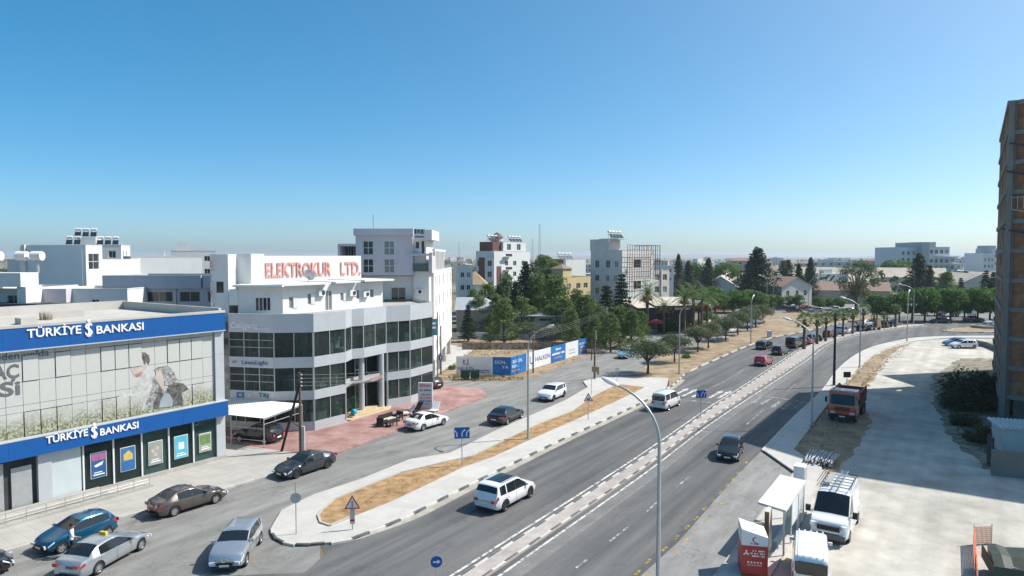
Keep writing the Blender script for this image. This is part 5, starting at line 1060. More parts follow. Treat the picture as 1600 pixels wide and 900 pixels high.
def species(kind, v):
    """unit meshes, real metres for a tree of the nominal height"""
    k = (kind, v)
    if k in TREES: return TREES[k]
    tr, cr = MB(), MB(); m = L_pine
    if kind == 'pine':        # nominal 9 m
        H = 9.0; tr.tube([(0, 0, -.1), (.1, 0, 2.5), (.05, .1, 6), (0, .15, 8.3)], [.22, .17, .1, .03], 7)
        for i in range(44):
            z = 1.2 + 7.5 * (i / 44) ** .9; R_ = 3.3 * (1 - ((z - 1.0) / 8.4) ** 1.15) * rnd.uniform(.7, 1.15) + .2; a = i * 2.4 + rnd.uniform(-.5, .5); r = R_ * rnd.uniform(.45, .95); c = Vector((r * math.cos(a), r * math.sin(a), z + rnd.uniform(-.3, .3)))
            tr.tube([(0, .05, max(.8, z - .9)), c * .75 + Vector((0, 0, z * .2)), c], [.07, .04, .02], 4, False); s = rnd.uniform(.55, 1.0) * (1.15 - .5 * i / 44)
            leaves(cr, c, (s * 1.15, s * 1.15, s * .8), 105, .17, .42, .3)
    elif kind == 'spruce':    # 8 m, tiered dark conifer
        H = 8.0; m = L_dark; tr.tube([(0, 0, -.1), (0, 0, 7.8)], [.18, .02], 6)
        for i in range(17):
            z = .9 + 6.9 * i / 17; R_ = 2.0 * (1 - i / 17.5) * rnd.uniform(.8, 1.15) + .12
            for j in range(max(3, int(8 - i * .3))):
                a = j * 6.28 / max(3, int(8 - i * .3)) + i * .7 + rnd.uniform(-.3, .3); e = Vector((R_ * math.cos(a), R_ * math.sin(a), z - .12 * R_ + rnd.uniform(-.1, .1))); tr.tube([(0, 0, z), e], [.04, .01], 4, False)
                for q in (.35, .65, .92): leaves(cr, Vector((0, 0, z)).lerp(e, q), (.30 + .1 * (1 - q), .30 + .1 * (1 - q), .17), 15, .16, .4, .2)
    elif kind == 'cypress':   # 12 m broad dark
        H = 12.0; m = L_dark; tr.tube([(0, 0, -.1), (0, 0, 11)], [.3, .03], 6)
        for i in range(42):
            z = .9 + 10.6 * (i / 42); R_ = 2.3 * (1 - (i / 42) ** 1.6) * rnd.uniform(.75, 1.15) + .15; a = i * 2.4; r = R_ * .6; leaves(cr, (r * math.cos(a), r * math.sin(a), z), (R_ * .62 + .2, R_ * .62 + .2, .95), 95, .24, .45, .5)
    elif kind == 'olive':     # 4.6 m, round
        H = 4.6; m = L_olive; tr.tube([(0, 0, -.1), (.05, 0, .9), (.0, .05, 1.6)], [.15, .11, .09], 7)
        for i in range(20):
            d = rvec(); d.z = abs(d.z) * .9 - .25; c = Vector((d.x * 1.75, d.y * 1.75, 2.95 + d.z * 1.25)); tr.tube([(0, .05, 1.4), c * .5 + Vector((0, 0, 1.1)), c], [.06, .04, .015], 4, False)
            s = rnd.uniform(.7, 1.1); leaves(cr, c, (s, s, s * .8), 260, .11, .45, .35)
        leaves(cr, (0, 0, 2.9), (1.5, 1.5, 1.0), 500, .12, .42, .2)
    elif kind == 'ficus':     # 8 m round vivid
        H = 8.0; m = L_fic; tr.tube([(0, 0, -.1), (0, 0, 2.2), (.1, 0, 4)], [.22, .17, .1], 7)
        for i in range(26):
            d = rvec(); d.z = d.z * .95; c = Vector((d.x * 2.3, d.y * 2.3, 4.7 + d.z * 2.3)); tr.tube([(0, 0, 2.4), c], [.07, .02], 4, False); s = rnd.uniform(.8, 1.25); leaves(cr, c, (s, s, s * .85), 130, .22, .6, .45)
    elif kind == 'euc':       # 15 m airy
        H = 15.0; m = L_euc; tr.tube([(0, 0, -.1), (.3, .1, 3), (-.2, .2, 6)], [.5, .38, .25], 8)
        for i in range(46):
            d = rvec(); c = Vector((d.x * 5.6, d.y * 4.2, 9.2 + d.z * 4.6)); tr.tube([(0, .1, 4 + rnd.random() * 2), c * .55 + Vector((0, 0, 3.4)), c], [.16, .09, .03], 5, False); s = rnd.uniform(1.0, 1.9); leaves(cr, c, (s, s, s * .75), 120, .27, .4, .35)
    elif kind == 'bush':      # 2 m
        H = 2.0; m = L_bush; tr.tube([(0, 0, -.05), (0, 0, .5)], [.06, .03], 5)
        for i in range(14):
            d = rvec(); c = Vector((d.x * .85, d.y * .85, .75 + d.z * .6)); s = rnd.uniform(.45, .75); leaves(cr, c, (s, s, s * .9), 190, .11, .5, .3)
    elif kind == 'date':      # 10 m feather palm
        H = 10.0; m = L_palm; tr.tube([(0, 0, -.1), (.05, 0, 4), (0, 0, 7.6)], [.30, .24, .26], 9); fr = 46
        for i in range(fr):
            a = i * 2.4; up = 1.25 - 1.75 * (i / fr); L = rnd.uniform(2.7, 3.5); pts = []; p = Vector((0, 0, 7.6)); d = Vector((math.cos(a) * math.cos(up), math.sin(a) * math.cos(up), math.sin(up)))
            for q in range(8): pts.append(p.copy()); p = p + d * (L / 7); d = (d + Vector((0, 0, -.17))).normalized()
            cr.tube(pts, [.035, .03, .03, .025, .02, .015, .01, .006], 3, False)
            for q in range(1, 8):
                for h_ in (0, .5):
                    if q + h_ > 7: continue
                    c = pts[q].lerp(pts[min(q + 1, 7)], h_); t = (pts[min(q + 1, 7)] - pts[q - 1]).normalized(); sd = t.cross(Vector((0, 0, 1))).normalized(); lf = .62 * (1 - abs(q - 4) / 7)
                    for s in (1, -1):
                        e = c + (sd * s * .85 + t * .55 + Vector((0, 0, -.12))).normalized() * lf; cr.add((c - t * .05, c + t * .05, e), ((0, 1, 2),))
    elif kind == 'fan':       # 5.6 m fan palm
        H = 5.6; m = L_palm; tr.tube([(0, 0, -.1), (0, 0, 1.2), (.04, 0, 3.2), (0, 0, 4.3)], [.27, .2, .19, .27], 9)
        for i in range(34):
            a = i * 2.4; up = 1.3 - 2.0 * (i / 34); d = Vector((math.cos(a) * math.cos(up), math.sin(a) * math.cos(up), math.sin(up))); b0 = Vector((0, 0, 4.25)); c = b0 + d * rnd.uniform(.75, 1.0); cr.tube([b0, c], [.02, .015], 3, False)
            sd = d.cross(Vector((0, 0, 1))).normalized(); n_ = sd.cross(d)
            for q in range(11):
                f = (q - 5) / 5 * 1.35; e = c + (d * math.cos(f) + sd * math.sin(f)) * .62 + Vector((0, 0, -.18 * abs(f) - .05)); w_ = (sd * math.cos(f) - d * math.sin(f)) * .055; mp = c.lerp(e, .55); cr.add((c, mp - w_, e, mp + w_), ((0, 1, 2, 3),))
        for i in range(26):   # dry skirt
            a = i * 2.4; tr.tube([(.15 * math.cos(a), .15 * math.sin(a), 4.1), (.38 * math.cos(a), .38 * math.sin(a), 3.1 + rnd.random() * .4)], [.04, .09], 3, False)
    TREES[k] = (tr.mesh('trunk', M_palmt if kind in ('date', 'fan') else M_bark, 60), cr.mesh('crown', m), H); return TREES[k]
NV = {'pine': 3, 'spruce': 2, 'cypress': 2, 'olive': 3, 'ficus': 3, 'euc': 1, 'bush': 3, 'date': 2, 'fan': 2}
tcount = [0]
def tree(kind, loc, h, label, wide=1.0, group=None, name=None, leafm=None):
    i = tcount[0]; tcount[0] += 1; t, c, H = species(kind, i % NV[kind]); s = h / H
    nm = name or {'pine': 'pine_tree', 'spruce': 'conifer_tree', 'cypress': 'cypress_tree', 'olive': 'olive_tree', 'ficus': 'ficus_tree', 'euc': 'eucalyptus_tree', 'bush': 'bush', 'date': 'date_palm', 'fan': 'fan_palm'}[kind]
    o = thing(nm, label, 'bush' if kind == 'bush' else 'palm' if kind in ('date', 'fan') else 'tree', (loc[0], loc[1], loc[2] if len(loc) > 2 else 0), rnd.uniform(0, 6.28), group); o.scale = (s * wide, s * wide, s)
    place('trunk', t, o); k = place('crown', c, o)
    if leafm: k.material_slots[0].link = 'OBJECT'; k.material_slots[0].material = leafm
    return o
def top(d, py): return zat(py, d)
# trees behind the hoarding
for x, d, ty, kd, w_, lab in (
    (731, 127, 473, 'spruce', .95, 'small dark tiered conifer beside the white apartment wall'),
    (788, 122, 467, 'pine', 1.25, 'broad light green pine behind the hoarding'),
    (766, 126, 488, 'pine', 1.0, 'dark low pine at the left foot of the broad light pine'),
    (893, 118, 480, 'pine', 1.0, 'light green pine behind the right half of the hoarding'),
    (912, 126, 486, 'pine', 1.1, 'light pine between the yellow house and the poles'),
    (930, 116, 492, 'pine', 1.1, 'low pine right of the hoarding end'),
    (955, 113, 487, 'pine', 1.1, 'round pine above the footway wall'),
    (988, 118, 484, 'pine', 1.1, 'round green pine at the bend of the service road'),
    (948, 126, 441, 'spruce', 1.15, 'dark tiered conifer left of the tallest one before the cage building'),
    (972, 131, 423, 'spruce', 1.0, 'tallest dark conifer before the cage building'),
    (822, 150, 410, 'cypress', 1.2, 'tallest dark cypress in the middle of the grove'),
    (790, 156, 428, 'pine', 1.2, 'dark pine left of the tall cypress in the grove'),
    (762, 148, 440, 'pine', 1.2, 'wide pine at the left end of the grove'),
    (738, 150, 452, 'pine', 1.0, 'pine next to the white apartment wall, behind the tiered conifer'),
    (775, 138, 458, 'pine', 1.1, 'pine in the grove just above the broad light one'),
    (806, 142, 440, 'cypress', 1.2, 'dark cypress at the front of the grove'),
    (842, 146, 428, 'pine', 1.2, 'pine right of the tall cypress'),
    (868, 140, 428, 'pine', 1.35, 'broad pine before the yellow house'),
    (850, 174, 395, 'pine', 1.1, 'tall pine rising behind the grove'),
    (866, 166, 408, 'pine', 1.2, 'pine behind the grove beside the yellow house'),
    (832, 134, 478, 'pine', 1.2, 'low pine over the white villa roof'),
    (858, 134, 475, 'pine', 1.2, 'low pine behind the villa, right of the other'),
    (902, 140, 452, 'pine', 1.1, 'pine in front of the yellow house'),
    (925, 138, 470, 'pine', 1.2, 'dense pine before the cage building'),
    (1003, 128, 484, 'pine', 1.0, 'low pine left of the restaurant'),
    (748, 140, 462, 'pine', 1.4, 'full pine at the left edge of the grove'), (815, 132, 462, 'pine', 1.3, 'full pine above the left end of the villa roof'), (880, 132, 462, 'pine', 1.4, 'full light pine above the right end of the villa roof'), (940, 122, 478, 'pine', 1.4, 'full pine below the two tiered conifers'), (968, 120, 476, 'pine', 1.3, 'full pine below the tallest tiered conifer'), (915, 134, 458, 'pine', 1.3, 'full pine at the right corner of the yellow house'), (855, 152, 430, 'cypress', 1.3, 'dark conifer right of the tallest cypress'), (780, 146, 446, 'cypress', 1.1, 'dark conifer above the broad light pine')):
    tree(kd, at(x, d), top(d, ty), lab, w_, 'trees behind the hoarding')
for x, d, ty, lab in ((828, 124, 502, 'grey green olive bush behind the hoarding, left'), (850, 121, 506, 'grey green olive bush behind the hoarding, right'), (868, 128, 505, 'grey green olive bush beside the villa')):
    tree('olive', at(x, d), top(d, ty), lab, 1.25, 'grey olive bushes', leafm=L_grey)
# olives along the planting strip
for i, (x, y, ty, w_) in enumerate(((1012, 585, 528, 1.25), (1054, 567, 520, 1.05), (1090, 551, 509, 1.1), (1107, 545, 503, 1.15), (1134, 533, 493, 1.2), (1153, 524, 487, 1.2), (1168, 517, 480, 1.25), (1181, 511, 474, 1.25), (1192, 505, 478, 1.2))):
    p = W(x, y); tree('olive', (p.x, p.y, .1), zat(ty, p.y), 'olive tree on the planting strip, %s from the near end' % ('first', 'second', 'third', 'fourth', 'fifth', 'sixth', 'seventh', 'eighth', 'ninth')[i], w_, 'olive trees on the planting strip')
# fan palms on the median
for i, (x, y, ty) in enumerate(((1256, 546.5, 488), (1276.5, 538.5, 490), (1290, 534, 487), (1304, 530, 484), (1317, 526.5, 482), (1332, 522.5, 482), (1348.5, 519, 474), (1365.5, 516, 490), (1381, 514, 487), (1399, 512, 474))):
    p = W(x, y); tree('fan', (p.x, p.y, KH), zat(ty, p.y), 'fan palm on the median, %s from the near end' % ('first', 'second', 'third', 'fourth', 'fifth', 'sixth', 'seventh', 'eighth', 'ninth', 'tenth')[i], 1.05, 'fan palms on the median')
# date palms at the restaurant
M_dates = mat('date_fruit', (.40, .13, .03), .7, .3, 4)
for x, d, ty, fruit, lab in ((1012, 139, 438, 1, 'tall date palm with orange fruit before the restaurant canopy'), (1038, 140, 466, 0, 'short date palm in front of the restaurant roof'), (1070, 140, 448, 1, 'date palm of the dense clump, leftmost'), (1084, 144, 441, 0, 'date palm of the dense clump, tall middle one'), (1097, 138, 452, 1, 'date palm of the dense clump with orange fruit, right'), (1106, 146, 447, 0, 'date palm of the dense clump, rearmost right')):
    h = top(d, ty); o = tree('date', at(x, d), h, lab, 1.2, 'date palms at the restaurant')
    if fruit:
        b = MB()
        for i in range(7):
            a = i * .9; b.lathe([(0, 0), (.22, .2), (.26, .5), (.12, .8), (0, .85)], 7, c=(.55 * math.cos(a), .55 * math.sin(a), 6.2))
        b.build('fruit_cluster', M_dates, o, 60)
# far trees, right
for x, d, ty, kd, w_, lab in ((1060, 262, 397, 'cypress', .85, 'dark cypress right of the cage building'), (1075, 268, 408, 'cypress', 1.2, 'dark bushy conifer beside the far cypress'), (1107, 250, 404, 'cypress', 1.3, 'dark round conifer on the horizon, left of the big one'), (1090, 285, 408, 'ficus', 1.0, 'green tree left of the dark round conifer'),
    (1184, 214, 387, 'cypress', 1.75, 'big dark conifer rising above the horizon, right of centre'), (1172, 226, 410, 'cypress', 1.3, 'dark conifer at the left foot of the big one'), (1223, 240, 404, 'spruce', 1.0, 'slim dark conifer, first of a pair'), (1231, 243, 402, 'spruce', 1.0, 'slim dark conifer, second of a pair'), (1248, 238, 412, 'cypress', 1.0, 'dark conifer between the slim pair and the eucalyptus'), (1266, 234, 403, 'cypress', 1.0, 'dark cypress left of the eucalyptus'),
    (1340, 186, 404, 'euc', 1.0, 'big spreading eucalyptus above the car park'), (1436, 238, 397, 'cypress', 1.5, 'broad dark conifer before the grey office block'), (1453, 232, 414, 'cypress', .8, 'narrow dark cypress right of the broad conifer'), (1479, 214, 424, 'pine', 1.3, 'loose green pine right of the dark cypress'), (1541, 222, 420, 'spruce', 1.1, 'dark conifer beside the brick tower, left'), (1553, 220, 422, 'spruce', 1.1, 'dark conifer beside the brick tower, right'), (1502, 215, 432, 'spruce', 1.0, 'small dark conifer before the gabled shed'),
    (1402, 335, 404, 'ficus', 1.6, 'round green tree left of the grey office block'), (1418, 330, 405, 'ficus', 1.6, 'round green tree touching the grey office block'), (1135, 300, 408, 'ficus', 1.3, 'far round green tree on the horizon before the sheds'), (1370, 250, 432, 'pine', 1.2, 'yellow green pine right of the eucalyptus')):
    tree(kd, at(x, d), top(d, ty), lab, w_, 'far trees to the right')
for i, (x, d, ty) in enumerate([(1372, 166, 456), (1388, 168, 462), (1407, 165, 452), (1427, 166, 449), (1447, 165, 446), (1466, 167, 449), (1487, 166, 446), (1509, 168, 448), (1530, 166, 446), (1549, 168, 448), (1566, 166, 447)]):
    tree('ficus', at(x, d), top(d, ty), 'round ficus tree in the row at the far junction, %s from the left' % ('first', 'second', 'third', 'fourth', 'fifth', 'sixth', 'seventh', 'eighth', 'ninth', 'tenth', 'eleventh')[i], 1.05, 'ficus row at the far junction')
for i, (x, d, ty) in enumerate([(1118, 196, 446), (1132, 190, 456), (1146, 194, 450), (1160, 190, 454), (1174, 192, 450), (1188, 190, 456), (1202, 195, 458), (1218, 205, 462), (1234, 206, 461), (1250, 205, 459), (1280, 200, 462), (1296, 204, 465), (1312, 200, 464)]):
    tree('ficus', at(x, d), top(d, ty), 'low green tree in the long row behind the car park, %s from the left' % ('1st', '2nd', '3rd', '4th', '5th', '6th', '7th', '8th', '9th', '10th', '11th', '12th', '13th')[i], 1.25, 'tree row behind the car park')
# bushes
for x, y, h, w_, lab in ((1518, 632, 3.9, 1.35, 'big dark bush at the foot of the brick tower'), (1540, 640, 3.4, 1.3, 'dark bush against the brick tower wall'), (1497, 640, 2.2, 1.2, 'smaller dark bush left of the big one'), (1530, 690, 1.6, 1.2, 'low weed bush in the tower shade'), (1510, 665, 1.5, 1.3, 'low scrub bush below the big bush'), (1048, 519, 4.6, 1.1, 'dark round shrub before the restaurant'), (1072, 517, 1.7, 1.4, 'low hedge bush right of the round shrub'), (1094, 511, 1.9, 1.4, 'green hedge bush near the date palms'), (1030, 508, 1.5, 1.5, 'low hedge bush behind the white saloon'), (1110, 500, 2.6, 1.4, 'green bush under the clump of palms'), (1072, 560, 1.0, 1.2, 'small bright green bush between the olives'), (707, 577, .9, 1.0, 'little round shrub at the left end of the hoarding')):
    p = W(x, y); tree('bush', (p.x, p.y, 0), h, lab, w_, leafm=L_fic if 'green' in lab or 'hedge' in lab or 'little' in lab else None)
# grass and weeds nobody could count
def tufts(name, lab, polys, n, h, m, z=0.0):
    b = MB()
    for poly, k in polys:
        q = [W(*p) for p in poly]; 
        for _ in range(k):
            i = rnd.randrange(len(q) - 2) + 1; u, v = rnd.random(), rnd.random()
            if u + v > 1: u, v = 1 - u, 1 - v
            c = q[0] + (q[i] - q[0]) * u + (q[i + 1] - q[0]) * v
            for _2 in range(5):
                a = rnd.uniform(0, 6.28); d = Vector((math.cos(a), math.sin(a), 0)); r = rnd.uniform(0, .16); p = Vector((c.x, c.y, z)) + d * r; t = p + d * rnd.uniform(.02, .14) + Vector((0, 0, h * rnd.uniform(.4, 1.3))); w_ = Vector((-d.y, d.x, 0)) * .025; b.add((p - w_, p + w_, t), ((0, 1, 2),))
    o = b.build(name, m); o['kind'] = 'stuff'; o['label'] = lab; o['category'] = 'grass'
M_dry = mat('dry_grass', (.36, .25, .12), .9, .2, 3); M_weed = mat('green_weed', (.07, .11, .03), .9, .3, 2, col2=(.16, .19, .07))
tufts('dry_grass', 'dry straw grass along the hoarding, verges and soil beds', [([(680, 592), (713, 596), (800, 596), (840, 589), (925, 553), (915, 548), (840, 576), (800, 588), (713, 588)], 420), ([(1240, 705), (1269, 667), (1314, 608), (1366, 556), (1427, 534), (1395, 552), (1370, 590), (1340, 640), (1300, 720)], 380), ([(720, 560), (800, 555), (840, 540), (740, 540)], 260), ([(505, 812), (560, 770), (740, 716), (900, 645), (1000, 605), (880, 662), (720, 730), (560, 800)], 420), ([(1060, 582), (1130, 552), (1190, 530), (1240, 512), (1190, 512), (1080, 550)], 300)], 0, .22, M_dry, .02)
tufts('green_weeds', 'low green weeds at the hoarding foot and in the tower shade', [([(690, 591), (740, 597), (820, 593), (800, 588), (720, 588)], 240), ([(1460, 600), (1500, 570), (1555, 600), (1560, 720), (1500, 690)], 520)], 0, .25, M_weed, .02)
# ================================================================ STREET FURNITURE
M_pole = mat('lamp_pole_steel', (.42, .44, .44), .45, .06, 3, metal=.5); M_head = mat('lamp_head_white', (.66, .67, .66), .4, .03, 3); M_wood = mat('pole_wood', (.14, .10, .075), .9, .25, 4, .3, stretch=((1, 1, .15), 0)); M_wire = mat('cable', (.22, .22, .22), .6, .1, 3); M_darkpole = mat('dark_pole', (.035, .035, .04), .6, .2, 3)
def lamp(base, h, arm, label, group='street lamps', reach=2.0, z0=KH):
    o = thing('street_lamp', label, 'street lamp', (base[0], base[1], z0), 0, group); a = Vector((arm[0], arm[1], 0)).normalized()
    pts = [Vector((0, 0, 0)), Vector((0, 0, h * .5)), Vector((0, 0, h * .80))]
    for i in range(1, 9): t = i / 8 * 1.25; pts.append(Vector((0, 0, h * .80)) + a * (reach * (1 - math.cos(t)) / (1 - math.cos(1.25))) * .9 + Vector((0, 0, h * .2 * math.sin(t) / math.sin(1.25))))
    MB().tube(pts, [.105, .085, .07] + [.06 - .002 * i for i in range(8)], 10).build('pole', M_pole, o, 60)
    e = pts[-1]; d = (pts[-1] - pts[-2]).normalized(); sd = Vector((-a.y, a.x, 0)); up = sd.cross(d); up = up if up.z > 0 else -up; b = MB(); prof = [(0, .07, .05), (.12, .13, .09), (.35, .17, .12), (.62, .15, .10), (.80, .06, .05)]
    vs = []
    for t, w_, hh in prof: vs += [tuple(e + d * t + sd * w_ * math.cos(q * math.pi / 4) + up * hh * math.sin(q * math.pi / 4)) for q in range(8)]
    b.add(vs, [(i * 8 + q, i * 8 + (q + 1) % 8, (i + 1) * 8 + (q + 1) % 8, (i + 1) * 8 + q) for i in range(4) for q in range(8)] + [tuple(range(8))[::-1], tuple(range(32, 40))]); b.build('lamp_head', M_head, o, 50)
    MB().box((0, 0, .03), (.36, .36, .06)).build('base_plate', M_pole, o); return o
near_lamp = near_r - U * 7.75 + N * .1
lamp((near_lamp.x, near_lamp.y), 10.5, -N, 'tall street lamp in the foreground, lamp head left of its pole')
lamp(W(825, 688), 9.8, N, 'street lamp on the island soil bed'); lamp(W(1061, 585), 9.7, N, 'street lamp at the near end of the planting strip', reach=2.3); lamp(W(1173, 537), 8.4, U, 'street lamp on the planting strip, second from the near end', reach=1.2)
lamp(W(1268, 667), 9.8, -N, 'street lamp on the right pavement before the parked truck', reach=2.2); lamp(W(1343, 575), 9.8, (-1, .25), 'street lamp on the right pavement where the bend begins', reach=2.2); lamp(W(1417, 534), 9.2, (.6, .8), 'street lamp at the far end of the gravel lot', reach=1.2); lamp(W(1427, 507), 9.2, (-1, .2), 'street lamp in the far junction behind the median tip', reach=3.0)
lamp(at(1199, 205), 10, (-1, .1), 'far street lamp left of a pair by the car park'); lamp(at(1209, 200), 10, (1, .1), 'far street lamp right of a pair by the car park'); lamp(at(1264, 195), 9.5, (1, 0), 'far street lamp left of the eucalyptus')
def post(base, h, r=.035, name='post', root=None, m=None): return MB().tube([(0, 0, 0), (0, 0, h)], r, 7).build('post', m or M_pole, root, 60)
M_sblue = mat('sign_blue', (.01, .10, .36), .4, .04, 2); M_sred = mat('sign_red', (.50, .03, .03), .4, .05, 2); M_back = mat('sign_back', (.48, .49, .49), .45, .06, 3, metal=.4)
for p, z, w_, h_, lab in ((W(722, 730), 2.5, 1.15, .85, 'blue three-lane direction sign on the island'), (W(1095, 655), 2.35, 1.05, .75, 'blue three-lane direction sign on the median')):
    o = thing('lane_sign', lab, 'road sign', (p.x, p.y, KH), R(8)); post(p, z, .04, root=o)
    part(o, 'plate', M_sblue, ((-w_ / 2, -.05, z - h_ / 2), (w_ / 2, -.02, z + h_ / 2)))
    for x, kx in ((-.34, -.14), (0, .12), (.3, .14)):
        b = MB(); b.bar((x * w_, -.056, z - h_ * .34), (x * w_, -.056, z), .075, .01, up=(0, 1, 0)); b.bar((x * w_, -.057, z), (x * w_ + kx, -.057, z + h_ * .22), .075, .01, up=(0, 1, 0)); b.add([(x * w_ + kx * 1.5 - .1, -.058, z + h_ * .17), (x * w_ + kx * 1.5 + .1, -.058, z + h_ * .17), (x * w_ + kx * 1.6, -.058, z + h_ * .38)], ((0, 1, 2),)); b.build('arrow', M_sign, o)
def tri(root, z, s, y=-.05):
    for k, m, yy, nm in ((1, M_sred, y, 'plate'), (.76, M_sign, y - .008, 'face')):
        b = MB(); r = s * k; pts = [(-r * .5, z - r * .29), (r * .5, z - r * .29), (0, z + r * .577)]; b.add([(x, yy, zz) for x, zz in pts] + [(x, yy + .02, zz) for x, zz in pts], ((0, 1, 2), (5, 4, 3), (0, 3, 4, 1), (1, 4, 5, 2), (2, 5, 3, 0))); b.build(nm, m, root)
p = W(551, 831); o = thing('warning_sign', 'red triangle traffic-light sign with plate below on the island tip', 'road sign', (p.x, p.y, KH), R(5)); post(p, 1.4, .04, root=o); tri(o, 1.5, .92)
for zz, m in ((1.62, M_sred), (1.5, M_amber), (1.38, mat('sign_green', (.02, .22, .07), .5, .05, 2))): MB().lathe([(0, 0), (.05, 0), (.05, .012), (0, .012)], 12, Matrix.Rotation(R(90), 3, 'X'), (0, -.06, zz)).build('light_symbol', m, o)
part(o, 'distance_plate', M_back, ((-.14, -.06, .35), (.14, -.03, 1.22))); part(o, 'plate_stripe', M_sred, ((-.14, -.068, .5), (.14, -.061, .62)))
p = W(919, 658); o = thing('warning_sign', 'triangle warning sign in the middle of the island', 'road sign', (p.x, p.y, KH), R(8)); post(p, 2.0, .04, root=o); tri(o, 2.1, .95); part(o, 'symbol', M_print, ((-.16, -.07, 1.96), (.16, -.062, 2.1)))
p = W(463, 838); o = thing('disc_sign', 'thin post with a grey disc sign seen from behind, island tip', 'road sign', (p.x, p.y, KH), R(15)); post(p, 3.0, .03, root=o); MB().lathe([(0, 0), (.30, 0), (.30, .02), (0, .02)], 20, Matrix.Rotation(R(90), 3, 'X'), (0, -.04, 2.1)).build('disc', M_back, o)
for (q, h, lab) in (((964, 600), 1.9, 'small square sign seen from behind at the island end'),): p = W(*q); o = thing('square_sign', lab, 'road sign', (p.x, p.y, KH), R(20)); post(p, h, .03, root=o); part(o, 'plate', M_back, ((-.28, -.05, h - .5), (.28, -.03, h)))
p = W(924, 619); o = thing('bare_post', 'bare thin post on the pavement beside the pole with box', 'post', (p.x, p.y, KH)); post(p, 1.9, .03, root=o)
p = W(682, 925); o = thing('keep_right_sign', 'round blue arrow sign at the bottom edge of the picture', 'road sign', (p.x, p.y, KH), R(10)); post(p, 1.35, .035, root=o); MB().lathe([(0, 0), (.28, 0), (.28, .02), (0, .02)], 22, Matrix.Rotation(R(90), 3, 'X'), (0, -.04, 1.35)).build('disc', M_sblue, o)
b = MB(); b.bar((-.16, -.066, 1.35), (.08, -.066, 1.35), .07, .008, up=(0, 1, 0)); b.add([(.05, -.067, 1.24), (.2, -.067, 1.35), (.05, -.067, 1.46)], ((0, 1, 2),)); b.build('arrow', M_sign, o)
p = W(1323, 602); o = thing('info_sign', 'small dark board on a post behind the truck', 'road sign', (p.x, p.y, KH)); post(p, 1.3, .04, root=o); part(o, 'plate', M_darkpole, ((-.45, -.06, .85), (.45, -.02, 1.55)))
p = W(1303, 604); o = thing('dark_pole', 'dark tapered pole on the right pavement behind the truck', 'pole', (p.x, p.y, KH)); MB().tube([(0, 0, 0), (0, 0, 8.9)], [.17, .11], 10).build('shaft', M_darkpole, o, 60); MB().box((0, 0, .04), (.5, .5, .08)).build('base_plate', M_pole, o)
# power poles and cables
def upole(base, h, label, r=.12, cross=True, z0=0.0):
    o = thing('power_pole', label, 'power pole', (base[0], base[1], z0), 0, 'wooden power poles'); MB().tube([(0, 0, 0), (0, 0, h)], [r, r * .75], 9).build('shaft', M_wood, o, 60)
    if cross:
        for z in (h - .25, h - .55, h - .85, h - 1.15): MB().lathe([(.03, 0), (.06, .03), (.06, .09), (.02, .12)], 8, c=(.16, -.05, z)).build('insulator', M_head, o)
    return o
pA = W(470, 709); pA_o = upole(pA, 6.5, 'wooden power pole with a leaning brace at the plaza edge', .13, True, KH)
br = W(440, 708) - pA; MB().tube([(br.x, br.y, 0), (0, -.05, 5.6)], [.11, .1], 8).build('brace', mat('tarred_wood', (.035, .03, .028), .9, .2, 3), pA_o, 60); MB().bar((br.x * .45, br.y * .45, 2.5), (0, 0, 2.0), .06).build('strut', M_wood, pA_o); part(pA_o, 'concrete_stub', M_kg, ((.1, -.12, 0), (.34, .12, 2.1)))
pB = W(833, 583); upole(pB, 5.9, 'wooden power pole behind the hoarding corner'); pC = W(929, 593); pC_o = upole(pC, 6.3, 'wooden power pole with a metal box on the pavement corner', .13, True, KH)
parts(pC_o, 'junction_box', mat('box_brown', (.28, .20, .14), .7, .1, 3), ((-.35, -.35, .9), (.3, .1, 1.6)), ((.32, -.2, .5), (.55, .1, 1.5)))
pD = W(689, 585); pD_o = upole(pD, 6.6, 'wooden power pole with a small blue sign by the showroom corner', .12, False); part(pD_o, 'sign_plate', M_sblue, ((-.25, -.2, 2.0), (.25, -.14, 2.6))); part(pD_o, 'sign_symbol', M_sign, ((-.08, -.215, 2.1), (.08, -.205, 2.5)))
pE = at(947, 118); upole(pE, 7.2, 'wooden power pole among the pines'); pF = at(925, 104); upole(pF, 3.2, 'short wooden stub beyond the hoarding end', .1, False)
def cable(a, b, sag, lab, n=16, grp='overhead cables'):
    a, b = Vector(a), Vector(b); o = tag(MB().tube([a.lerp(b, i / n) - Vector((0, 0, sag * 4 * (i / n) * (1 - i / n))) for i in range(n + 1)], .010, 4, False).build('cable', M_wire), lab, 'cable', grp)
nm4 = ('top', 'second', 'third', 'lowest')
for i in range(4):
    z = .3 * i; cable(pA + Vector((.16, 0, KH + 6.3 - z)), pB + Vector((0, 0, 5.7 - z)), 1.5, '%s overhead cable from the braced pole to the hoarding pole' % nm4[i]); cable(pB + Vector((0, 0, 5.7 - z)), pE + Vector((0, 0, 7.0 - z)), .5, '%s overhead cable from the hoarding pole to the pines' % nm4[i])
cable(pE + Vector((0, 0, 6.9)), at(1000, 145, 8), .6, 'overhead cable leaving the pines towards the restaurant')
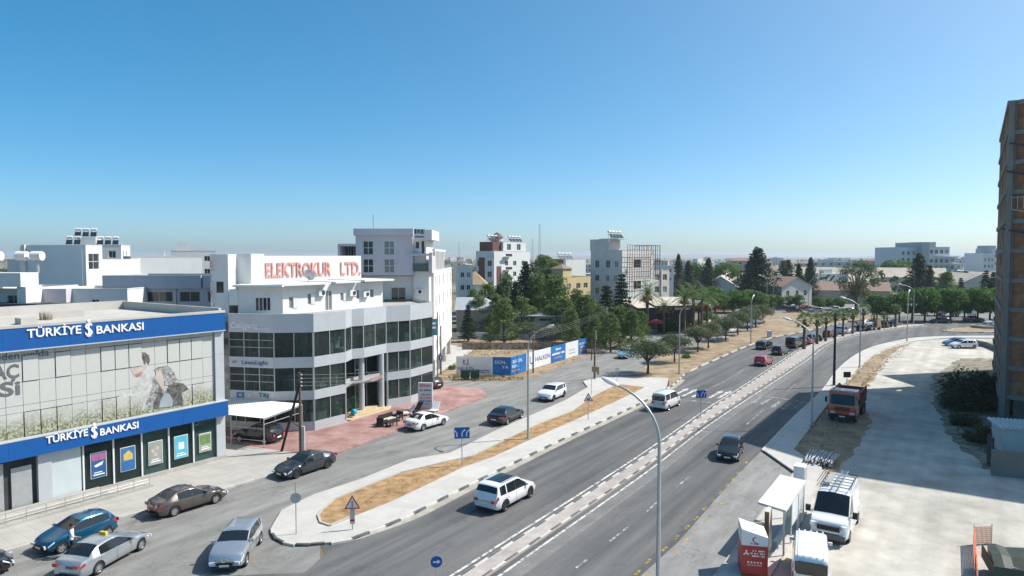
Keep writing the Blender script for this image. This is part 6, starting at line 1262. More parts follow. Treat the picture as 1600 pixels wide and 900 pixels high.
# hoarding
M_hw = mat('hoarding_white', (.66, .67, .69), .5, .03, 1); M_hb = mat('hoarding_blue', (.015, .12, .40), .45, .05, .6, col2=(.02, .20, .50)); M_hl = mat('hoarding_navy', (.02, .04, .16), .5, .05, 2)
hA, hB, hC = W(713, 585), W(798, 587), W(917, 551)
hd_ = thing('hoarding', 'blue and white site hoarding bent round the vacant corner plot', 'hoarding', hA)
def hseg(a, b, x0, x1): d = b - a; return a.lerp(b, x0) - hA, a.lerp(b, x1) - hA
def hpanel(a, b, f0, f1, m, txts=()):
    p, q = hseg(a, b, f0, f1); d = (q - p); L = d.length; d /= L; rz = math.atan2(d.y, d.x); n = Vector((d.y, -d.x, 0)); c = (p + q) / 2
    k = max(1, round(L / 2.4))
    for i in range(k): pc = p.lerp(q, (i + .5) / k); MB().box((pc.x, pc.y, 1.27), (L / k - .012, .05, 2.42), rz).build('panel', m, hd_)
    for t, f, z, sz, w_, mm in txts:
        pc = p.lerp(q, f) + n * .035
        if not t: small_print(hd_, w_, sz * .6, (pc.x, pc.y, z), rz, mm, int(f * 100 + z * 10)); continue
        lettering(hd_, t, sz, (pc.x, pc.y, z), (R(90), 0, rz), mm, .006, 'lettering', w_)
hpanel(hA, hB, 0, .66, M_hw, (('HALKEN', .27, .85, .62, 2.2, M_hl), ('', .27, .45, .2, 1.6, M_hl), ('', .78, .62, .2, 1.5, M_hl), ('', .78, .38, .2, 1.4, M_hl)))
for a_, z0, z1 in ((-.28, 1.4, 2.05), (.0, 1.3, 1.5), (.26, 1.3, 2.2)): p_ = hA.lerp(hB, .18) - hA; part(hd_, 'logo', M_hl, ((p_.x + a_ - .07, p_.y - .07, z0), (p_.x + a_ + .07, p_.y - .034, z1)))
hpanel(hA, hB, .665, 1.0, M_hb, (('DÜN,', .45, 1.75, .62, 1.5, M_sign), ('YA', .7, 1.1, .6, .9, M_sign))); hpanel(hB, hC, 0, .17, M_hb, (('BUGÜN,', .42, 1.75, .62, 2.6, M_sign), ('RIN.', .28, 1.1, .6, 1.7, M_sign), ('', .3, .55, .35, 2.0, M_amber)))
hpanel(hB, hC, .173, .47, M_hw, (('U', .2, 1.25, 1.6, 1.1, M_hl), ('HALKEN', .66, 1.25, .95, 4.6, M_hl))); hpanel(hB, hC, .473, .67, M_hb, (('', .5, 1.9, .6, 2.2, M_sign), ('', .5, 1.25, .55, 4.2, M_sign), ('', .5, .65, .4, 2.4, M_amber))); hpanel(hB, hC, .673, .86, M_hw, (('', .5, 1.2, .3, 2.2, M_back), ('', .5, .7, .3, 2.6, M_back))); hpanel(hB, hC, .863, 1, M_hb, (('DÜN, BUGÜN,', .5, 1.75, .5, 3.0, M_sign), ('YARIN.', .5, 1.2, .5, 2.0, M_sign), ('', .5, .65, .4, 1.9, M_amber)))
for i in range(10):
    p = hB.lerp(hC, i / 9) - hA; n = Vector((-.8, .6, 0)); MB().bar((p.x + n.x * .06, p.y + n.y * .06, 0), (p.x + n.x * .06, p.y + n.y * .06, 2.5), .06).build('post', M_steel, hd_)
# waste containers
M_bin = mat('bin_green', (.02, .055, .045), .55, .15, 3)
for q, lab in (((727, 593), 'dark green waste container, left of two at the hoarding'), ((742, 593), 'dark green waste container, right of two at the hoarding')):
    p = W(*q); o = thing('waste_container', lab, 'waste container', p, R(4), 'waste containers'); b = MB(); b.add([(x, y, z) for z, k in ((.2, .88), (1.15, 1)) for x, y in ((-.6 * k, -.45 * k), (.6 * k, -.45 * k), (.6 * k, .45 * k), (-.6 * k, .45 * k))], ((0, 1, 5, 4), (1, 2, 6, 5), (2, 3, 7, 6), (3, 0, 4, 7), (3, 2, 1, 0))); b.build('body', M_bin, o)
    b = MB(); b.tube([(-.62, -.1, 1.2), (.62, -.1, 1.2)], .16, 8); b.b2((-.63, -.47, 1.12), (.63, .47, 1.2)); b.build('lid', M_bin, o)
    for x in (-.48, .48):
        for y in (-.34, .34): MB().tube([(x - .04, y, .1), (x + .04, y, .1)], .1, 8).build('wheel', M_tyre, o)
# pylon sign and plaza furniture
p = W(665, 641); o = thing('pylon_sign', 'tall white pylon sign with red and blue lines at the plaza edge', 'sign', (p.x, p.y, KH), STREET - R(60)); part(o, 'board', M_hw, ((-.75, -.12, 0), (.75, .12, 2.75)))
for k_, (z, h_, m) in enumerate(((2.45, .34, M_ltred), (1.98, .2, M_ltblue), (1.5, .2, M_ltred), (1.18, .2, M_ltred), (.85, .17, M_ltblue), (.55, .12, M_ltblue))): small_print(o, 1.15, h_, (0, -.122, z), 0, m, k_ + 20)
M_ratt = mat('black_rattan', (.028, .024, .022), .7, .3, 14); M_cush = mat('cream_cushion', (.52, .47, .38), .9, .05, 3)
def seat(loc, rz, w_, name, lab):
    o = thing(name, lab, name.replace('garden_', ''), (loc[0], loc[1], KH), rz, 'black garden furniture on the plaza'); part(o, 'seat', M_ratt, ((-w_ / 2, -.35, .28), (w_ / 2, .35, .36))); part(o, 'backrest', M_ratt, ((-w_ / 2, .28, .36), (w_ / 2, .36, .85))); part(o, 'cushion', M_cush, ((-w_ / 2 + .09, -.33, .365), (w_ / 2 - .09, .27, .45)))
    for x in (-w_ / 2, w_ / 2 - .08): part(o, 'armrest', M_ratt, ((x, -.35, .36), (x + .08, .275, .62)))
    for x in (-w_ / 2 + .04, w_ / 2 - .04):
        for y in (-.31, .31): part(o, 'leg', M_ratt, ((x - .04, y - .04, 0), (x + .04, y + .04, .278)))
seat(W(606, 663), STREET + R(0), 1.9, 'garden_sofa', 'black rattan sofa with pale cushion on the red plaza'); seat(W(597, 668), STREET + R(100), .75, 'garden_chair', 'black rattan chair left of the sofa'); seat(W(622, 659), STREET - R(80), .75, 'garden_chair', 'black rattan chair right of the sofa')
p = W(612, 668); o = thing('coffee_table', 'low black table before the rattan sofa', 'table', (p.x, p.y, KH), STREET, 'black garden furniture on the plaza'); part(o, 'table_top', M_ratt, ((-.5, -.3, .36), (.5, .3, .42)))
for x in (-.44, .44):
    for y in (-.25, .25): part(o, 'leg', M_ratt, ((x - .04, y - .04, 0), (x + .04, y + .04, .36)))
for q, m, lab, rz in (((638, 651), M_white, 'white lounger on the plaza left of the pylon sign', .4), ((650, 647), M_ratt, 'black lounger leaning beside the pylon sign', .9), ((679, 646), M_white, 'white lounger behind the white saloon', 1.3)):
    p = W(*q); o = thing('lounger', lab, 'lounger', (p.x, p.y, KH), rz); b = MB(); b.add([(x, y, z) for y in (-.35, .35) for x, z in ((-.8, .25), (.1, .2), (.75, .95), (.68, 1.0), (.05, .3), (-.8, .33))], [(0, 1, 4, 5), (1, 2, 3, 4), (11, 10, 7, 6), (10, 9, 8, 7)] + [(i, 6 + i, 6 + (i + 1) % 6, (i + 1) % 6) for i in range(6)]); b.build('shell', m, o)
    for x in (-.6, .3): part(o, 'leg', m, ((x - .05, -.3, 0), (x + .05, .3, .22)))
p = W(553, 655); o = thing('display_figure', 'dark green and cyan display by the showroom entrance', 'display', (p.x, p.y, .5)); part(o, 'stand', mat('display_green', (.02, .12, .06), .7, .2, 3), ((-.2, -.12, .5), (.2, .12, 1.7))); MB().lathe([(0, 0), (.3, .05), (.34, .3), (.2, .55), (0, .6)], 12).build('ball', mat('display_cyan', (.02, .36, .50), .5, .1, 3), o, 60)
# wall signs on the apartment block
p = at(683, 82.5); o = thing('wall_banner', 'teal banner on a pole beside the showroom corner', 'sign', (p.x, p.y, 0), R(20)); post(p, 9.2, .06, root=o, m=M_darkpole); part(o, 'banner', mat('banner_teal', (.03, .17, .22), .6, .08, 1), ((-.95, -.05, 6.4), (-.08, .0, 8.4)))
for k_, z in enumerate((7.85, 7.35)): small_print(o, .6, .3, (-.5, -.055, z), 0, M_sign, 40 + k_)
# bus shelter, recycling kiosk, clutter at lower right
sh = thing('bus_shelter', 'bus shelter with flat cream roof on the right pavement', 'bus shelter', W(1212, 800)); s0 = W(1212, 800); q = [W(1184, 785.5, 2.6) - s0, W(1219, 742, 2.6) - s0, W(1260, 752, 2.6) - s0, W(1228, 799, 2.6) - s0]
b = MB(); b.prism([(v.x, v.y) for v in q], 2.52, 2.64); b.build('roof', mat('shelter_roof', (.62, .60, .54), .6, .04, 1, dirt=.1), sh)
e = (q[2] - q[3]).normalized(); inn = Vector((-e.y, e.x, 0)); 
for f in (.03, .36, .68, .97): v = q[3].lerp(q[2], f) + inn * .12; MB().bar((v.x, v.y, KH), (v.x, v.y, 2.52), .08).build('post', M_wframe, sh)
for f in (.05, .95): v = q[0].lerp(q[1], f) - inn * .5; MB().bar((v.x, v.y, KH), (v.x, v.y, 2.52), .07).build('post', M_wframe, sh)
for f0, f1 in ((.04, .35), (.37, .67), (.69, .96)):
    a_, c_ = q[3].lerp(q[2], f0) + inn * .12, q[3].lerp(q[2], f1) + inn * .12; MB().bar((a_.x, a_.y, 1.75), (c_.x, c_.y, 1.75), .03, 1.45).build('back_panel', M_hw if f0 > .3 else MATS['balcony_glass'], sh)
a_, c_ = q[3].lerp(q[2], .1) + inn * .55, q[3].lerp(q[2], .9) + inn * .55; MB().bar((a_.x, a_.y, .6), (c_.x, c_.y, .6), .4, .06).build('bench_seat', M_steel, sh)
for f in (.15, .5, .85): v = q[3].lerp(q[2], f) + inn * .55; MB().bar((v.x, v.y, KH), (v.x, v.y, .57), .06).build('bench_leg', M_steel, sh)
p = W(1250, 757); o = thing('cable_cabinet', 'white cabinet behind the bus shelter', 'cabinet', (p.x, p.y, KH), STREET); part(o, 'body', M_hw, ((-.5, -.35, 0), (.5, .35, 1.25))); part(o, 'door', M_back, ((-.42, -.37, .15), (.42, -.352, 1.12)))
p = Vector((12.0, 33.1, 0)); o = thing('recycling_kiosk', 'white and red recycling kiosk with crescent emblem at the lower edge', 'kiosk', (p.x, p.y, KH), R(-12)); M_kred = mat('kiosk_red', (.42, .045, .035), .5, .06, 2)
b = MB(); b.add([(x, y, z) for y in (0, 1.5) for x, z in ((-.62, 1.55), (.62, 1.55), (.62, 2.0 + .0 * y), (-.62, 2.35))], ((0, 1, 2, 3), (7, 6, 5, 4), (0, 4, 5, 1), (1, 5, 6, 2), (2, 6, 7, 3), (3, 7, 4, 0))); b.build('upper_body', M_hw, o); part(o, 'lower_body', M_kred, ((-.62, 0, 0), (.62, 1.5, 1.548)))
b = MB(); ring = []
for i in range(13): t = R(60 + i * 20); ring.append((.13 * math.cos(t), .13 * math.sin(t)))
for i in range(13): t = R(300 - i * 20); ring.append((.04 + .105 * math.cos(t), .105 * math.sin(t)))
b.add([(x, -.012, 1.86 + z) for x, z in ring], (tuple(range(26)),)); me = b.mesh('emblem', M_kred); bm = bmesh.new(); bm.from_mesh(me); bmesh.ops.triangulate(bm, faces=bm.faces[:]); bm.to_mesh(me); bm.free(); place('emblem', me, o)
small_print(o, .4, .09, (0, -.004, 1.66), 0, M_print, 50)
for k_, (z, w_) in enumerate(((1.3, .62), (1.17, .68), (1.04, .64), (.58, .7))): small_print(o, w_, .085 if z > .6 else .04, (.14 if z > .6 else 0, -.004, z), 0, M_sign, 52 + k_)
b = MB()
for i in range(3): a1, a2 = R(90 + i * 120), R(210 + i * 120); b.bar((-.4 + .15 * math.cos(a1 - .25), -.012, 1.17 + .15 * math.sin(a1 - .25)), (-.4 + .15 * math.cos(a2 + .25), -.012, 1.17 + .15 * math.sin(a2 + .25)), .04, .006, up=(0, 1, 0))
b.build('recycling_symbol', M_sign, o); b = MB()
for i in range(5): b.box((-.3 + i * .15, -.01, .72), (.08, .01, .08))
b.build('icon_row', M_sign, o); part(o, 'flap', mat('kiosk_wood', (.36, .26, .15), .7, .2, 3), ((-.2, 1.52, 1.6), (.55, 1.6, 2.15)))
p = Vector((13.6, 35.6, 0)); o = thing('poster_board', 'narrow cream poster board between kiosk and shelter', 'sign', (p.x, p.y, KH), R(60)); part(o, 'board', M_offw, ((-.5, -.1, .3), (.5, .1, 2.45))); part(o, 'edge', mat('board_brown', (.22, .13, .06), .7, .2, 3), ((-.52, -.11, .28), (-.44, .11, 2.47)))
for x in (-.4, .4): part(o, 'leg', M_steel, ((x - .04, -.05, 0), (x + .04, .05, .3)))
p = W(1281, 722); b = MB(); rn = random.Random(5)
for i in range(46): z = .08 + .09 * (i // 8); a = rn.uniform(-.25, .25); y0 = -1 + (i % 8) * .27 + rn.uniform(-.1, .1); b.bar((-1.3 + rn.uniform(-.4, .3), y0, z), (1.3 + rn.uniform(-.3, .4), y0 + a, z + rn.uniform(-.03, .08)), .07, .07)
tag(b.build('scrap_pile', mat('pale_scrap', (.45, .44, .46), .7, .3, 3, col2=(.65, .64, .66)), None, None, (p.x, p.y, .02), 1.0), 'heap of pale plastic profiles and chairs on the verge', 'scrap pile')
# orange mesh barrier and tarpaulin
M_mesh = mat('orange_mesh', (.60, .16, .07), .7, .1, 3)
o = thing('mesh_barrier', 'orange plastic mesh barrier at the lower right corner', 'barrier', W(1530, 858)); m0 = W(1530, 858); pts = [W(1521, 850) - m0, W(1549, 848) - m0, W(1549, 848) - m0]; b = MB()
a_, c_ = W(1521, 851) - m0, W(1549, 850) - m0; d_ = W(1527, 925) - m0
for i in range(15): v = a_.lerp(c_, i / 14); b.bar((v.x, v.y, 0), (v.x, v.y, 1.0), .025, .012)
for i in range(9): b.bar((a_.x, a_.y, .1 + i * .11), (c_.x, c_.y, .1 + i * .11), .03, .012)
b.build('mesh_panel', M_mesh, o); b = MB()
for i in range(25): v = a_.lerp(d_, i / 24); b.bar((v.x, v.y, 0), (v.x, v.y, .95), .025, .012)
for i in range(9): b.bar((a_.x, a_.y, .1 + i * .105), (d_.x, d_.y, .1 + i * .105), .05, .012)
b.build('mesh_panel', M_mesh, o)
for v in (a_, c_, d_): MB().tube([(v.x, v.y, 0), (v.x, v.y, 1.15)], .025, 6).build('post', M_steel, o)
p = W(1560, 905); o = thing('covered_skip', 'skip covered by a dark green tarpaulin in the lower right corner', 'skip', (p.x + 1.7, p.y - .9, 0), R(-24)); part(o, 'body', M_steel, ((-2.2, -1.2, .2), (2.2, 1.2, 1.2)))
b = MB(); nx = 12
for i in range(nx):
    x0, x1 = -2.4 + 4.8 * i / nx, -2.4 + 4.8 * (i + 1) / nx
    for y0, y1, z0, z1 in ((-1.35, -.6, 1.15, 1.5), (-.6, .6, 1.5, 1.55), (.6, 1.35, 1.55, 1.15)): k0, k1 = .06 * math.sin(i * 2.1), .06 * math.sin(i * 2.1 + 2.1); b.quad((x0, y0, z0 + k0), (x1, y0, z0 + k1), (x1, y1, z1 + k1), (x0, y1, z1 + k0))
b.b2((-2.42, -1.38, .55), (2.42, -1.34, 1.2)); b.b2((-2.42, -1.34, .55), (-2.38, 1.38, 1.2)); b.build('tarpaulin', mat('tarpaulin', (.035, .05, .04), .6, .2, 2, .2), o, 60)
# person beside the taxi
def person(loc, rz):
    o = thing('person', 'person in white shirt and dark trousers standing between the taxi and the teal hatchback', 'person', loc, rz); me = bpy.data.meshes.new('body')
    V = [(0, 0, .95), (0, 0, 1.15), (0, .01, 1.38), (0, .01, 1.50), (0, .03, 1.58), (0, .05, 1.68), (0, .04, 1.75), (.17, 0, 1.42), (.24, .08, 1.16), (.20, .32, 1.08), (-.17, 0, 1.42), (-.25, .0, 1.14), (-.23, .12, .92), (.10, 0, .90), (.12, .02, .5), (.12, -.02, .09), (.12, .14, .04), (-.10, 0, .90), (-.12, .02, .5), (-.12, -.02, .09), (-.12, .14, .04)]
    E_ = [(0, 1), (1, 2), (2, 3), (3, 4), (4, 5), (5, 6), (2, 7), (7, 8), (8, 9), (2, 10), (10, 11), (11, 12), (0, 13), (13, 14), (14, 15), (15, 16), (0, 17), (17, 18), (18, 19), (19, 20)]
    rad = [.15, .14, .155, .06, .085, .10, .06, .075, .05, .035, .075, .05, .035, .10, .068, .045, .035, .10, .068, .045, .035]
    k = len(V)
    for s, wv in ((1, 9), (-1, 12)):
        bx, by, bz = V[wv]; fw = Vector((0, .09, -.01)) if s > 0 else Vector((0, .02, -.09)); sdv = Vector((.022, 0, 0)); V.append(tuple(Vector(V[wv]) + fw * .7)); rad.append(.03); E_.append((wv, k)); pk = k; k += 1
        for f in range(4): V += [tuple(Vector(V[pk]) + fw * .5 + sdv * (f - 1.5)), tuple(Vector(V[pk]) + fw * (1.05 - .12 * abs(f - 1.3)) + sdv * (f - 1.5) * 1.1 + Vector((0, 0, -.012)))]; rad += [.0095, .008]; E_ += [(pk, k), (k, k + 1)]; k += 2
        V.append(tuple(Vector(V[wv]) + fw * .6 + Vector((-.04 * s, .01, 0)))); rad.append(.01); E_.append((wv, k)); k += 1
    me.from_pydata(V, E_, []); ob = place('body', me, o); md = ob.modifiers.new('skin', 'SKIN'); me.skin_vertices[0] if False else None
    for i, r in enumerate(rad): me.skin_vertices[0].data[i].radius = (r, r * (.72 if i in (0, 1, 2) else 1))
    me.skin_vertices[0].data[0].use_root = True; ob.modifiers.new('sub', 'SUBSURF').levels = 1; ob.modifiers['sub'].render_levels = 1
    dg = bpy.context.evaluated_depsgraph_get(); m2 = bpy.data.meshes.new_from_object(ob.evaluated_get(dg)); ob.modifiers.clear(); ob.data = m2; m2.materials.clear()
    for m in (mat('skin', (.36, .22, .15), .6, .05, 8), mat('white_shirt', (.68, .69, .70), .85, .04, 8), mat('dark_trousers', (.03, .032, .04), .85, .1, 8), M_blk): m2.materials.append(m)
    for f in m2.polygons:
        c = f.center; f.use_smooth = True; f.material_index = 0 if c.z > 1.52 or (c.y > .2 and c.z > 1.0) or (abs(c.x) > .19 and c.z < 1.16 and c.z > .75) else 1 if c.z > .93 else 2 if c.z > .1 else 3
    b = MB(); b.lathe([(.105, 0), (.112, .05), (.10, .11), (.05, .15), (0, .155)], 14, Matrix.Rotation(R(18), 3, 'X'), (0, .035, 1.665)); b.build('hair', mat('dark_hair', (.02, .015, .012), .7, .2, 20), o, 60)
    b = MB()
    for s in (-1, 1): b.box((s * .036, .142, 1.665), (.03, .012, .012))
    b.build('eyes', M_blk, o); MB().add([(-.015, .14, 1.61), (.015, .14, 1.61), (0, .175, 1.615), (0, .145, 1.66)], ((0, 1, 2), (0, 2, 3), (1, 3, 2))).build('nose', MATS['skin'], o); MB().box((0, .14, 1.585), (.05, .012, .01)).build('mouth', mat('lips', (.3, .12, .1), .6, .05, 4), o)
    for s in (-1, 1): MB().box((s * .106, .035, 1.65), (.02, .05, .06)).build('ear', MATS['skin'], o)
    return o
pp = W(113, 870); person((pp.x, pp.y, .014), hd(.8, .3) - R(90))
# ================================================================ BACKGROUND BUILDINGS
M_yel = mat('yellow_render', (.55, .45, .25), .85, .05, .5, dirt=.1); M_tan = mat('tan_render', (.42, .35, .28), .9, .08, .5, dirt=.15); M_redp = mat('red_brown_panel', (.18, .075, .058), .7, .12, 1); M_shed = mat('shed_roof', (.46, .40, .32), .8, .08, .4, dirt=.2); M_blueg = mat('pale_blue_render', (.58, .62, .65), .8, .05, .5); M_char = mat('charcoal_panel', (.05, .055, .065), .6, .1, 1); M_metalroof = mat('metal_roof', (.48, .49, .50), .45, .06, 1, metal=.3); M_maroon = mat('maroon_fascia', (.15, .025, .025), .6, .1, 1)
def bld(name, label, loc, rz=0, cat='building', group=None): return thing(name, label, cat, (loc[0], loc[1], 0), rz, group)
# far left group
o = bld('apartment_house', 'white house with a big blank grey shaded wall, far left', at(42, 85)); xl, xr = 0.0, 7.4
block(o, 0, 0, 7.4, 3.4, 0, 17.3, M_white, r=[(.5, 2.7, 14.3, 16.3), (.4, 3.0, 8.6, 11.2)], rows=2)
part(o, 'blind_wall', mat('blind_grey', (.74, .75, .75), .85, .05, .3, dirt=.1), ((.25, -.12, 10.7), (7.0, -.003, 17.2))); block(o, -5, 3.5, 7.2, 14, 0, 15.5, M_white)
for i, x in enumerate((-3.6, -2.4, 2.5, 4.6)): MB().tube([(x - .5, 5, 17.0), (x + .5, 5, 17.0)], .42, 10).build('water_tank', M_white, o, 40)
part(o, 'fin', M_white, ((-.45, -.3, 9), (.0, .6, 17.4)))
o = bld('balcony_house', 'white house with broad balcony front at the left edge', at(-30, 70)); block(o, 0, 0, 4.2, 9, 0, 12.6, M_white, f=[(2.6, 3.9, 9.7, 12.0), (.4, 1.2, 9.7, 12.0)])
part(o, 'balcony', M_white, ((-1, -1.6, 12.9), (5.2, 1, 14.3))); part(o, 'awning_band', M_char, ((-2, -2.4, 11.2 - 1.0), (7.2, -.02, 11.25))); part(o, 'fin', M_white, ((4.5, -1.2, 9), (5.4, .5, 12.9)))
for x in (-1.2, 1.6, 3.2): MB().tube([(x, 3, 16), (x + 1.1, 3, 16)], .5, 10).build('water_tank', M_white, o, 40); MB().bar((x + .5, 3, 14.2), (x + .5, 3, 15.6), .3).build('tank_stand', M_steel, o)
o = bld('annex_house', 'low white annex with grey box between bank roof and blank wall', at(90, 74)); block(o, -1.0, 0, 7.5, 8, 0, 12.4, M_white, f=[(4.6, 5.4, 10.6, 11.3)]); part(o, 'box_bay', M_lilac, ((-1.2, -1.0, 11.0), (1.5, -.02, 12.5)))
o = bld('grey_block', 'long blue grey building behind the bank roof with strip windows', at(165, 78)); block(o, 0, 0, 13.4, 9, 0, 13.7, M_bluegrey, f=[(.9, 3.6, 10.75, 11.95, G_win), (4.4, 7.6, 10.75, 11.95, G_win), (8.4, 10.7, 10.75, 11.95, G_win), (11.6, 12.9, 10.75, 11.95, G_win)], frame=M_alud)
part(o, 'cornice', M_bluegrey, ((-.2, -.35, 12.3), (11.0, -.02, 13.8)), ((11.2, -.25, 12.35), (13.6, -.02, 13.75)))
for x in (4.0, 7.95): part(o, 'downpipe', M_alud, ((x - .06, -.14, 0), (x + .06, -.03, 12.28)))
o = bld('grey_block', 'white rooftop block with shade painted on its left side, behind the long blue grey building', at(205, 97), R(38)); block(o, 0, 0, 9.5, 6.0, 0, 15.9, M_white, par=.2); part(o, 'shade_toned_side', M_bluegrey, ((-.1, .02, 8), (-.003, 6.0, 15.95)))  # grey slab on the left face: shade of the white wall put into colour
o = bld('apartment_house', 'far white apartment block with rooftop water tanks, far left', at(108, 125), R(20)); block(o, 0, 0, 8.5, 9, 0, 18.0, M_white, f=grid([1.5, 4.5, 7], [10.5, 13.5, 16.3], 1.2, 1.3), r=grid([2, 5], [10.5, 13.5, 16.3], 1.1, 1.2)); part(o, 'stair_head', M_white, ((1, 2, 18), (4, 6, 19.6))); solar(o, 1.0, 3, 19.5, 3, .85); solar(o, 4.6, 3, 18, 3, .85); solar(o, -.2, 2, 18.0, 2, .85)
for x, d, w_, ty, lab in ((268, 150, 9, 392, 'white far house with stair head left of the stair tower'), (300, 190, 11, 398, 'pale far block just left of the stair tower'), (240, 240, 16, 401, 'low far block above the blue grey building')):
    o = bld('far_house', lab, at(x, d), R(25)); h = zat(ty, d); block(o, 0, 0, w_, 8, 0, h, M_offw if 'pale' in lab else M_white, f=grid([w_ * .2, w_ * .5, w_ * .8], [h - 1.7, h - 4.6], 1.2, 1.2)); part(o, 'stair_head', M_white, ((1, 2, h), (3.5, 5, h + 1.8)))
# centre blocks, all set diagonally: shaded left flank, sunlit right front
TH = R(48)
o = bld('apartment_house', 'white apartment block with brown red panels and domed roof hut', at(772, 185), TH)
block(o, 0, 0, 14.9, 6.9, 0, 17.3, M_white, f=[q for x in (5.0, 8.4, 12.0) for q in grid([x], (5, 8, 11, 14), 1.3, 1.3)], l=grid([1.3, 5.2], (5, 8, 11, 14), 1.6, 1.6))
parts(o, 'brown_panel', M_redp, ((-.06, 3.5, 9.2), (-.003, 5.8, 15.6)), ((1.0, -.06, 6), (2.8, -.003, 13.2))); part(o, 'penthouse', M_redp, ((1, 1.5, 17.3), (6.5, 6.5, 19.9)))
block(o, 4.5, .8, 14.2, 6.5, 17.3, 19.9, M_white, f=grid([2.4, 6.5], [18.5], 1.6, 1.7)); MB().lathe([(1.9, 21.2), (1.0, 22.1), (0, 22.7)], 14, c=(5.5, 4, 0)).build('roof_hut', M_redp, o, 40); MB().lathe([(1.6, 19.9), (1.6, 21.25)], 14, c=(5.5, 4, 0)).build('roof_hut', M_offw, o, 40)
for z in (7, 10, 13, 16.6): part(o, 'balcony', M_white, ((3.6, -1.0, z - .9), (6.2, -.01, z - .75)), ((-1.0, .6, z - .9), (-.01, 2.4, z - .75))); part(o, 'balustrade', M_char, ((3.6, -1.0, z - .74), (6.2, -.95, z)))
solar(o, 1.0, 3, 20, 3, .9); solar(o, 9.5, 3, 19.9, 4, .9)
o = bld('yellow_house', 'yellow house with red roofed stair head among the pines', at(880, 150), TH); block(o, 0, 0, 10.3, 8, 0, 11.3, M_yel, f=grid([2.0, 5.6, 8.4], [9.3, 5.9], 1.5, 1.2), l=[(1.5, 2.6, 8.6, 10), (5, 6, 8.6, 10)]); part(o, 'shade_toned_flank', M_bluegrey, ((-.05, .02, .1), (-.003, 7.98, 11.2))); part(o, 'stair_head', M_yel, ((.4, .4, 11.3), (3.6, 3.6, 13.2))); MB().add([(.1, .1, 13.2), (3.9, .1, 13.2), (3.9, 3.9, 13.2), (.1, 3.9, 13.2), (2, 2, 14.2)], ((0, 1, 4), (1, 2, 4), (2, 3, 4), (3, 0, 4), (3, 2, 1, 0))).build('roof_cap', M_tile, o)  # blue grey slab paints the shade onto the yellow left flank
o = bld('cage_building', 'white block wrapped in a rusty steel cage with solar tanks on top', at(972, 160), TH)
block(o, 0, 0, 14.5, 9, 0, 17.3, M_dwhite, f=[(1.2, 1.9, 5, 6.6), (1.2, 1.9, 8.2, 9.8), (5, 8.5, 8, 10, G_win), (5, 8.3, 13.2, 15.2, G_win), (1.4, 2.1, 11.5, 12.9)], l=[(1.3, 2.5, 13.2, 15.0, G_win), (4.4, 5.6, 13.2, 15.0, G_win), (1.3, 2.5, 10, 11.5), (4.4, 5.4, 10, 11.5), (6.6, 7.6, 10, 11.5), (1.3, 2.5, 6.9, 8.4), (4.4, 5.4, 6.9, 8.4), (6.9, 7.9, 13.3, 14.8)])
block(o, 0, 3.8, 5, 9.2, 17.3, 19.9, M_dwhite, par=.2); part(o, 'tank_deck', M_dwhite, ((.6, 1.5, 19.95), (6.4, 7, 20.15))); solar(o, 1.2, 4.4, 20.15, 4, .95)
for i in range(15): part(o, 'cage_bar', M_rust, ((i * 1.05 - .04, -1.5, 10.5 if i > 3 else 3), (i * 1.05 + .04, -1.42, 18.6)))
for i in range(8): part(o, 'cage_bar', M_rust, ((-.1, -1.58, 10.5 + i * 1.15), (14.9, -1.5, 10.58 + i * 1.15)))
for i in range(7): part(o, 'cage_bar', M_rust, ((14.82, -1.5 + i * 1.2, 11), (14.9, -1.42 + i * 1.2, 18.6)))
for z in (11, 14.7, 18.5): part(o, 'cage_bar', M_rust, ((14.75, -1.55, z), (14.95, 6, z + .14)))
o = bld('cream_house', 'cream flats right of the cage building', at(1022, 172), R(35)); block(o, 0, 0, 5.6, 8, 0, 12.4, M_offw, f=grid([1.2, 4.0], [4.5, 7.5, 10.6], 1.5, 1.5)); part(o, 'pilaster', M_offw, ((2.4, -.25, 0), (2.8, -.003, 12.4)))
o = bld('far_house', 'pale blue house behind the cream flats', at(1026, 235), R(15)); block(o, 0, 0, 6.5, 8, 0, 12.6, M_blueg, f=grid([1.2, 3.2, 5.2], [11, 8], .9, 1))
o = bld('white_house', 'white house with roof tanks between grove and cage building', at(884, 205), R(40)); block(o, 0, 0, 8.6, 10, 0, 15.0, M_white, l=grid([3, 6], [13, 10], 1.4, 1.3)); part(o, 'side_band', M_redp, ((-.08, 1, 13.8), (-.003, 9, 15.05))); solar(o, 1, 4, 15, 4, 1.0)
o = bld('white_house', 'white house with roof terrace left of the brown panelled block', at(716, 160), R(10)); block(o, 0, 0, 3.4, 6, 0, 13.8, M_white, f=grid([1.0, 2.4], [11.6, 8.6], .9, 1.2)); part(o, 'canopy', M_blueg, ((-.5, -1, 14.6), (2.5, 4, 14.8))); MB().tube([(.3, 1, 13.8), (.3, 1, 19.4)], .06, 5).build('mast', M_steel, o)
o = bld('villa', 'low house with grey sheet roof behind the small conifer', at(713, 138)); block(o, 0, 0, 8.4, 9, 0, 5.2, M_tan, f=[(6.0, 7.2, 2.4, 3.6)], par=0); b = MB(); b.add([(-.4, -.5, 5.1), (9, -.5, 5.1), (9, 10, 5.1), (-.4, 10, 5.1), (-.4, 4.5, 7.4), (5.5, 4.5, 7.4)], ((0, 1, 5, 4), (1, 2, 5), (2, 3, 4, 5), (3, 0, 4))); b.build('roof', M_metalroof, o)
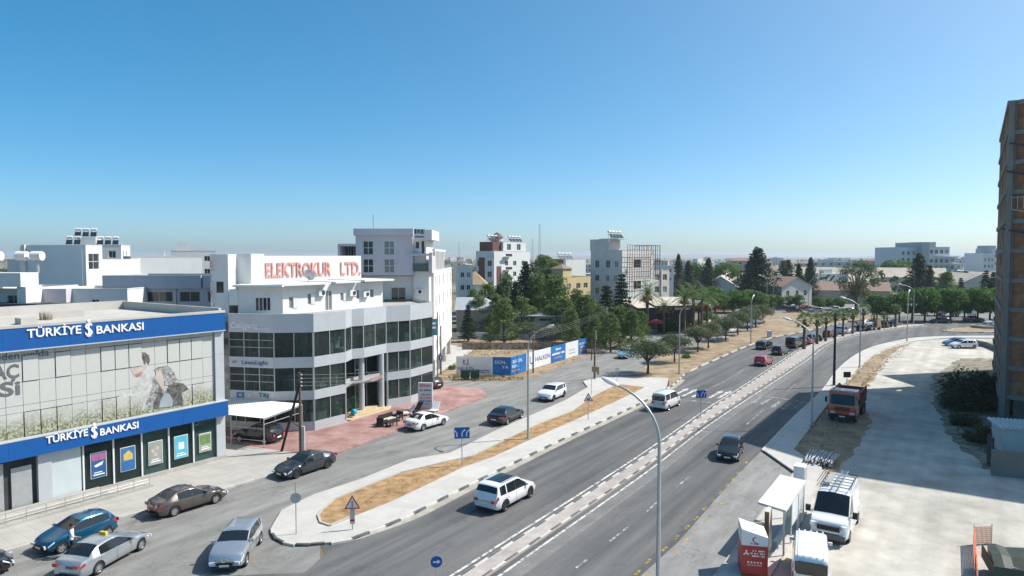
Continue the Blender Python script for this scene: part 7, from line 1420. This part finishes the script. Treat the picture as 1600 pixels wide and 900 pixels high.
o = bld('villa', 'white thatch topped villa left of the brown panelled block', at(722, 172)); block(o, 0, 0, 6, 7, 0, 8.8, M_white, f=[(2, 3.6, 5.4, 7.0)], par=0); MB().add([(-.4, -.4, 8.8), (6.4, -.4, 8.8), (6.4, 7.4, 8.8), (-.4, 7.4, 8.8), (3, 3.5, 12.2)], ((0, 1, 4), (1, 2, 4), (2, 3, 4), (3, 0, 4))).build('thatch_roof', mat('thatch', (.36, .27, .17), .95, .2, 2, .4), o)
o = bld('villa', 'modern white villa with flat metal roof behind the hoarding', at(806, 132)); block(o, 0, 0, 8.6, 8, 0, 4.3, M_dwhite, f=[(5.6, 7.9, 2.2, 2.8, G_win), (4.5, 8.0, 3.4, 3.9, G_win)], par=0); part(o, 'roof', M_metalroof, ((-.6, -1.2, 4.32), (9.6, 8.5, 4.55))); part(o, 'fin', M_white, ((8.7, -1.2, 0), (9.1, .5, 4.3))); part(o, 'side_wing', M_dwhite, ((-3, -1, 0), (-.02, 6, 3.0)))
o = bld('white_house', 'white flat house seen between the pines left of the yellow house', at(806, 200), TH); block(o, 0, 0, 9, 8, 0, 11, M_white, f=grid([2, 5], [9, 6], 1.2, 1.2))
# boundary walls
def gwall(name, lab, pts, h, m, z0=0, t=.22, cap=None, cat='wall'):
    o = thing(name, lab, cat, pts[0]); p0 = Vector(pts[0])
    for a, b in zip(pts, pts[1:]):
        a, b = Vector(a) - p0, Vector(b) - p0; L = (b - a).length; k = max(1, int(L / 3)); rz = math.atan2((b - a).y, (b - a).x)
        for i in range(k): c = a.lerp(b, (i + .5) / k); MB().box((c.x, c.y, h / 2), (L / k - .01, t, h), rz).build('wall_panel', m, o)
    return o
gwall('garden_wall', 'rough stone wall along the back of the vacant plot', [W(722, 546), W(800, 546), W(895, 545), W(925, 541)], 1.2, mat('rubble_stone', (.20, .15, .115), .9, .35, 1.6, .5, col2=(.36, .29, .23)))
gwall('garden_wall', 'long low white wall behind the conifers', [at(690, 130), at(745, 131), at(900, 133)], 1.3, M_white)
gwall('garden_wall', 'beige fence wall along the footway to the restaurant', [W(937, 541), W(962, 532), W(992, 515)], 1.3, M_offw)
gwall('planter_wall', 'low beige wall in front of the restaurant hedge', [W(992, 517), W(1020, 519), W(1062, 519), W(1092, 512), W(1110, 503)], .6, mat('planter_beige', (.48, .38, .24), .85, .1, 1))
# restaurant
o = bld('restaurant', 'maroon restaurant pavilion with pale canopy roof among the palms', at(1000, 146), R(8), 'restaurant')
block(o, 0, 0, 3.8, 11, 0, 4.6, M_char, par=.1); part(o, 'post', M_maroon, ((3.8, -.1, 0), (4.1, .3, 4.4)), ((13.2, -.1, 0), (13.5, .3, 4.4)), ((8.4, -.1, 0), (8.6, .2, 4.4))); part(o, 'back_wall', M_char, ((3.82, 6, 0), (15, 6.3, 4.6))); part(o, 'counter', M_offw, ((9.5, 1.2, 0), (13, 1.8, 1.1)))
part(o, 'fascia', M_maroon, ((3.82, -.35, 4.0), (16.0, -.05, 5.3))); b = MB(); b.add([(3.4, -.4, 5.32), (16.2, -.4, 5.32), (14, 10, 6.6), (3.4, 10, 6.6)], ((0, 1, 2, 3),)); b.add([(-.6, -.5, 4.9), (4.2, -.5, 5.0), (4.2, 11, 6.2), (-.6, 11, 6.2)], ((0, 1, 2, 3),)); b.build('canopy_roof', mat('canopy_pale', (.52, .46, .38), .8, .05, 1), o)
small_print(o, 3.8, .62, (9.6, -.36, 4.65), 0, M_sign, 60)
p = at(1026, 141); q = thing('parasol', 'red parasol before the restaurant', 'parasol', p); MB().lathe([(1.9, 2.2), (1.0, 2.65), (0, 2.95)], 8).build('canopy', mat('parasol_red', (.42, .05, .07), .8, .05, 2), q); MB().tube([(0, 0, 0), (0, 0, 2.9)], .03, 6).build('pole', M_steel, q)
p = W(1202, 537 - 9); q = thing('utility_box', 'small pale utility box on the planting strip', 'cabinet', (p.x, p.y, .1)); part(q, 'body', M_hw, ((-.35, -.3, 0), (.35, .3, 1.2))); part(q, 'lid', M_blueg, ((-.4, -.35, 1.2), (.4, .35, 1.32)))
p = W(1539, 513); q = thing('stone_ring', 'low round stone planter on the splitter island', 'planter', (p.x, p.y, KH)); MB().lathe([(2.6, 0), (2.6, .55), (2.3, .55), (2.3, .3), (0, .3)], 24).build('ring', M_tan, q, 40)
for q_, lab in (((1130, 531), 'low concrete slab bench between the olives, left'), ((1118, 534), 'low concrete slab under the fourth olive')): p = W(*q_); q = thing('concrete_slab', lab, 'slab', (p.x, p.y, .12), .6); part(q, 'top', M_conc, ((-1.3, -.7, .25), (1.3, .7, .42))); part(q, 'foot', M_kg, ((-1, -.5, 0), (1, .5, .25)))
# sheds and far blocks on the right
def gable(name, lab, p, rz, w_, d_, h, hr, wm, rm, wins=()):
    o = bld(name, lab, p, rz); face(o, (0, 0), (w_, 0), 0, h, wm, wins); face(o, (w_, 0), (w_, d_), 0, h, wm); face(o, (0, d_), (0, 0), 0, h, wm); MB().add([(0, -.0, h), (w_, 0, h), (w_ / 2, 0, h + hr)], ((0, 1, 2),)).build('gable', wm, o)
    for s in (0, 1): MB().add([(w_ / 2, -.5, h + hr + .08), (w_ / 2, d_ + .5, h + hr + .08), (w_ * 1.03 if s else -w_ * .03, d_ + .5, h - .12), (w_ * 1.03 if s else -w_ * .03, -.5, h - .12)], ((0, 1, 2, 3) if not s else (3, 2, 1, 0),)).build('roof', rm, o)
    return o
gable('shed', 'pale blue grey gabled shed behind the date palms', at(1098, 255), R(-18), 13, 40, 4.2, 4.2, M_blueg, M_shed); gable('shed', 'tan gabled shed right of the pale blue one', at(1130, 262), R(-18), 16, 40, 4.2, 5.0, M_tan, M_shed, [(6, 9, 2.5, 3.6)])
gable('house', 'house with pinkish tiled roof behind the palm clump', at(1058, 262), R(60), 12, 16, 5.5, 3, M_offw, mat('pink_tile', (.36, .24, .20), .85, .12, 1), [(2, 3.5, 2, 3.8), (5, 6.5, 2, 3.8), (8, 9.5, 2, 3.8)])
gable('house', 'cream house with brown roof left of the eucalyptus', at(1222, 212), R(25), 13, 13, 6.6, 2.8, M_offw, M_tile, [(2, 3.2, 3.5, 5.2), (6, 7.2, 3.5, 5.2), (9.5, 10.7, 3.5, 5.2)])
gable('shed', 'long brown roofed shed right of the eucalyptus', at(1392, 225), R(70), 14, 24, 4.5, 2.6, M_tan, M_tile); gable('shed', 'pale roofed shed behind the eucalyptus', at(1375, 285), R(65), 16, 40, 5, 3, M_offw, M_shed); gable('shed', 'white gabled shed before the grey office block', at(1495, 240), R(-20), 15, 40, 5.8, 3.8, M_offw, M_shed); gable('shed', 'wide pale roofed shed behind the white gabled one', at(1478, 300), R(60), 22, 60, 6.5, 4, M_offw, M_shed); gable('shed', 'pale shed at the foot of the brick tower', at(1536, 262), R(-10), 18, 30, 6, 3.4, M_offw, M_shed); gable('shed', 'low brown shed left of the big conifer', at(1150, 330), R(80), 20, 50, 6, 3, M_tan, M_shed)
o = bld('office_block', 'stepped grey and white office block on the right horizon', at(1440, 350), R(8)); block(o, -9, 4, 0, 24, 0, 20.5, M_blueg, f=grid([1.5, 4.5, 7.5], [7, 10.5, 14, 17.5], 1.5, 2)); block(o, 0, 0, 4, 20, 0, 23.0, M_bluegrey, par=.2); block(o, 4, .5, 16, 22, 0, 20.6, M_blueg, f=grid([1.8, 4.6, 7.5, 10.4], [6.6, 10, 13.5, 18.2], 1.8, 1.9)); part(o, 'roof_plant', M_bluegrey, ((2, 4, 20.6), (11, 14, 23.2)))
for i, (x1, z) in enumerate(((19.5, 15.8), (22.5, 12.2), (25.5, 8.4))): block(o, 16 + (i * 0), .4 - i * .3, x1, 18, z - 3.6, z - .4, M_blueg, f=grid([1.5, x1 - 17.5], [z - 2.0], 1.8, 1.9), par=.1); part(o, 'terrace_slab', M_white, ((8, -1.2 - i * .3, z - .4), (x1 + .8, 18, z)))
part(o, 'ground_floor', M_char, ((4, -2, 0), (32, 16, 4.4)))
o = bld('office_block', 'white and grey block at the right horizon beside the brick tower', at(1535, 365), R(10)); block(o, 0, 0, 7, 12, 0, 17.5, M_blueg, f=grid([1.5, 4, 6], [7, 10.5, 14], 1.2, 1.6)); block(o, 7, 1, 13, 12, 0, 20, M_blueg, f=grid([2, 4], [8, 12, 16], 1.2, 1.6)); part(o, 'stair_head', M_bluegrey, ((5, 3, 20), (11, 9, 21.6)))
# ---------------------------------------------------------------- brick tower on the right
NB = Vector((47.25, 64.9, 0)); e1 = Vector((.46, -.888, 0)); e2 = Vector((.559, .829, 0)); HT = 30.6
tb = thing('brick_tower', 'tall unfinished tower of brick panels and concrete slabs at the right edge', 'building', NB)
M_brick = mat('hollow_brick', (.30, .14, .07), .9, .2, 1.2, .3, col2=(.42, .22, .12), dirt=.2); M_rawc = mat('raw_concrete', (.24, .225, .20), .9, .1, .8, .15, dirt=.25)
def brickmat(m):
    t = m.node_tree; n = t.nodes; l = t.links; p = n['Principled BSDF']; src = p.inputs['Base Color'].links[0].from_socket; bt = n.new('ShaderNodeTexBrick'); bt.inputs['Scale'].default_value = 3.2; bt.inputs['Mortar Size'].default_value = .03; bt.inputs['Color1'].default_value = (1, 1, 1, 1); bt.inputs['Color2'].default_value = (.78, .74, .7, 1); bt.inputs['Mortar'].default_value = (.9, .95, 1, 1)
    tc = n.new('ShaderNodeTexCoord'); mp = n.new('ShaderNodeMapping'); mp.inputs['Rotation'].default_value = (R(90), 0, 0); l.new(tc.outputs['Object'], mp.inputs[0]); l.new(mp.outputs[0], bt.inputs['Vector']); mx = n.new('ShaderNodeMix'); mx.data_type = 'RGBA'; mx.blend_type = 'MULTIPLY'; mx.inputs[0].default_value = 1; l.new(src, mx.inputs[6]); l.new(bt.outputs[0], mx.inputs[7]); l.new(mx.outputs[2], p.inputs['Base Color'])
brickmat(M_brick)
FH = 2.78
def tface(a, e, L, bays):
    rz = math.atan2(e.y, e.x); inn = Vector((-e.y, e.x, 0)); inn = inn if inn.dot(e2 if e is e1 or abs(e.dot(e1)) > .9 else -e1) > 0 else -inn
    for k in range(11):
        z0 = k * FH; 
        for j in range(bays + 1):
            p = a + e * (L * j / bays) + inn * .2; MB().box((p.x, p.y, z0 + FH / 2), (.45, .45, FH), rz).build('column', M_rawc, tb)
        p = a + e * (L / 2) + inn * .25; MB().box((p.x, p.y, z0 + FH - .2), (L + .5, .62, .42), rz).build('slab_edge', M_rawc, tb)
        if k == 0: continue
        for j in range(bays):
            p = a + e * (L * (j + .5) / bays) + inn * (.28 + .03 * ((j + k) % 2)); h_ = FH - .42
            op = (j + k) % 3 == 1
            if not op: MB().box((0, 0, 0), (L / bays - .46, .2, h_ - .006)).build('brick_panel', M_brick, tb, None, (p.x, p.y, z0 + h_ / 2), rz)
            else:
                w_ = L / bays - .46
                for s in (-1, 1): q = p + e * s * (w_ * .34); MB().box((0, 0, 0), (w_ * .32, .2, h_ - .006)).build('brick_panel', M_brick, tb, None, (q.x, q.y, z0 + h_ / 2), rz)
                MB().box((0, 0, 0), (w_ * .36, .2, .9)).build('brick_panel', M_brick, tb, None, (p.x, p.y, z0 + .45), rz)
tface(Vector((0, 0, 0)), e1, 10.2, 2); tface(Vector((0, 0, 0)), e2, 25, 6)
c2 = e1 * 10.2; e3 = Vector((.83, -.557, 0))
MB().prism([(v.x, v.y) for v in (e1 * .9 + e2 * .9, e1 * 9.8 + e3 * .6, c2 + e3 * 14, c2 + e3 * 14 + e2 * 20, e2 * 24.4 + e1 * 1.0)], .2, HT - .5).build('core', mat('tower_inside', (.16, .14, .12), .95, .2, 1), tb)
MB().prism([(v.x, v.y) for v in (Vector(), c2, c2 + e3 * 14, c2 + e3 * 14 + e2 * 20, e2 * 25)], HT - .3, HT).build('roof_slab', M_rawc, tb)
for k in range(1, 11): MB().prism([(v.x, v.y) for v in (c2 + e3 * .3, c2 + e3 * 14.1, c2 + e3 * 14.1 + e2 * .6, c2 + e3 * .3 + e2 * .6)], k * FH - .42, k * FH).build('slab_edge', M_rawc, tb)
for z, k in ((26.6, 0), (24.0, 1), (18.6, 2)): MB().bar((-.5, -.2 + .3 * k, z), tuple(e1 * 3 + Vector((0, 0, z - .9))), .12, .16).build('scaffold_beam', M_darkpole, tb)
for i in range(5): p = e1 * (i * .5) - e2 * .35; MB().tube([(p.x, p.y, 20.4), (p.x, p.y, 21.6)], .03, 5).build('guard_post', M_steel, tb)
MB().tube([tuple(-e2 * .35 + Vector((0, 0, 21.5))), tuple(e1 * 2.2 - e2 * .35 + Vector((0, 0, 21.5)))], .03, 5).build('guard_rail', M_steel, tb); MB().tube([tuple(-e2 * .35 + Vector((0, 0, 20.4))), tuple(e1 * 2.2 - e2 * .35 + Vector((0, 0, 19.9)))], .05, 5).build('guard_rail', M_steel, tb)
wg = thing('tower_wing', 'lower rear wing of the brick tower', 'building', (68.9, 84.5, 0)); MB().b2((0, 0, 0), (14, 11.2, 21.6)).build('wall', M_brick, wg)
for k in range(1, 8): MB().b2((-.06, -.06, k * FH - .4), (14.06, 11.26, k * FH)).build('slab_edge', M_rawc, wg)
gwall('site_wall', 'grey concrete site wall below the brick tower', [W(1548, 742), W(1640, 752), W(1640, 752) + Vector((6, -4, 0))], 1.9, M_rawc)
p = W(1590, 712); o = thing('site_hut', 'white corrugated site hut beside the brick tower', 'hut', (p.x, p.y, 0), R(-20)); part(o, 'wall', M_dwhite, ((-1.0, 0, 0), (3, 3, 2.2)))
for i in range(14): part(o, 'roof_rib', M_white, ((-1.2 + i * .31, -.3, 2.2 + .0 * i), (-1.04 + i * .31, 3.3, 2.32)))
part(o, 'roof', M_white, ((-1.3, -.3, 2.16), (3.2, 3.3, 2.24))); p = W(1547, 728); o = thing('site_board', 'black board leaning on the site wall end', 'board', (p.x, p.y, 0), R(70)); part(o, 'panel', M_darkpole, ((-.7, -.04, 0), (.7, .04, 2.3))); part(o, 'batten', M_wood, ((-.7, .04, .4), (.7, .1, .5)), ((-.7, .04, 1.8), (.7, .1, 1.9)))
gwall('block_stack', 'row of concrete blocks behind the parked cars on the gravel lot', [W(1520, 538), W(1545, 543), W(1566, 552)], .9, M_rawc, t=.6, cat='blocks')
# ---------------------------------------------------------------- the far town
rt = random.Random(21); HM = [M_white, M_offw, M_dwhite, M_tan, mat('far_beige', (.50, .44, .36), .9, .06, .3), mat('far_pink', (.45, .36, .31), .9, .06, .3)]
LABS = set()
def far_house(p, w_, d_, h, i):
    m = HM[i % 6]; q = 800 + p[0] / p[1] * FPX; lab = 'small pale house in the low far town along the horizon'
    if p[1] < 480:
        mark = [w for a, w in ((120, 'beyond the left edge houses'), (330, 'behind the long blue grey building'), (560, 'behind the rooftop sign'), (730, 'behind the lilac apartments'), (830, 'behind the brown panelled block'), (920, 'behind the yellow house'), (1050, 'behind the cage building'), (1170, 'behind the date palms'), (1300, 'beyond the big dark conifer'), (1400, 'beyond the eucalyptus'), (1500, 'beside the stepped office block'), (1700, 'by the brick tower')) if q < a][:1] or ['far right']
        while 1:
            lab = '%s %s %s house %s, %d by %d m' % ('tile-roofed' if i % 3 == 0 else 'flat-roofed', ('low', 'two-storey', 'tall')[min(2, int(h / 4.5))], ('white', 'cream', 'greyish', 'tan', 'beige', 'pink')[i % 6], mark[0], round(w_), round(d_))
            if lab not in LABS: break
            w_ += 1
        LABS.add(lab)
    o = thing('far_house', lab, 'building', p, rt.uniform(-.6, .8), 'houses of the far town')
    b = MB(); b.b2((0, 0, 0), (w_, d_, h)); b.build('wall', m, o)
    b = MB(); n_ = max(2, int(w_ / 4)); fl = max(1, int(h / 3.1))
    for f in range(fl):
        for j in range(n_): x = w_ * (j + .5) / n_; MB().b2((x - .7, -.05, f * 3.0 + 1.1), (x + .7, .05, f * 3.0 + 2.4)).build('window', G_win, o) if p[1] < 420 else b.b2((x - .7, -.05, f * 3.0 + 1.1), (x + .7, .05, f * 3.0 + 2.4))
    if p[1] >= 420: q = b.build('windows', G_win, o); q['kind'] = 'stuff'
    if i % 3 == 0: MB().add([(-.4, -.4, h), (w_ + .4, -.4, h), (w_ + .4, d_ + .4, h), (-.4, d_ + .4, h), (w_ * .3, d_ / 2, h + 2.2), (w_ * .7, d_ / 2, h + 2.2)], ((0, 1, 5, 4), (1, 2, 5), (2, 3, 4, 5), (3, 0, 4))).build('roof', M_tile if i % 2 else MATS['pink_tile'], o)
    else: MB().b2((w_ * .3, d_ * .3, h), (w_ * .6, d_ * .6, h + 1.6)).build('stair_head', m, o)
n_ = 0
for i in range(230):
    d = 260 * (1 + rt.random() ** 1.5 * 8); x = rt.uniform(-.82, .80)
    if -.42 < x < -.1 and d < 330: continue
    far_house((x * d, d, 0), rt.uniform(9, 24), rt.uniform(8, 14), min(rt.choice((3.4, 6.4, 6.6, 9.5, 12.6)), 14.2 if d > 400 else 9), i)
# treetops of the far town: one uncountable green mass, and the warehouses' scrub
b = MB(); rv = random.Random(3)
for i in range(1500):
    d = 240 * (1 + rv.random() ** 1.4 * 9); x = rv.uniform(-.85, .85) * d; s = rv.uniform(2.0, 4.2); h = rv.uniform(3, 8.5); n0 = 26 if d < 700 else 12
    for _ in range(n0):
        c = Vector((x, d, h * .6)) + Vector((rv.uniform(-1, 1) * s, rv.uniform(-1, 1) * s, rv.uniform(-.55, .55) * h)); a = Vector((rv.uniform(-1, 1), rv.uniform(-1, 1), rv.uniform(-1, 1))).normalized() * s * .42; q = Vector((rv.uniform(-1, 1), rv.uniform(-1, 1), rv.uniform(-1, 1))).normalized() * s * .42; b.add((c - a, c - q, c + a, c + q), ((0, 1, 2, 3),))
o = b.build('distant_trees', leaf_mat('distant_leaf', (.025, .045, .02), (.085, .105, .045))); o['kind'] = 'stuff'; o['label'] = 'distant green treetops scattered through the far town'; o['category'] = 'trees'
# low ridge on the skyline
b = MB(); k = 60; vs = []
for i in range(k + 1): x = -8000 + 16000 * i / k; vs += [(x, 7200, -5), (x, 7600, 26 + 14 * math.sin(i * .7) + 10 * math.sin(i * .23 + 1)), (x, 8600, -5)]
b.add(vs, [(i * 3 + q, (i + 1) * 3 + q, (i + 1) * 3 + q + 1, i * 3 + q + 1) for i in range(k) for q in (0, 1)]); o = b.build('hills', M_land); o['kind'] = 'structure'
for x, d, h, lab in ((843, 520, 40, 'thin lattice mast on the horizon right of the brown panelled block'), (832, 700, 34, 'fainter mast on the horizon beside the lattice mast')):
    p = at(x, d); o = thing('radio_mast', lab, 'mast', p); b = MB()
    for s in (-1, 1): b.bar((s * .9, 0, 0), (s * .35, 0, h), .22)
    b.build('leg', M_back, o); b = MB()
    for j in range(int(h / 2)): b.bar((-.8 + j * .02, 0, j * 2), (.8 - j * .02, 0, j * 2 + 2), .14)
    b.build('lattice', M_back, o)
# ================================================================ HAZE
b = MB(); b.b2((-8900, -70, -6), (8900, 8900, 44)); hz = b.build('haze', None); hz.data.materials.clear(); m = bpy.data.materials.new('haze_air'); m.use_nodes = True; t = m.node_tree; t.nodes.clear(); v = t.nodes.new('ShaderNodeVolumePrincipled'); v.inputs['Density'].default_value = .00014; v.inputs['Color'].default_value = (.80, .90, 1, 1); v.inputs['Anisotropy'].default_value = .2
q = t.nodes.new('ShaderNodeOutputMaterial'); t.links.new(v.outputs[0], q.inputs['Volume']); hz.data.materials.append(m); hz['kind'] = 'stuff'; hz['label'] = 'thin pale summer haze over the whole town'; hz['category'] = 'haze'
